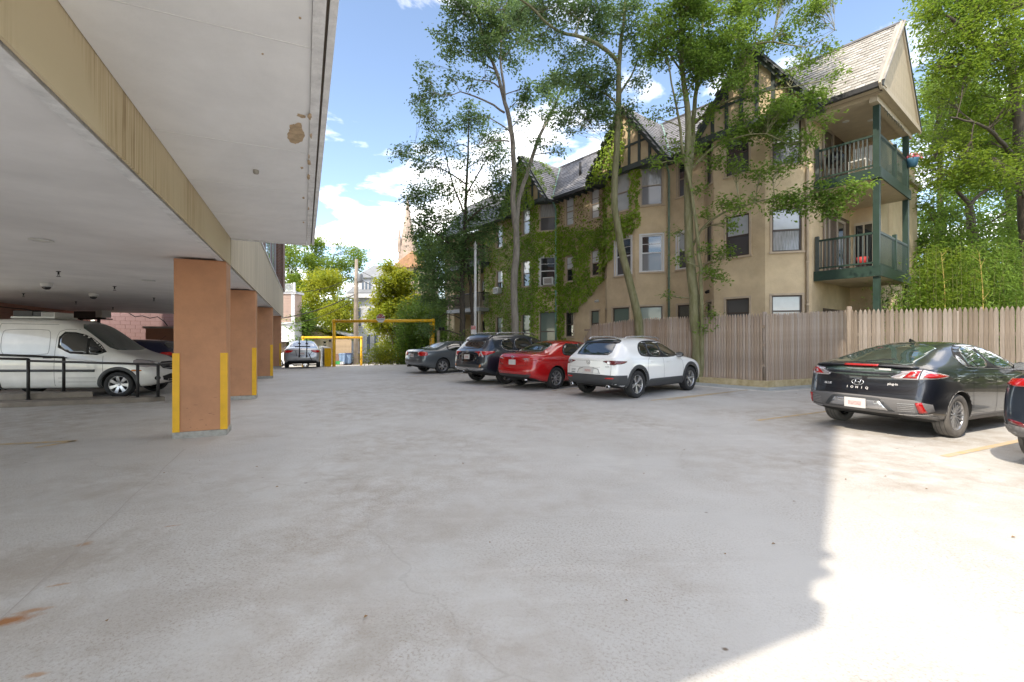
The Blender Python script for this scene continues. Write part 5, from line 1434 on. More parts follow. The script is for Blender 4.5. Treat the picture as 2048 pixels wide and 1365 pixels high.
# --- sunlit trees beyond the right-hand fence
def right_tree(label, Y, base, limbs, blobs, m='leaf_bright', leaf=.13, per=16, cat='tree', name='oak_tree', spread=.2, group='sunlit trees beyond the right-hand fence'):
    return tree(name, label, cat, base, limbs, blobs, MATS[m], MATS['bark_dark'], leaf=leaf, per=per, spread=spread, group=group)
Y = 16.5
limbs = [(LP(Y, [(2068, 720, 1), (2062, 560, .8), (2050, 400, .5), (2042, 330, .3), (2036, 230, .1), (2023, 127)]), [.32, .28, .22, .18, .16, .15]),
 (LP(Y, [(2023, 127), (1996, 103, -.3), (1958, 89, -.7), (1930, 61, -1), (1907, 42, -1.2), (1880, 20, -1.4)]), [.15, .14, .11, .09, .06, .03]),
 (LP(Y, [(2023, 127), (2035, 84, .2), (2048, 61, .3), (2058, 10, .4)]), [.11, .09, .08, .06]),
 (LP(Y, [(1958, 89, -.7), (1945, 50, -.4), (1950, 10, -.3)]), [.05, .035, .02]),
 (LP(Y, [(2045, 350, .4), (2025, 310, -.2), (1990, 270, -.8), (1960, 250, -1.2), (1900, 235, -1.6)]), [.10, .08, .06, .04, .02]),
 (LP(Y, [(2046, 370, .4), (2010, 335, .2), (1965, 325, .1), (1920, 300, 0)]), [.07, .05, .03, .015]),
 (LP(Y, [(1985, 100, -.4), (1960, 130, -.6), (1930, 120, -.9), (1880, 140, -1.1)]), [.05, .035, .02, .01])]
items = []
for _ in range(125):
    u = rr.uniform(1842, 2075); v = rr.uniform(-30, 380)
    if u < 1875 and 90 < v < 260 and rr.random() < .6: continue
    items.append((u, v, rr.uniform(20, 36), rr.randint(13, 22), rr.uniform(-2.0, 2.2)))
right_tree('large sunlit tree with thick broken limb at the right edge, nearest the fence', Y, at(2068, 720, Y + 1), limbs, BL(Y, items))
Y = 21.0
limbs = [(LP(Y, [(1955, 660), (1949, 497), (1942, 450), (1937, 408)]), [.24, .20, .17, .14]),
 (LP(Y, [(1937, 408), (1921, 389), (1902, 366, -.4), (1880, 330, -.8), (1862, 300, -1)]), [.10, .08, .06, .04, .02]),
 (LP(Y, [(1940, 412), (1960, 390, .2), (1985, 370, .4), (2010, 330, .6)]), [.09, .07, .05, .03]),
 (LP(Y, [(1944, 460), (1980, 445, -.4), (2020, 420, -.8)]), [.05, .04, .02]),
 (LP(Y, [(1942, 450), (1910, 440, -.4), (1870, 450, -.6)]), [.05, .035, .02])]
items = []
for _ in range(90):
    u = rr.uniform(1820, 2075); v = rr.uniform(150, 520)
    if 1925 < u < 1965 and v > 400: continue
    items.append((u, v, rr.uniform(20, 34), rr.randint(13, 22), rr.uniform(-2.2, 2.5)))
right_tree('mid-green tree with low forked trunk seen between fence and big tree', Y, at(1955, 690, Y), limbs, BL(Y, items), leaf=.16, m='leaf_mid', per=15)
Y = 29.0
limbs = [(LP(Y, [(1880, 680), (1878, 560), (1882, 450), (1880, 330), (1884, 200)]), [.3, .25, .2, .14, .06]), (LP(Y, [(2030, 680), (2026, 560), (2020, 420), (2012, 300)]), [.3, .25, .2, .1])]
items = [(rr.uniform(1800, 2110), rr.uniform(120, 600), rr.uniform(26, 40), rr.randint(14, 20), rr.uniform(-2, 3)) for _ in range(105)]
right_tree('tall background tree with paired dark trunks closing the view on the right', Y, at(1880, 690, Y), limbs, BL(Y, items), leaf=.24, m='leaf_mid', per=10, spread=.3)

# bamboo and weeds behind the right fence
def thicket(name, label, cat, u0, u1, v0, v1, Y, n, m, leaf, aspect, canes=14, group=None, yj=.7, cane=None, low=.25):
    base = at((u0 + u1) / 2, 679, Y); base.z = 0
    t = thing(name, label, cat, base, group=group); T = Tubes(); LC, LN = [], []
    for k in range(canes):
        u = random.uniform(u0, u1); yy = Y + random.uniform(-yj, yj); b0 = at(u, 679, yy); b0.z = 0
        vt = v0 + (v1 - v0) * random.random() ** 1.6
        tip = at(u + random.uniform(-22, 22), vt, yy + random.uniform(-.3, .3))
        mid = b0.lerp(tip, .6) + Vector((random.uniform(-.08, .08), 0, .1))
        P, r = smooth_path([b0, mid, tip], [.016, .011, .003], .3); T.add(P, r, 4)
        m_ = int(n / canes)
        for _ in range(m_):
            f = random.uniform(low, 1); q = P[int(f * (len(P) - 1))]
            LC.append(q + RNG.normal(0, .20 + .16 * (1 - f), 3)); LN.append((0, -.2, 1))
    T.build('stem', MATS['cane'] if cane is None else MATS[cane], t, base)
    V, F = leaf_arrays(np.array(LC), np.array(LN), leaf, aspect=aspect, droop=.6)
    o = np_mesh('foliage', V, F, MATS[m], t, base); o['kind'] = 'stuff'
mat('cane', (.16, .17, .05), .6, var=.3, vs=3)
thicket('bamboo_clump', 'pale yellow-green bamboo clump just behind the fence beside the porch post', 'bamboo', 1835, 1935, 490, 600, 14.8, 9000, 'leaf_bright', .16, .20, 34)
thicket('bamboo_clump', 'feathery bamboo behind the fence right of the yellow cane', 'bamboo', 1930, 2075, 480, 600, 15.3, 11000, 'leaf_mid', .16, .20, 40)
thicket('weed_bush', 'low leafy bush under the porch deck at the green post', 'bush', 1765, 1840, 560, 610, 15.2, 2200, 'leaf_mid', .14, .4, 18)
thicket('undergrowth', 'dark green undergrowth filling the strip behind the bamboo', 'bush', 1800, 2120, 430, 600, 19.0, 22000, 'leaf_mid', .20, .5, 90, yj=1.2, low=.1)

# --- far end: lime-yellow trees in full sun
Y = 38.0
limbs = [(LP(Y, [(808, 728), (806, 690), (800, 650), (792, 600), (786, 550)]), [.16, .13, .10, .07, .03]), (LP(Y, [(806, 690), (785, 660), (765, 630)]), [.07, .05, .02]), (LP(Y, [(803, 670), (820, 630), (828, 590)]), [.07, .05, .02]), (LP(Y, [(785, 728, -1), (784, 680, -1), (770, 655, -1)]), [.05, .04, .02])]
items = [(785, 545, 20, 22), (775, 533, 14, 10), (800, 560, 26, 34), (770, 570, 24, 28), (790, 590, 30, 42), (815, 585, 24, 30), (822, 555, 18, 16), (762, 600, 22, 24), (745, 640, 16, 16), (760, 630, 20, 24), (780, 625, 28, 36), (805, 620, 30, 42), (825, 615, 22, 26), (760, 660, 18, 16), (785, 660, 28, 34), (812, 655, 28, 34), (770, 690, 16, 12), (795, 690, 24, 24), (820, 690, 24, 28), (835, 650, 20, 20), (740, 655, 10, 6), (835, 600, 16, 14)]
tree('lime_maple', 'bright yellow-green maple in sun right of the utility pole', 'tree', at(808, 728, Y), limbs, BL(Y, items, depth=2.0, tw=2.2), MATS['leaf_yellow'], MATS['bark_dark'], leaf=.27, per=15, spread=.28, group='sunlit trees beyond the far end')
thicket('forsythia_bush', 'low bright bush at the far edge of the lot under the lime maple', 'bush', 738, 800, 695, 718, 28.0, 4200, 'leaf_yellow', .13, .5, 40, yj=.8)
thicket('hedge', 'shrubby green hedge under the yellow bar right post', 'bush', 800, 885, 600, 700, 28.5, 16000, 'leaf_mid', .18, .5, 80, yj=1.2, low=.05)
thicket('fern_bush', 'small fern-green bush in front of the far balcony by the sign', 'bush', 893, 935, 663, 690, 23.2, 1400, 'leaf_mid', .12, .5, 20, yj=.3)
def far_tree(name, label, Y, trunk, region, n, m, leaf, rpx, per=10, tw=(14, 20), keep=None):
    u0, u1, v0, v1 = region
    items = []
    while len(items) < n:
        u, v = rr.uniform(u0, u1), rr.uniform(v0, v1)
        if keep and not keep((u - (u0 + u1) / 2) / ((u1 - u0) / 2), (v - v0) / (v1 - v0)): continue
        items.append((u, v, rr.uniform(*rpx), rr.randint(*tw), rr.uniform(-1, 1) * Y * .05))
    pts = LP(Y, trunk); pts[0] = (pts[0][0], pts[0][1], -1.3)
    tree(name, label, 'tree', pts[0], [(pts, list(np.linspace(.35, .07, len(pts))))], BL(Y, items), MATS[m], MATS['bark_dark'], leaf=leaf, per=per * 2, spread=.5, group='sunlit trees beyond the far end')
dome = lambda x, y: x * x + (1 - y) ** 2 * .8 < 1.0 or y > .55
far_tree('acacia_tree', 'yellow-green tree in full sun over the beige garage', 54, [(632, 735), (632, 690), (630, 650), (634, 610), (640, 580)], (583, 702, 548, 655), 40, 'leaf_yellow', .34, (12, 20), keep=dome)
far_tree('yellow_tree', 'smaller golden tree between the garage and the utility pole', 50, [(668, 735), (668, 690), (670, 650), (672, 620)], (640, 702, 612, 680), 20, 'leaf_yellow', .28, (10, 16), keep=dome)
far_tree('plane_tree', 'tall pale green tree at the back left, half hidden by the soffit', 74, [(624, 735), (624, 640), (622, 560), (624, 520)], (600, 665, 480, 590), 26, 'leaf_bright', .42, (13, 20), keep=dome, tw=(10, 15))
far_tree('locust_tree', 'wispy pale tree at the back with bare boughs against the sky', 78, [(678, 735), (676, 640), (662, 560), (668, 510)], (655, 738, 482, 590), 24, 'leaf_bright', .42, (11, 18), keep=dome, tw=(7, 12))
far_tree('poplar_tree', 'narrow green tree beside the brick pier at the back left', 66, [(578, 735), (578, 640), (580, 560)], (566, 600, 492, 610), 16, 'leaf_bright', .40, (11, 17), tw=(10, 15))
far_tree('vine_tree', 'vine-covered trunk right of the pink clapboard house', 46, [(604, 735), (603, 690), (600, 640), (600, 600)], (592, 612, 600, 705), 12, 'leaf_mid', .26, (7, 11))

Y = 34.0
items = [(rr.uniform(835, 905), rr.uniform(470, 690), rr.uniform(16, 26), rr.randint(16, 24), rr.uniform(-1, 2)) for _ in range(44)]
tree('beech_tree', 'deep green tree filling the gap between the lime maple and the far balconies', 'tree', at(868, 725, Y), [(LP(Y, [(868, 725), (868, 640), (866, 560), (864, 490)]), [.2, .16, .12, .05])], BL(Y, items), MATS['leaf_mid'], MATS['bark_dark'], leaf=.24, per=16, spread=.3, group='sunlit trees beyond the far end')
thicket('undergrowth', 'tall weeds and saplings closing the far right corner behind the fence', 'bush', 1830, 2130, 400, 600, 25.0, 24000, 'leaf_mid', .26, .5, 80, yj=1.5, low=.05)
for u, lb in ((1886, 'single pale yellow bare stem rising above the bamboo, the left one'), (1962, 'single pale yellow bare stem rising above the bamboo, the right one')):
    b0 = at(u, 679, 14.5); b0.z = 0
    T = Tubes(); P, r_ = smooth_path([b0, at(u + 4, 600, 14.5), at(u - 4, 505, 14.4)], [.02, .014, .005], .2); T.add(P, r_, 6)
    for k in range(9):
        q = P[int(len(P) * (.5 + .055 * k)) % len(P)]; T.add([q, q + np.array([random.uniform(-.3, .3), random.uniform(-.1, .1), random.uniform(.1, .3)])], [.006, .002], 4)
    o = T.build('sapling', mat('cane_pale', (.5, .36, .12), .7), None, b0); tag(o, lb, 'sapling', 'bare stems over the bamboo')

# tree strip added outside the frame, to darken reflections in paint and glass
C_ = []
for k in range(26000):
    f = random.random(); q = Vector((18.5, 13, 0)).lerp(Vector((26, -26, 0)), f); hh = 8.5 + 3 * noise.noise(Vector((f * 9, 0, 3)))
    z = random.random() ** .8 * hh; w = 1.6 * math.sqrt(max(.05, 1 - (z / hh) ** 2))
    C_.append((q.x + random.gauss(0, w * .6) + 2, q.y + random.gauss(0, .8), z))
V, F = leaf_arrays(np.array(C_), np.tile([0, 0, 1.0], (len(C_), 1)), .5, jit=.8, aspect=.6)
o = np_mesh('reflection_trees', V, F, MATS['leaf_mid'], None, (22, -10, 0)); o['kind'] = 'stuff'; o['label'] = 'added leafy strip beyond the right-hand boundary, unseen but for reflections'
# ============================================================ FAR END OF THE LOT
mat('clapboard_white', (.56, .57, .60), .7, var=.06, vs=2)
mat('clapboard_pink', (.42, .30, .25), .7, var=.08, vs=2)
mat('beige_wall', (.48, .40, .29), .8, var=.12, vs=1)
mat('tan_fence', (.42, .31, .20), .85, var=.25, vs=2)
mat('roof_grey', (.20, .21, .22), .8, var=.15, vs=1)
mat('church_stone', (.42, .33, .27), .9, var=.35, vs=.8, bump=.3, bs=3)
mat('roof_terracotta', (.40, .22, .12), .85, var=.25, vs=1)
mat('pole_wood', (.30, .25, .20), .9, var=.3, vs=2)
def YF(Y):
    """frame parallel to the street beyond: x in metres at distance Y"""
    return lambda x, y, z: Vector((x, Y + y, z))
def ux(u, Y): return (u - CU) / FPX * Y
def vz(v, Y): return EYE + (CV - v) / FPX * Y

# white house
Y = 60; F = YF(Y); G0 = -1.2
h = thing('white_house', 'white clapboard house with grey dormer behind the utility pole', 'house', (ux(740, Y), Y + 3, G0))
x0, x1, zt = ux(697, Y), ux(800, Y), vz(597, Y)
b = bmesh.new(); bx(b, x0 + .4, x1, 0, 9, G0, zt, F); obj('wall', b, MATS['clapboard_white'], h)
for k in range(30):
    z = G0 + .3 + k * .26
    if z > zt - .3: break
    b = bmesh.new(); bx(b, x0 + .42, x1, -.03, .0, z, z + .22, F); obj('clapboard', b, MATS['clapboard_white'], h)
b = bmesh.new(); bx(b, x0 - .1, x1 + .3, -.7, 9.3, zt, zt + .55, F); obj('cornice', b, MATS['clapboard_white'], h)
b = bmesh.new(); prism(b, [F(x0, -.6, zt + .56), F(x1, -.6, zt + .56), F(x1, 1.6, zt + 1.6), F(x0, 1.6, zt + 1.6)], (0, 0, .15)); obj('porch_roof', b, MATS['roof_grey'], h)
d0, d1, dz = ux(714, Y), ux(775, Y), vz(556, Y)
b = bmesh.new(); bx(b, d0, d1, .6, 8, zt + .6, dz, F); obj('upper_wall', b, MATS['clapboard_white'], h)
b = bmesh.new(); prism(b, [F(d0 - .4, .2, dz), F(d1 + .3, .2, dz), F(d1, 4.5, dz + 2.2), F(d0 + .8, 4.5, dz + 2.2)], (0, 0, .12)); prism(b, [F(d0 - .4, .2, dz), F(d0 + .8, 4.5, dz + 2.2), F(d0 - .4, 8.5, dz)], (0, 0, .12)); obj('roof', b, MATS['roof_grey'], h, )
for u in (720, 727, 734):
    a = ux(u, Y)
    b = bmesh.new(); bx(b, a, a + .42, .5, .58, vz(586, Y), vz(562, Y), F); w = obj('window', b, MATS['white_frame'], h)
    b = bmesh.new(); bx(b, a + .07, a + .35, .47, .5, vz(585, Y), vz(563, Y), F); obj('pane', b, mat('pane_far', (.12, .15, .19), .2), w)
for u in (702, 708, 716, 736, 746):
    a = ux(u, Y)
    b = bmesh.new(); bx(b, a, a + .5, -.12, -.04, vz(655, Y), vz(615, Y), F); w = obj('window', b, MATS['white_frame'], h)
    b = bmesh.new(); bx(b, a + .08, a + .42, -.15, -.12, vz(653, Y), vz(617, Y), F); obj('pane', b, MATS['pane_far'], w)
for u in (718, 733, 748):
    a = ux(u, Y)
    b = bmesh.new(); bx(b, a, a + .62, -.12, -.04, vz(706, Y), vz(668, Y), F); w = obj('window', b, MATS['white_frame'], h)
    b = bmesh.new(); bx(b, a + .09, a + .53, -.15, -.12, vz(704, Y), vz(670, Y), F); obj('pane', b, MATS['pane_far'], w)
for u in (698, 711):
    a = ux(u, Y); b = bmesh.new(); bx(b, a, a + .25, -.6, -.35, G0, zt, F); obj('porch_column', b, MATS['clapboard_white'], h)

# pink clapboard house with a white balustrade
Y = 44; F = YF(Y)
h = thing('clapboard_house', 'pink clapboard corner house with white rooftop balustrade beside the brick pier', 'house', (ux(560, Y), Y + 3, G0))
x0, x1 = ux(520, Y), ux(589, Y)
zm, zt = vz(645, Y), vz(588, Y)
b = bmesh.new(); bx(b, x0, x1, .02, 1.5, zm, zt, F); obj('wall', b, MATS['clapboard_pink'], h)
n = 18; dz = (zt - zm) / n
for k in range(n):
    b = bmesh.new(); bx(b, x0, x1 - .32, -.03, .018, zm + k * dz, zm + k * dz + dz * .85, F); obj('clapboard', b, MATS['clapboard_pink'], h)
b = bmesh.new(); bx(b, x1 - .3, x1 + .03, -.05, .018, zm, zt, F); obj('corner_board', b, MATS['clapboard_white'], h)
b = bmesh.new(); bx(b, x0, x1 + .2, -.15, 1.6, zt, zt + .22, F); obj('cornice', b, MATS['clapboard_white'], h)
b = bmesh.new(); bx(b, x0, x1 + .1, -.10, 1.55, zm - .22, zm - .003, F); obj('belt_course', b, MATS['clapboard_white'], h)
b = bmesh.new(); bx(b, x0, x1, .0, 1.5, vz(684, Y), zm - .222, F); obj('base_wall', b, MATS['clapboard_white'], h)
b = bmesh.new(); bx(b, x0, x1 - 1.0, .4, 1.5, G0, vz(684, Y), F); obj('garage_opening', b, MATS['brown_board'], h)
b = bmesh.new(); bx(b, x1 - .5, x1, .0, .5, G0, vz(684, Y), F); obj('pier', b, MATS['clapboard_white'], h)
rt, rb = vz(568, Y), zt + .3
b = bmesh.new(); bx(b, x0, x1, 0, .1, rt - .06, rt, F); bx(b, x0, x1, 0, .1, rb, rb + .05, F); bx(b, x1 - .12, x1 + .05, -.04, .14, zt + .2, rt + .12, F); rl = obj('balustrade', b, MATS['clapboard_white'], h)
for k in range(26):
    a = x0 + .8 + k * .1
    if a > x1 - .2: break
    b = bmesh.new(); bx(b, a, a + .035, .03, .07, rb + .05, rt - .06, F); obj('baluster', b, MATS['clapboard_white'], rl)

# beige garage and tan board fence
Y = 48; F = YF(Y)
h = thing('beige_garage', 'low beige gabled garage with small dark-marked door beyond the silver sedan', 'garage', (ux(625, Y), Y + 2, G0))
x0, x1 = ux(596, Y), ux(664, Y)
ze, zp = vz(676, Y), vz(655, Y); xp = ux(622, Y)
b = bmesh.new(); prism(b, [F(x0, 0, G0), F(x1, 0, G0), F(x1, 0, ze), F(xp, 0, zp), F(x0, 0, ze - .1)], (0, 5, 0)); obj('wall', b, MATS['beige_wall'], h)
b = bmesh.new(); prism(b, [F(x0 - .25, -.3, ze - .2), F(xp, -.3, zp + .04), F(xp, -.3, zp + .2), F(x0 - .25, -.3, ze - .04)], (0, 5.5, 0)); obj('roof', b, MATS['clapboard_white'], h)
b = bmesh.new(); prism(b, [F(xp, -.3, zp + .04), F(ux(704, Y), -.3, ze + .1), F(ux(704, Y), -.3, ze + .26), F(xp, -.3, zp + .2)], (0, 5.5, 0)); obj('roof', b, MATS['roof_grey'], h)
b = bmesh.new(); bx(b, ux(641, Y), ux(657, Y), -.05, -.003, G0, vz(679, Y), F); d = obj('door', b, mat('door_cream', (.55, .48, .36), .7), h)
for v in (683, 690):
    b = bmesh.new(); bx(b, ux(647, Y), ux(652, Y), -.06, -.051, vz(v + 4, Y), vz(v, Y), F); obj('door_pane', b, MATS['pane_dark'], d)
b = bmesh.new(); lathe(b, [(.001, 0), (.1, .02), (.07, .2), (.001, .24)], 10, lambda x, y, z: F(ux(661, Y) + x, -.15 + y, vz(684, Y) + z)); obj('lamp', b, MATS['dark_metal'], h)
Y = 46; F = YF(Y)
h = thing('board_fence', 'tan vertical board fence beside the beige garage behind the yellow bars', 'fence', (ux(685, Y), Y, G0))
x0, x1 = ux(665, Y), ux(703, Y); n = 17; w = (x1 - x0) / n
for k in range(n):
    b = bmesh.new(); bx(b, x0 + k * w, x0 + (k + .9) * w, 0, .03, vz(708, Y), vz(679, Y) + random.uniform(-.02, .02), F); obj('board', b, MATS['tan_fence'], h)
b = bmesh.new(); bx(b, x0, x1, .035, .1, vz(700, Y), vz(697, Y), F); obj('fence_rail', b, MATS['tan_fence'], h)
b = bmesh.new(); bx(b, x0, x1, -.02, .2, G0, vz(708.5, Y), F); obj('plinth', b, mat('plinth_brown', (.22, .13, .10), .9), h)

# church with spire
Y = 112; F = YF(Y)
h = thing('church', 'stone church with tall pointed spire showing above the far trees', 'church', (ux(812, Y), Y + 2, -1.2))
cx = ux(812, Y); hw = 1.9
b = bmesh.new(); bx(b, cx - hw, cx + hw, 0, 2 * hw, -1.2, vz(492, Y), F); obj('tower', b, MATS['church_stone'], h)
b = bmesh.new(); zb, zt = vz(492, Y), vz(388, Y); c = F(cx, hw, zb)
lathe(b, [(hw * 1.12, 0), (hw * .82, (zt - zb) * .22), (hw * .40, (zt - zb) * .60), (.05, (zt - zb))], 8, lambda x, y, z: c + Vector((x, y, z)), smooth=False); obj('spire', b, MATS['church_stone'], h)
for k in range(4):
    a = PI / 4 + k * PI / 2; q = c + Vector((math.cos(a) * hw * 1.25, math.sin(a) * hw * 1.25, -1.5))
    b = bmesh.new(); lathe(b, [(.45, 0), (.45, 2.5), (.04, 6.5)], 6, lambda x, y, z: q + Vector((x, y, z)), smooth=False); obj('pinnacle', b, MATS['church_stone'], h)
b = bmesh.new(); zr = vz(500, Y); ze = vz(528, Y)
prism(b, [F(cx - 3.4, -1, ze - 1), F(cx + 6.5, -1, ze - 1), F(cx + 1.8, -1, vz(503, Y))], (0, 14, 0)); obj('roof', b, MATS['roof_terracotta'], h)
b = bmesh.new(); bx(b, cx - 3.0, cx + 6, .5, 12, -1.2, ze - 1.0, F); obj('nave_wall', b, MATS['church_stone'], h)

# utility pole with transformer and wires
Y = 46; F = YF(Y); px = ux(712, Y)
h = thing('utility_pole', 'wooden utility pole with grey transformer between the two yellow bars', 'utility pole', (px, Y, G0))
b = bmesh.new(); tube(b, [F(px, 0, G0), F(px, 0, vz(600, Y)), F(px + .05, 0, vz(519, Y))], [.26, .22, .15], 10); obj('pole', b, MATS['pole_wood'], h)
b = bmesh.new(); lathe(b, [(.001, 0), (.24, .02), (.27, .15), (.27, .8), (.2, .9), (.001, .92)], 14, lambda x, y, z: F(px + .42 + x, y, vz(566, Y) + z)); obj('transformer', b, mat('transformer', (.14, .15, .16), .5), h)
b = bmesh.new(); beam(b, F(px - .05, 0, vz(556, Y)), F(px + .42, 0, vz(556, Y)), .06, .06); obj('bracket', b, MATS['dark_metal'], h)
for k, (pu, pv, qu, qv, w, lb) in enumerate(((545, 640, 712, 588, .045, 'thick black service cable sloping from the brick block up to the utility pole'), (560, 585, 712, 552, .025, 'upper thin wire from the roof balustrade to the utility pole'),
      (560, 650, 712, 598, .025, 'lower thin wire running under the thick service cable'), (712, 555, 860, 600, .03, 'wire sagging right from the transformer into the lime maple'), (712, 538, 840, 570, .025, 'topmost wire running right from the utility pole'))):
    p, q = at(pu, pv, 40 if pu < 700 else Y), at(qu, qv, Y)
    b = bmesh.new(); tube(b, [p.lerp(q, t / 12) + Vector((0, 0, -1.1 * math.sin(PI * t / 12) * (.5 if k else .35))) for t in range(13)], w, 5); tag(obj('cable', b, MATS['dark_metal']), lb, 'cable')

# bins
def bin_(label, u, v0, v1, Y, m, lid, w=.6):
    c = Vector((ux(u, Y), Y, vz(v1, Y))); H = (v1 - v0) / FPX * Y
    t = thing('wheeled_bin', label, 'bin', c, group='bins by the utility pole'); F = lambda x, y, z: c + Vector((x, y, z))
    b = bmesh.new()
    A = [b.verts.new(F(x * w * .42, y * w * .45, .06)) for x, y in ((-1, -1), (1, -1), (1, 1), (-1, 1))]; B = [b.verts.new(F(x * w * .5, y * w * .55, H * .88)) for x, y in ((-1, -1), (1, -1), (1, 1), (-1, 1))]
    b.faces.new(A); b.faces.new(B)
    for i in range(4): b.faces.new((A[i], A[(i + 1) % 4], B[(i + 1) % 4], B[i]))
    obj('bin_body', b, m, t, bevel=.02)
    b = bmesh.new(); bx(b, -w * .54, w * .54, -w * .6, w * .6, H * .88, H * .95, F); bx(b, -w * .45, w * .45, -w * .5, w * .5, H * .95, H, F); obj('lid', b, lid, t, bevel=.02)
    for s in (-1, 1):
        b = bmesh.new(); tube(b, [F(s * w * .42, w * .5, .10), F(s * w * .52, w * .5, .10)], .10, 12); obj('wheel', b, MATS['dark_metal'], t)
mat('bin_blue', (.20, .30, .45), .5); mat('bin_navy', (.03, .06, .16), .45); mat('bin_brown', (.16, .11, .09), .6); mat('box_green', (.02, .30, .07), .5); mat('bin_grey', (.25, .27, .30), .5)
bin_('pale blue wheeled recycling bin, left of the utility pole', 686, 707, 729, 45.5, MATS['bin_blue'], MATS['bin_blue'])
bin_('pale blue wheeled recycling bin with a dark side, second from the left', 697, 706.5, 728.5, 45.8, MATS['bin_blue'], MATS['bin_navy'], .62)
bin_('brown bin with navy lid just right of the utility pole', 719, 706, 728, 46.4, MATS['bin_brown'], MATS['bin_navy'])
bin_('dark grey bin beside the right post of the far yellow bar', 730, 707, 727, 47.5, MATS['bin_grey'], MATS['bin_navy'])
bin_('grey bin at the edge of the bright bush', 740, 706, 725, 48.0, MATS['bin_grey'], MATS['bin_grey'])
g = thing('green_crate', 'small bright green recycling box on the ground left of the blue bins', 'crate', at(676, 729, 45)); F = lambda x, y, z: at(676, 729, 45) + Vector((x, y, z))
b = bmesh.new(); bx(b, -.25, .25, -.2, .2, 0, .06, F); bx(b, -.25, .25, -.2, -.17, .06, .3, F); bx(b, -.25, .25, .17, .2, .06, .3, F); bx(b, -.25, -.22, -.17, .17, .06, .3, F); bx(b, .22, .25, -.17, .17, .06, .3, F); obj('box', b, MATS['box_green'], g)
b = bmesh.new(); bx(b, .27, .55, -.2, .2, 0, .25, F); obj('paper_stack', b, MATS['clapboard_white'], g)

# height-limit bars
def gate(name, label, pL, pR, ztop, r, zb, drop_l=True):
    t = thing(name, label, 'height barrier', (*pL, zb))
    a, b_ = Vector((*pL, 0)), Vector((*pR, 0))
    m = bmesh.new(); tube(m, [a + Vector((0, 0, zb - .2)), a + Vector((0, 0, ztop - .02))], r, 12); obj('post', m, MATS['guard_yellow'], t)
    m = bmesh.new(); tube(m, [b_ + Vector((0, 0, zb - .2)), b_ + Vector((0, 0, ztop - .02))], r, 12); obj('post', m, MATS['guard_yellow'], t)
    m = bmesh.new(); tube(m, [a + Vector((0, 0, ztop)), b_ + Vector((0, 0, ztop))], r * .95, 12)
    for q in (a, b_): lathe(m, [(.001, ztop + r * 1.3), (r * 1.2, ztop + r), (r * 1.3, ztop), (r * 1.2, ztop - r * 1.1), (.001, ztop - r * 1.3)], 12, lambda x, y, z: q + Vector((x, y, z)))
    obj('crossbar', m, MATS['guard_yellow'], t)
    return t
YL, YR = 24.7, 24.0
gl, gr = (ux(668, YL), YL), (ux(866, YR), YR)
g1 = gate('height_barrier', 'near yellow pipe height barrier carrying the round stop sign', gl, gr, 2.46, .085, 0)
sx = ux(763, 24.35)
sg = thing('stop_sign', 'octagonal sign, red STOP top and white lower half, on the yellow bar', 'sign', (sx, 24.2, 2.4))
def oct_(r, y, z0=None, z1=None):
    P = [Vector((sx + r * math.cos(PI / 8 + k * PI / 4), y, 2.60 + r * math.sin(PI / 8 + k * PI / 4))) for k in range(8)]
    return P
b = bmesh.new(); prism(b, oct_(.245, 24.2), (0, .012, 0)); obj('panel', b, mat('sign_white', (.62, .60, .58), .5), sg)
P = oct_(.225, 24.195); cy = 2.60
top = [p for p in P if p.z > cy]; b = bmesh.new()
xs = P[0].x - sx
prism(b, [Vector((sx - xs, 24.194, cy + .003)), Vector((sx + xs, 24.194, cy + .003)), P[0], P[1], P[2], P[3]], (0, .004, 0)); obj('red_half', b, mat('sign_dred', (.33, .02, .02), .5), sg)
lettering('letters', 'STOP', .15, basis((1, 0, 0), (0, 0, 1), (0, -.010, .285)), MATS['sign_white'], sg)
lettering('letters', 'NO EXIT', .085, basis((1, 0, 0), (0, 0, 1), (0, -.004, .13)), mat('sign_grey', (.18, .16, .17), .6), sg)
g2 = gate('height_barrier', 'far thinner yellow pipe height barrier behind the concrete wall', (ux(606, 41), 41), (ux(722.5, 42.5), 42.5), vz(675.5, 42), .10, -1.0)
gp = thing('guard_pole', 'thin yellow bollard rail beside the right post of the near barrier', 'bollard', (ux(861, 24.6), 24.6, 0))
b = bmesh.new(); tube(b, [Vector((ux(861, 24.6), 24.6, 0)), Vector((ux(861, 24.6), 24.6, 2.38))], .045, 8); obj('pipe', b, MATS['guard_yellow'], gp)
# concrete ramp wall with a yellow end
w_ = thing('ramp_wall', 'low concrete ramp wall with yellow painted end at the left barrier post', 'wall', (gl[0] - .35, 24.7, 0))
F = lambda a, b, z: Vector((gl[0] - .12 - b, 24.65, z)) + Vector((-.4152 * a, .9097 * a, 0))
b = bmesh.new(); bx(b, .02, 9, 0, .38, -.6, 1.0, F); obj('wall', b, mat('concrete', (.33, .32, .29), .85, var=.2, vs=2), w_)
b = bmesh.new(); bx(b, 0, .018, 0, .38, 0, 1.0, F); obj('end_panel', b, MATS['guard_yellow'], w_)

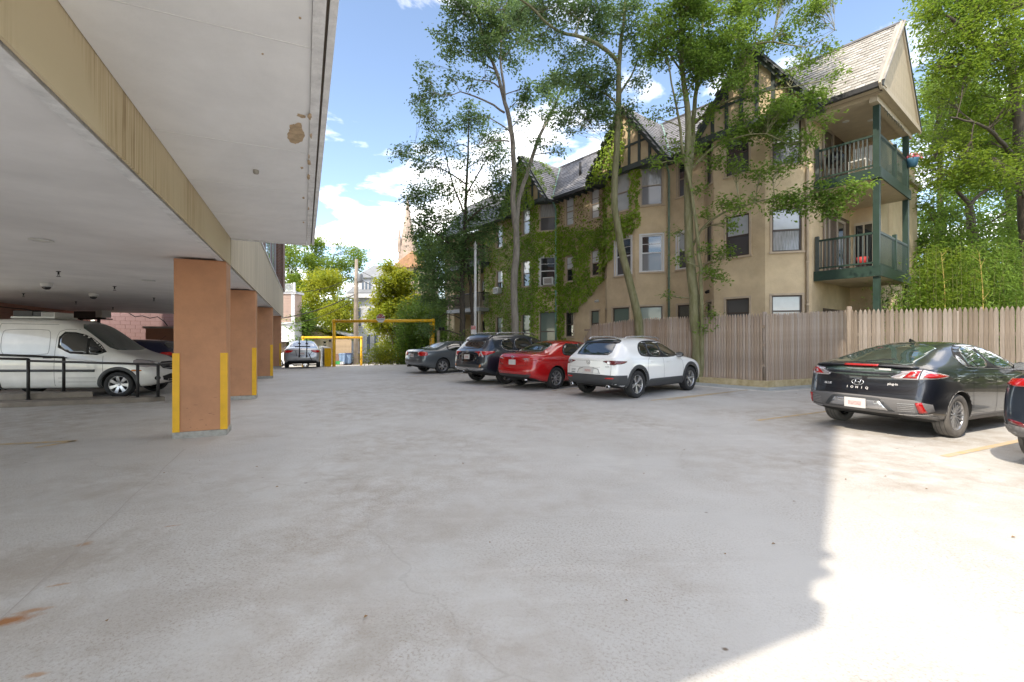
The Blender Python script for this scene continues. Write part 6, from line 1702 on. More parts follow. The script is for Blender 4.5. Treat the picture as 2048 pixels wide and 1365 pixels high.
# white lamp post with tow notice
Y = 22.3; lp = Vector((ux(950.5, Y), Y, 0))
h = thing('lamp_post', 'slim white lamp post with lantern in front of the far balconies', 'lamp post', lp)
b = bmesh.new(); tube(b, [lp, lp + Vector((0, 0, vz(500, Y)))], [.075, .06], 12); obj('pole', b, MATS['white_plastic'], h)
b = bmesh.new(); lathe(b, [(.06, 0), (.12, .06), (.05, .12), (.10, .22), (.03, .32), (.01, .42)], 12, lambda x, y, z: lp + Vector((x, y, vz(500, Y) + z))); obj('lantern', b, mat('lamp_grey', (.4, .4, .38), .5), h)
s_ = thing('tow_notice', 'red and white parking notice fixed to the white lamp post', 'sign', (lp.x - .08, Y - .12, vz(669, Y)))
F = lambda x, y, z: Vector((lp.x - .08 + x, Y - .12 + y, z))
b = bmesh.new(); bx(b, -.12, .12, 0, .012, vz(669, Y), vz(652, Y), F); obj('panel', b, MATS['sign_white'], s_)
b = bmesh.new(); bx(b, -.105, .105, -.006, -.001, vz(660, Y), vz(652.7, Y), F); obj('red_field', b, mat('notice_red', (.50, .05, .04), .5), s_)
for k, z in enumerate((.275, .34, .40)):
    b = bmesh.new(); bx(b, -.07, .07, -.012, -.008, vz(669, Y) + z - .22 + .175, vz(669, Y) + z - .2 + .175, F); obj('text_line', b, MATS['sign_white'], s_)
# timber post with twin floodlights
Y = 23.6; q = Vector((ux(877, Y), Y, 0))
h = thing('floodlight_post', 'wooden post with twin floodlights behind the grey sedan', 'lamp post', q)
b = bmesh.new(); bx(b, -.07, .07, -.07, .07, 0, vz(661, Y), lambda x, y, z: q + Vector((x, y, z))); obj('post', b, MATS['pole_wood'], h)
b = bmesh.new(); bx(b, -.18, .30, -.02, .02, vz(661, Y), vz(661, Y) + .05, lambda x, y, z: q + Vector((x, y, z))); obj('crossarm', b, MATS['pole_wood'], h)
for x in (.10, .26):
    b = bmesh.new(); c = q + Vector((x, -.05, vz(661, Y) + .12)); tube(b, [c + Vector((0, .08, .02)), c, c + Vector((0, -.10, -.06))], [.03, .06, .08], 10); obj('lamp_head', b, MATS['dark_metal'], h)
# little tan railing by the entrance
h = thing('entrance_railing', 'small tan baluster railing between grey sedan and black SUV', 'railing', (ux(938, 23), 23, 0))
F = lambda x, y, z: Vector((ux(930, 23) + x, 23 + y, z))
b = bmesh.new(); bx(b, 0, .62, 0, .05, 1.50, 1.55, F); rl = obj('top_rail', b, MATS['stucco_trim'], h)
for k in range(7):
    b = bmesh.new(); bx(b, .02 + k * .095, .05 + k * .095, .01, .04, .0, 1.5, F); obj('baluster', b, MATS['stucco_trim'], h)
# ============================================================ VEHICLES
mat('tyre', (0.022, 0.022, 0.023), 0.8, var=0.25, vs=6, bump=0.1, bs=40)
mat('tyre_dusty', (0.13, 0.12, 0.11), 0.9, var=0.3, vs=7)
mat('rim_silver', (0.48, 0.48, 0.49), 0.28, metal=0.75)
mat('rim_dark', (0.05, 0.05, 0.055), 0.35, metal=0.5)
mat('cladding', (0.045, 0.047, 0.05), 0.55, bump=0.05, bs=200)
mat('cladding_dusty', (0.13, 0.125, 0.125), 0.65)
mat('under', (0.012, 0.012, 0.012), 0.9)
mat('chrome', (0.62, 0.62, 0.62), 0.12, metal=1.0)
mat('lamp_red', (0.34, 0.006, 0.006), 0.12, coat=1.0, emit=(0.5, 0.01, 0.008, 0.05))
mat('lamp_red_dark', (0.13, 0.012, 0.015), 0.10, coat=1.0)
mat('lamp_clear', (0.50, 0.46, 0.47), 0.10, metal=0.5, coat=1.0)
mat('lamp_amber', (0.55, 0.16, 0.02), 0.15, coat=1.0)
mat('plate_white', (0.60, 0.58, 0.57), 0.5)
mat('plate_tint', (0.56, 0.40, 0.38), 0.5, var=.3, vs=30)
mat('seam', (0.008, 0.008, 0.008), 0.8)
mat('car_glass', (0.010, 0.014, 0.013), 0.02, spec=0.8, coat=1.0)
mat('car_glass_green', (0.045, 0.070, 0.058), 0.02, spec=0.8, coat=1.0, var=.5, vs=5)
mat('bright_trim', (.45, .45, .46), .25, metal=.8)
def paint(name, col, metal=0.0, rough=0.32, dirt=.06):
    m = mat(name, col, rough=rough, metal=metal, coat=1.0, spec=.5, var=dirt, vs=2.5)
    return m
paint('paint_black', (0.006, 0.007, 0.011)); paint('paint_blueblack', (0.008, 0.014, 0.024)); paint('paint_red', (0.42, 0.006, 0.008), rough=.25)
paint('paint_white', (0.80, 0.80, 0.79), dirt=.03); paint('paint_grey', (0.105, 0.122, 0.135), metal=.45); paint('paint_silver', (0.42, 0.43, 0.45), metal=.55)
paint('paint_van', (0.70, 0.69, 0.66), dirt=.10); paint('paint_navy', (0.012, 0.018, 0.07))

def lerpf(T, x):
    if x <= T[0][0]: return T[0][1]
    for (a, p), (b, q) in zip(T, T[1:]):
        if x <= b: return p + (q - p) * (x - a) / (b - a)
    return T[-1][1]

def chaikin(P, n=2, closed=True):
    for _ in range(n):
        Q = []
        m = len(P)
        for i in range(m if closed else m - 1):
            a, b = P[i], P[(i + 1) % m]
            Q.append((a[0] * .75 + b[0] * .25, a[1] * .75 + b[1] * .25)); Q.append((a[0] * .25 + b[0] * .75, a[1] * .25 + b[1] * .75))
        if not closed: Q = [P[0]] + Q + [P[-1]]
        P = Q
    return P

class Car:
    """x: 0 rear bumper .. L front, y: left positive, z up. All parts are children of one empty."""
    def __init__(s, name, label, cat, S, group=None):
        s.S = S; s.root = thing(name, label, cat, (0, 0, 0), group=group); s.build_body()
    # ---- lofted body
    def build_body(s):
        S = s.S; W = S['W'] / 2
        bm = bmesh.new(); rings = []
        xs = S['xs']; n = len(xs); x0, x1 = xs[0], xs[-1]
        for i, x in enumerate(xs):
            zb = lerpf(S['bottom'], x); zt = lerpf(S['top'], x); zl = min(lerpf(S['belt'], x), zt - .02)
            w = W * lerpf(S['wid'], x); wt = W * lerpf(S['wtop'], x)
            cr = .045 if zt - zl > .15 else .022
            zte = max(zl + .004, zt - cr)
            g = zte - zl
            kb = lerpf(S.get('bulge', [(0, .35)]), x)
            lev = [(0, zb), (.5 * w, zb), (.88 * w, zb + .005), (.975 * w, zb + .09), (w, zb + (zl - zb) * .40), (w * 1.0, zb + (zl - zb) * .74), (w * .965, zl - .012),
                   (w * .965 * (1 - .5) + wt * .5 + (.02 if g > .15 else 0), zl + g * .52), (wt, zte), (wt * .55, zt - cr * .28), (0, zt)]
            ring = []
            for k, (y, z) in enumerate(lev):
                xo = x
                fr = max(0, 1 - (x - x0) / .55); ff = max(0, 1 - (x1 - x) / .6)
                if fr > 0: xo += lerpf(S['rear'], z) * (1 if i == 0 else fr)
                if ff > 0: xo -= lerpf(S['front'], z) * (1 if i == n - 1 else ff)
                ring.append((xo, y, z))
            rings.append(ring)
        K = 11
        R_ = [[bm.verts.new(p) for p in ring] for ring in rings]
        Lf = [[r[k] if k in (0, K - 1) else bm.verts.new((rings[i][k][0], -rings[i][k][1], rings[i][k][2])) for k in range(K)] for i, r in enumerate(R_)]
        for side in (R_, Lf):
            for i in range(n - 1):
                for k in range(K - 1): bm.faces.new((side[i][k], side[i + 1][k], side[i + 1][k + 1], side[i][k + 1]))
        # end caps: columns at -w, -w/2, 0, w/2, w
        for i, bul in ((0, -S.get('rbulge', .06)), (n - 1, S.get('fbulge', .10))):
            A, B = R_[i], Lf[i]; rg = rings[i]
            colsv = {}
            for k in range(2, 9):
                x, y, z = rg[k]
                row = [B[k], None, None, None, A[k]]
                if k == 2: row[1], row[2], row[3] = B[1], A[0], A[1]
                elif k == 8: row[1], row[2], row[3] = B[9], A[10], A[9]
                else:
                    row[1] = bm.verts.new((x + bul * .75, -y * .55, z)); row[2] = bm.verts.new((x + bul, 0, z)); row[3] = bm.verts.new((x + bul * .75, y * .55, z))
                colsv[k] = row
            for k in range(2, 8):
                for c in range(4): bm.faces.new((colsv[k][c], colsv[k][c + 1], colsv[k + 1][c + 1], colsv[k + 1][c]))
        bmesh.ops.recalc_face_normals(bm, faces=bm.faces[:])
        for f in bm.faces: f.smooth = True
        me = bpy.data.meshes.new('body'); bm.to_mesh(me); bm.free()
        o = bpy.data.objects.new('body', me); COL.objects.link(o)
        sub = o.modifiers.new('s', 'SUBSURF'); sub.levels = sub.render_levels = S.get('sub', 3)
        dg = bpy.context.evaluated_depsgraph_get(); ev = o.evaluated_get(dg)
        full = bpy.data.meshes.new_from_object(ev)
        b2 = bmesh.new(); b2.from_mesh(full); s.bvh = BVHTree.FromBMesh(b2); b2.free()
        # wheel arches and a cut-off floor
        o.modifiers.clear(); o.data = full
        full.materials.append(MATS[S['paint']]); full.materials.append(MATS['under'])
        cut = bmesh.new()
        for xw in (S['ro'], S['ro'] + S['wb']):
            for sg in (-1, 1):
                y0, y1 = sg * (W - .30), sg * (W + .12)
                r = S['arch']; N = 40
                A = [cut.verts.new((xw + r * math.cos(2 * PI * k / N), y0, S['wr'] + .01 + r * math.sin(2 * PI * k / N) * 1.0)) for k in range(N)]
                B = [cut.verts.new((xw + r * math.cos(2 * PI * k / N), y1, S['wr'] + .01 + r * math.sin(2 * PI * k / N) * 1.0)) for k in range(N)]
                cut.faces.new(A); cut.faces.new(B[::-1])
                for k in range(N): cut.faces.new((A[k], B[k], B[(k + 1) % N], A[(k + 1) % N]))
        bmesh.ops.recalc_face_normals(cut, faces=cut.faces[:])
        cm = bpy.data.meshes.new('cut'); cut.to_mesh(cm); cut.free(); cm.materials.append(MATS['under'])
        co = bpy.data.objects.new('cut', cm); COL.objects.link(co)
        bo = o.modifiers.new('b', 'BOOLEAN'); bo.object = co; bo.operation = 'DIFFERENCE'; bo.solver = 'EXACT'; bo.material_mode = 'TRANSFER'
        dg = bpy.context.evaluated_depsgraph_get(); ev = o.evaluated_get(dg)
        fin = bpy.data.meshes.new_from_object(ev)
        bpy.data.objects.remove(o); bpy.data.objects.remove(co)
        fin.materials.clear(); fin.materials.append(MATS[S['paint']]); fin.materials.append(MATS['under'])
        # faces made by the cutter become dark
        ps = fin.polygons
        for p in ps:
            c = p.center
            for xw in (S['ro'], S['ro'] + S['wb']):
                if abs(c.x - xw) < S['arch'] + .02:
                    d = math.hypot(c.x - xw, c.z - S['wr'] - .01)
                    if (abs(d - S['arch']) < .012 and abs(p.normal.y) < .35 and abs(c.y) < W - .01 and abs(c.y) > W - .33) or (abs(abs(c.y) - (W - .30)) < .004 and abs(p.normal.y) > .9 and d < S['arch']):
                        p.material_index = 1; p.use_smooth = False
            if c.z < lerpf(S['bottom'], c.x) + .035 and p.normal.z < -.6: p.material_index = 1
        fin.name = 'body'
        b = bpy.data.objects.new('body', fin); COL.objects.link(b); b.parent = s.root; s.body = b
    # ---- projection
    def hit(s, axis, a, b):
        if axis == 'R': o, d = Vector((a, -3, b)), Vector((0, 1, 0))
        elif axis == 'L': o, d = Vector((a, 3, b)), Vector((0, -1, 0))
        elif axis == 'B': o, d = Vector((-2, a, b)), Vector((1, 0, 0))       # from behind: (y, z)
        elif axis == 'F': o, d = Vector((s.S['xs'][-1] + 2, a, b)), Vector((-1, 0, 0))
        else: o, d = Vector((a, b, 4)), Vector((0, 0, -1))                   # top: (x, y)
        loc, nrm, idx, dist = s.bvh.ray_cast(o, d)
        return (loc, nrm, d) if loc is not None else None
    def decal(s, name, axis, poly, m, th=.004, rnd=2, grid=.05, parent=None, sink=.012, off=0.0, sm=True):
        P = chaikin(poly, rnd) if rnd else poly
        # densify the outline
        Q = []
        for i in range(len(P)):
            a, b = P[i], P[(i + 1) % len(P)]; L = math.hypot(b[0] - a[0], b[1] - a[1]); k = max(1, int(L / grid))
            for j in range(k): Q.append((a[0] + (b[0] - a[0]) * j / k, a[1] + (b[1] - a[1]) * j / k))
        nb = len(Q); V = [Vector(q) for q in Q]
        x0, x1 = min(q[0] for q in Q), max(q[0] for q in Q); y0, y1 = min(q[1] for q in Q), max(q[1] for q in Q)
        x = x0 + grid * .5
        while x < x1:
            y = y0 + grid * .5
            while y < y1:
                if inpoly(x, y, Q) and min((x - q[0]) ** 2 + (y - q[1]) ** 2 for q in Q) > (grid * .35) ** 2: V.append(Vector((x, y)))
                y += grid
            x += grid
        ed = [(i, (i + 1) % nb) for i in range(nb)]
        vs, es, fs, ov, oe, of_ = delaunay_2d_cdt(V, ed, [], 1, 1e-5)
        hits = [s.hit(axis, v.x, v.y) for v in vs]
        good = [h for h in hits if h]
        if not good: return None
        bm = bmesh.new(); top = []
        for v, h in zip(vs, hits):
            if h is None:
                h = min((g for g in zip(vs, hits) if g[1]), key=lambda g: (g[0] - v).length)[1]
                p = h[0].copy()
                if axis in 'RL': p.x, p.z = v.x, v.y
                elif axis in 'BF': p.y, p.z = v.x, v.y
                else: p.x, p.y = v.x, v.y
                nrm = h[1]
            else: p, nrm = h[0], h[1]
            n = (-h[2] * .75 + nrm * .25).normalized()
            top.append((p, n))
        T = [bm.verts.new(p + n * (th + off)) for p, n in top]
        for f in fs:
            try: F = bm.faces.new([T[i] for i in f]); F.smooth = sm
            except ValueError: pass
        # rim going back into the body
        cnt = {}
        for f in fs:
            for i in range(len(f)):
                e = (f[i], f[(i + 1) % len(f)]); cnt[tuple(sorted(e))] = cnt.get(tuple(sorted(e)), 0) + 1
        Bv = {}
        for f in fs:
            for i in range(len(f)):
                a, b = f[i], f[(i + 1) % len(f)]
                if cnt[tuple(sorted((a, b)))] == 1:
                    for k in (a, b):
                        if k not in Bv: Bv[k] = bm.verts.new(top[k][0] - top[k][1] * sink)
                    try: bm.faces.new((T[b], T[a], Bv[a], Bv[b]))
                    except ValueError: pass
        bmesh.ops.recalc_face_normals(bm, faces=bm.faces[:])
        me = bpy.data.meshes.new(name); bm.to_mesh(me); bm.free(); me.materials.append(MATS[m] if isinstance(m, str) else m)
        o = bpy.data.objects.new(name, me); COL.objects.link(o); o.parent = parent or s.root
        return o
    def both(s, name, poly, m, **k):
        return s.decal(name, 'R', poly, m, **k), s.decal(name, 'L', poly, m, **k)
    def line(s, name, axis, pts, w, m='seam', th=.0015, parent=None, rnd=1, sink=.004):
        P = chaikin(pts, rnd, closed=False) if rnd else pts
        Q = []
        for a, b in zip(P, P[1:]):
            k = max(1, int(math.hypot(b[0] - a[0], b[1] - a[1]) / .05))
            for j in range(k): Q.append((a[0] + (b[0] - a[0]) * j / k, a[1] + (b[1] - a[1]) * j / k))
        Q.append(P[-1])
        bm = bmesh.new(); L = []
        for i, q in enumerate(Q):
            a, b = Q[max(0, i - 1)], Q[min(len(Q) - 1, i + 1)]; d = Vector((b[0] - a[0], b[1] - a[1])); d.normalize(); nn = Vector((-d.y, d.x)) * w / 2
            r = []
            for sg in (-1, 1):
                h = s.hit(axis, q[0] + nn.x * sg, q[1] + nn.y * sg)
                if h is None: r = None; break
                r.append(bm.verts.new(h[0] - h[2] * th * .6 + h[1] * th))
            if r: L.append(r)
            elif L: break
        for a, b in zip(L, L[1:]): bm.faces.new((a[0], a[1], b[1], b[0]))
        bmesh.ops.recalc_face_normals(bm, faces=bm.faces[:])
        me = bpy.data.meshes.new(name); bm.to_mesh(me); bm.free(); me.materials.append(MATS[m])
        o = bpy.data.objects.new(name, me); COL.objects.link(o); o.parent = parent or s.root
        return o
    def box(s, name, c, d, m, bevel=.006, parent=None, rz=0, ry=0):
        bm = bmesh.new(); bx(bm, -d[0] / 2, d[0] / 2, -d[1] / 2, d[1] / 2, -d[2] / 2, d[2] / 2)
        if bevel: bmesh.ops.bevel(bm, geom=bm.edges[:], offset=bevel, segments=2, affect='EDGES')
        bmesh.ops.recalc_face_normals(bm, faces=bm.faces[:])
        me = bpy.data.meshes.new(name); bm.to_mesh(me); bm.free(); me.materials.append(MATS[m])
        o = bpy.data.objects.new(name, me); COL.objects.link(o); o.parent = parent or s.root; o.location = c; o.rotation_euler = (0, ry, rz); return o
    def tube(s, name, pts, r, m, seg=10, parent=None):
        bm = bmesh.new(); tube(bm, [Vector(p) for p in pts], r, seg); bmesh.ops.recalc_face_normals(bm, faces=bm.faces[:])
        me = bpy.data.meshes.new(name); bm.to_mesh(me); bm.free(); me.materials.append(MATS[m])
        o = bpy.data.objects.new(name, me); COL.objects.link(o); o.parent = parent or s.root; return o
    # ---- wheels
    def wheels(s, style, n, rimm='rim_silver', tyrem='tyre', rim_r=None, backm='rim_dark'):
        S = s.S; r = S['wr']; rr = rim_r or r * .68; tw = S.get('tw', .215); W = S['W'] / 2
        tm = bmesh.new()
        prof = [(rr * .99, -tw * .40), (rr * 1.06, -tw * .47), (r * .90, -tw * .5), (r * .965, -tw * .46), (r * .992, -tw * .36), (r, -tw * .12), (r, tw * .12), (r * .992, tw * .36), (r * .965, tw * .46), (r * .90, tw * .5), (rr * 1.06, tw * .47), (rr * .99, tw * .40)]
        lathe(tm, prof, 48, lambda x, y, h: Vector((x, -h, y)))
        for gx in (-.25, 0, .25):
            lathe(tm, [(r * 1.0015 if abs(gx) < .2 else r * .999, gx * tw - .003), (r * 1.0015 if abs(gx) < .2 else r * .999, gx * tw + .003)], 48, lambda x, y, h: Vector((x, -h, y)), mi=1)
        tme = bpy.data.meshes.new('tyre'); bmesh.ops.recalc_face_normals(tm, faces=tm.faces[:]); tm.to_mesh(tme); tm.free(); tme.materials.append(MATS[tyrem]); tme.materials.append(MATS['under'])
        rm = bmesh.new(); F = lambda x, y, h: Vector((x, -h, y))
        fo = tw * .40
        lathe(rm, [(rr * .93, -tw * .4), (rr * .90, fo * .3), (rr * .935, fo * .8), (rr * .96, fo), (rr * 1.0, fo * .99), (rr * 1.0, fo * .9)], 48, F)
        lathe(rm, [(.001, fo * .72), (rr * .13, fo * .72), (rr * .15, fo * .66), (rr * .2, fo * .55), (rr * .22, fo * .1)], 20, F)
        def spoke(a0, a1, w0, w1, z0=.62, z1=.88, r0=.14, r1=.95):
            p0, p1 = Vector((math.cos(a0), math.sin(a0))) * rr * r0, Vector((math.cos(a1), math.sin(a1))) * rr * r1
            d = (p1 - p0).normalized(); t = Vector((-d.y, d.x)); vs = []
            for p, w, z in ((p0, w0, z0), ((p0 + p1) / 2, (w0 + w1) / 2 * .92, (z0 + z1) / 2 + .04), (p1, w1, z1)):
                for sg in (-1, 1):
                    q = p + t * sg * w / 2; vs.append((rm.verts.new(F(q.x, q.y, fo * z)), rm.verts.new(F(q.x + d.x * 0, q.y, fo * z - .03))))
            for i in (0, 2):
                (a, A), (b, B), (c, C_), (e, E) = vs[i], vs[i + 1], vs[i + 2], vs[i + 3]
                rm.faces.new((a, b, e, c)); rm.faces.new((a, c, C_, A)); rm.faces.new((b, B, E, e))
        for k in range(n):
            a = 2 * PI * k / n + .2
            if style == 'twin':
                spoke(a - .05, a - .16, .028, .03); spoke(a + .05, a + .16, .028, .03)
            elif style == 'thin': spoke(a, a, .020, .026)
            elif style == 'fin': spoke(a, a + .35, .03, .05)
            elif style == 'wide': spoke(a, a, .055, .085)
        bmesh.ops.recalc_face_normals(rm, faces=rm.faces[:])
        rme = bpy.data.meshes.new('rim'); rm.to_mesh(rme); rm.free(); rme.materials.append(MATS[rimm])
        bk = bmesh.new(); lathe(bk, [(.001, -.02), (rr * .94, -.02), (rr * .94, -tw * .42)], 32, F); lathe(bk, [(.001, .0), (rr * .62, .0), (rr * .62, -.018)], 32, F, mi=0)
        bke = bpy.data.meshes.new('brake_disc'); bmesh.ops.recalc_face_normals(bk, faces=bk.faces[:]); bk.to_mesh(bke); bk.free(); bke.materials.append(MATS[backm])
        for xw in (S['ro'], S['ro'] + S['wb']):
            for sg in (-1, 1):
                w = bpy.data.objects.new('wheel', None); COL.objects.link(w); w.parent = s.root; w.location = (xw, sg * (W - .025 - tw / 2), r)
                w.rotation_euler = (0, random.uniform(0, 6) if sg < 0 else 0, 0 if sg < 0 else PI)
                for nm, me in (('tyre', tme), ('rim', rme), ('brake_disc', bke)):
                    c = bpy.data.objects.new(nm, me); COL.objects.link(c); c.parent = w
    def mirrors(s, x, z, m, out=.16):
        W = s.S['W'] / 2
        for sg in (-1, 1):
            h = s.hit('R' if sg < 0 else 'L', x, z - .02); y = abs(h[0].y) if h else W * .9
            bm = bmesh.new(); c = Vector((x, sg * (y + out * .62), z))
            lathe(bm, [(.001, -.09), (.055, -.07), (.078, -.01), (.078, .04), (.066, .055)], 14, lambda a, b, h: c + Vector((-h, a * 1.35, b * .95)))
            for f in bm.faces: f.smooth = True
            tube(bm, [Vector((x, sg * (y - .03), z - .05)), Vector((x, sg * (y + out * .4), z - .04))], .022, 8)
            bmesh.ops.recalc_face_normals(bm, faces=bm.faces[:])
            me = bpy.data.meshes.new('mirror'); bm.to_mesh(me); bm.free(); me.materials.append(MATS[m])
            o = bpy.data.objects.new('mirror', me); COL.objects.link(o); o.parent = s.root
            g = s.box('mirror_glass', (x - .052, sg * (y + out * .62), z), (.004, .17, .11), 'bright_trim', .0, parent=o)
    def plate(s, z, x=None, m='plate_white', w=.305, h=.152, tint=True):
        hh = s.hit('B', 0, z); x = hh[0].x - .016 if x is None else x
        p = s.box('licence_plate', (x, 0, z), (.008, w, h), m, .003)
        if tint: s.box('plate_field', (-.0052, 0, -.005), (.002, w * .62, h * .42), 'plate_tint', 0, parent=p)
        return p
    def text(s, name, txt, size, y, z, m='chrome', lift=.006, sx=1.0, axis='B'):
        h = s.hit(axis, y, z)
        n = h[1]
        s_ = lettering(name, txt, size, basis((0, -1, 0), (n.z * .9, 0, -n.x if abs(n.x) > .2 else 1), (h[0].x - lift, y, z)), MATS[m], s.root, .0012, True, sx)
        return s_
    def place(s, right_rear=None, left_rear=None, heading=0.0):
        """set by the contact point of a rear wheel"""
        S = s.S; yy = S['W'] / 2 - .025 - S.get('tw', .215) / 2
        h = R(heading); c, sn = math.cos(h), math.sin(h)
        lx, ly = S['ro'], (-yy if right_rear else yy)
        P = right_rear or left_rear
        s.root.location = (P[0] - (lx * c - ly * sn), P[1] - (lx * sn + ly * c), 0.004)
        s.root.rotation_euler = (0, 0, h)

def common_side(c, glass, doors, handles, gm='car_glass', trim=None, handle_m=None, zb=.3, seams=True):
    for poly in glass: c.both('side_window', poly, gm, th=.003, rnd=2)
    if trim: 
        for poly in trim: c.both('window_trim', poly, 'under', th=.0015, rnd=2)
    for pts in doors:
        for ax in 'RL': c.line('door_seam', ax, pts, .007)
    for x, z in handles:
        for ax, sg in (('R', -1), ('L', 1)):
            h = c.hit(ax, x, z)
            if h: c.box('door_handle', (x, h[0].y + sg * .016, z), (.19, .022, .028), handle_m or c.S['paint'], .008)

# ------------------------------------------------------------ white crossover
def arch_ring(xw, zc, r0, r1, zcut, a0=-12, a1=192, n=26):
    P = [(xw + r1 * math.cos(R(a0 + (a1 - a0) * k / n)), max(zcut, zc + r1 * math.sin(R(a0 + (a1 - a0) * k / n)))) for k in range(n + 1)]
    Q = [(xw + r0 * math.cos(R(a0 + (a1 - a0) * k / n)), max(zcut, zc + r0 * math.sin(R(a0 + (a1 - a0) * k / n)))) for k in range(n + 1)]
    return P + Q[::-1]

def crossover_white():
    S = dict(W=1.80, paint='paint_white', wr=.345, ro=.86, wb=2.655, arch=.395, tw=.215,
        xs=[0, .10, .28, .50, .62, .86, 1.15, 1.6, 2.1, 2.5, 2.8, 3.15, 3.4, 3.75, 4.05, 4.28, 4.395],
        top=[(0, 1.04), (.10, 1.09), (.28, 1.24), (.50, 1.46), (.62, 1.495), (.86, 1.52), (1.6, 1.54), (2.1, 1.52), (2.5, 1.44), (2.8, 1.27), (3.15, 1.06), (3.4, 1.02), (3.75, .98), (4.05, .92), (4.28, .80), (4.395, .68)],
        belt=[(0, .97), (.28, 1.02), (.6, 1.05), (1.5, 1.02), (2.9, .96), (3.4, .93), (4.05, .84), (4.395, .62)],
        bottom=[(0, .36), (.3, .28), (.6, .22), (3.9, .2), (4.2, .22), (4.395, .30)],
        wid=[(0, .84), (.10, .93), (.28, .985), (.6, 1), (1.5, .99), (2.8, .985), (3.7, .985), (4.05, .95), (4.28, .86), (4.395, .70)],
        wtop=[(0, .74), (.10, .74), (.28, .70), (.50, .64), (.86, .64), (2.1, .64), (2.5, .64), (2.8, .70), (3.15, .80), (3.75, .76), (4.05, .70), (4.28, .62), (4.395, .5)],
        rear=[(.2, .10), (.45, .0), (.62, .015), (.8, .03), (1.0, .04), (1.1, .03)], front=[(.2, .10), (.45, 0), (.6, .02), (.8, .06)])
    c = Car('crossover', 'white crossover with charcoal wheel-arch cladding parked right of the red sedan', 'car', S, 'cars parked rear-out towards the camera')
    c.wheels('twin', 5, rimm='rim_silver')
    # lower cladding
    zc = .355
    for xw in (S['ro'], S['ro'] + S['wb']):
        c.both('arch_cladding', arch_ring(xw, zc, .398, .485, .21), 'cladding', th=.012, rnd=0, grid=.04)
    c.both('sill_cladding', [(1.30, .23), (3.08, .23), (3.06, .42), (3.0, .455), (1.40, .455), (1.33, .40)], 'cladding', th=.010, rnd=0)
    c.decal('bumper_cladding', 'B', [(-.82, .37), (-.70, .33), (.70, .33), (.82, .37), (.86, .56), (.80, .605), (-.80, .605), (-.86, .56)], 'cladding', th=.010, rnd=1)
    c.both('bumper_cladding', [(.03, .36), (.44, .28), (.40, .45), (.37, .595), (.06, .60)], 'cladding', th=.009, rnd=0)
    common_side(c, [[(1.50, 1.045), (2.02, 1.03), (1.98, 1.40), (1.60, 1.425), (1.46, 1.36), (1.44, 1.1)], [(2.07, 1.03), (2.98, .995), (2.62, 1.30), (2.35, 1.385), (2.03, 1.40)], [(1.00, 1.12), (1.12, 1.06), (1.38, 1.05), (1.39, 1.38), (1.22, 1.36), (1.06, 1.24)]],
        [[(1.30, .47), (1.28, .9), (1.42, 1.03)], [(2.06, .46), (2.05, 1.0)], [(3.08, .47), (3.06, .85), (2.98, .97)]], [(1.50, .90), (2.30, .885)], trim=[[(.96, 1.12), (1.10, 1.02), (3.04, .975), (2.68, 1.31), (2.35, 1.425), (1.62, 1.455), (1.22, 1.40), (1.02, 1.27)]])
    c.both('sill_trim', [(1.4, .235), (2.98, .235), (2.98, .245), (1.4, .245)], 'under', th=.014, rnd=0)
    c.decal('rear_window', 'T', [(.14, .56), (.50, .50), (.56, .30), (.58, 0), (.56, -.30), (.50, -.50), (.14, -.56), (.11, -.3), (.10, 0), (.11, .3)], 'car_glass', th=.006, rnd=1)
    c.decal('rear_spoiler', 'T', [(.46, .57), (.66, .54), (.66, -.54), (.46, -.57), (.43, -.3), (.43, .3)], 'black_gloss', th=.022, rnd=1, sink=.02)
    for sg in (-1, 1):
        c.decal('tail_light', 'B', [(sg * .40, .935), (sg * .62, .96), (sg * .80, .955), (sg * .80, .86), (sg * .70, .84), (sg * .58, .88)], 'lamp_red_dark', th=.010, rnd=1)
        c.decal('lamp_ring', 'B', [(sg * .60 + .045 * math.cos(a * PI / 6), .905 + .045 * math.sin(a * PI / 6)) for a in range(12)], 'lamp_clear', th=.016, rnd=0, grid=.03)
        c.decal('reflector', 'B', [(sg * .52, .50), (sg * .74, .505), (sg * .74, .545), (sg * .52, .54)], 'lamp_red', th=.016, rnd=1)
        c.tube('exhaust_tip', [(-.02, sg * .58, .315), (.12, sg * .58, .315)], [.045, .042], 'chrome', 16)
        c.tube('exhaust_bore', [(-.022, sg * .58, .315), (-.018, sg * .58, .315)], [.034, .034], 'under', 16)
    c.both('tail_light', [(.03, .955), (.30, .945), (.42, .93), (.25, .875), (.03, .86)], 'lamp_red_dark', th=.010, rnd=1)
    for ax in 'B': c.line('hatch_seam', ax, [(-.66, .60), (-.67, .80), (-.63, .93)], .006); c.line('hatch_seam', ax, [(.66, .60), (.67, .80), (.63, .93)], .006); c.line('hatch_seam', ax, [(-.66, .94), (.66, .94)], .005, rnd=0); c.line('hatch_seam', ax, [(-.36, .78), (.66, .775)], .004, rnd=0)
    c.decal('plate_recess', 'B', [(-.36, .62), (.36, .62), (.30, .76), (-.30, .76)], 'paint_van', th=.001, rnd=0)
    c.line('recess_edge', 'B', [(-.36, .62), (-.29, .765), (.29, .765), (.36, .62)], .014, m='cladding_dusty')
    c.plate(.70)
    # bird-shaped emblem
    h = c.hit('B', 0, .90); x = h[0].x - .008
    c.tube('emblem', [(x, .055 * math.cos(a * PI / 10), .90 + .045 * math.sin(a * PI / 10)) for a in range(21)], .006, 'chrome', 6)
    c.tube('emblem', [(x - .002, -.05, .93), (x - .002, -.02, .90), (x - .002, 0, .885), (x - .002, .02, .90), (x - .002, .05, .93)], .006, 'chrome', 6)
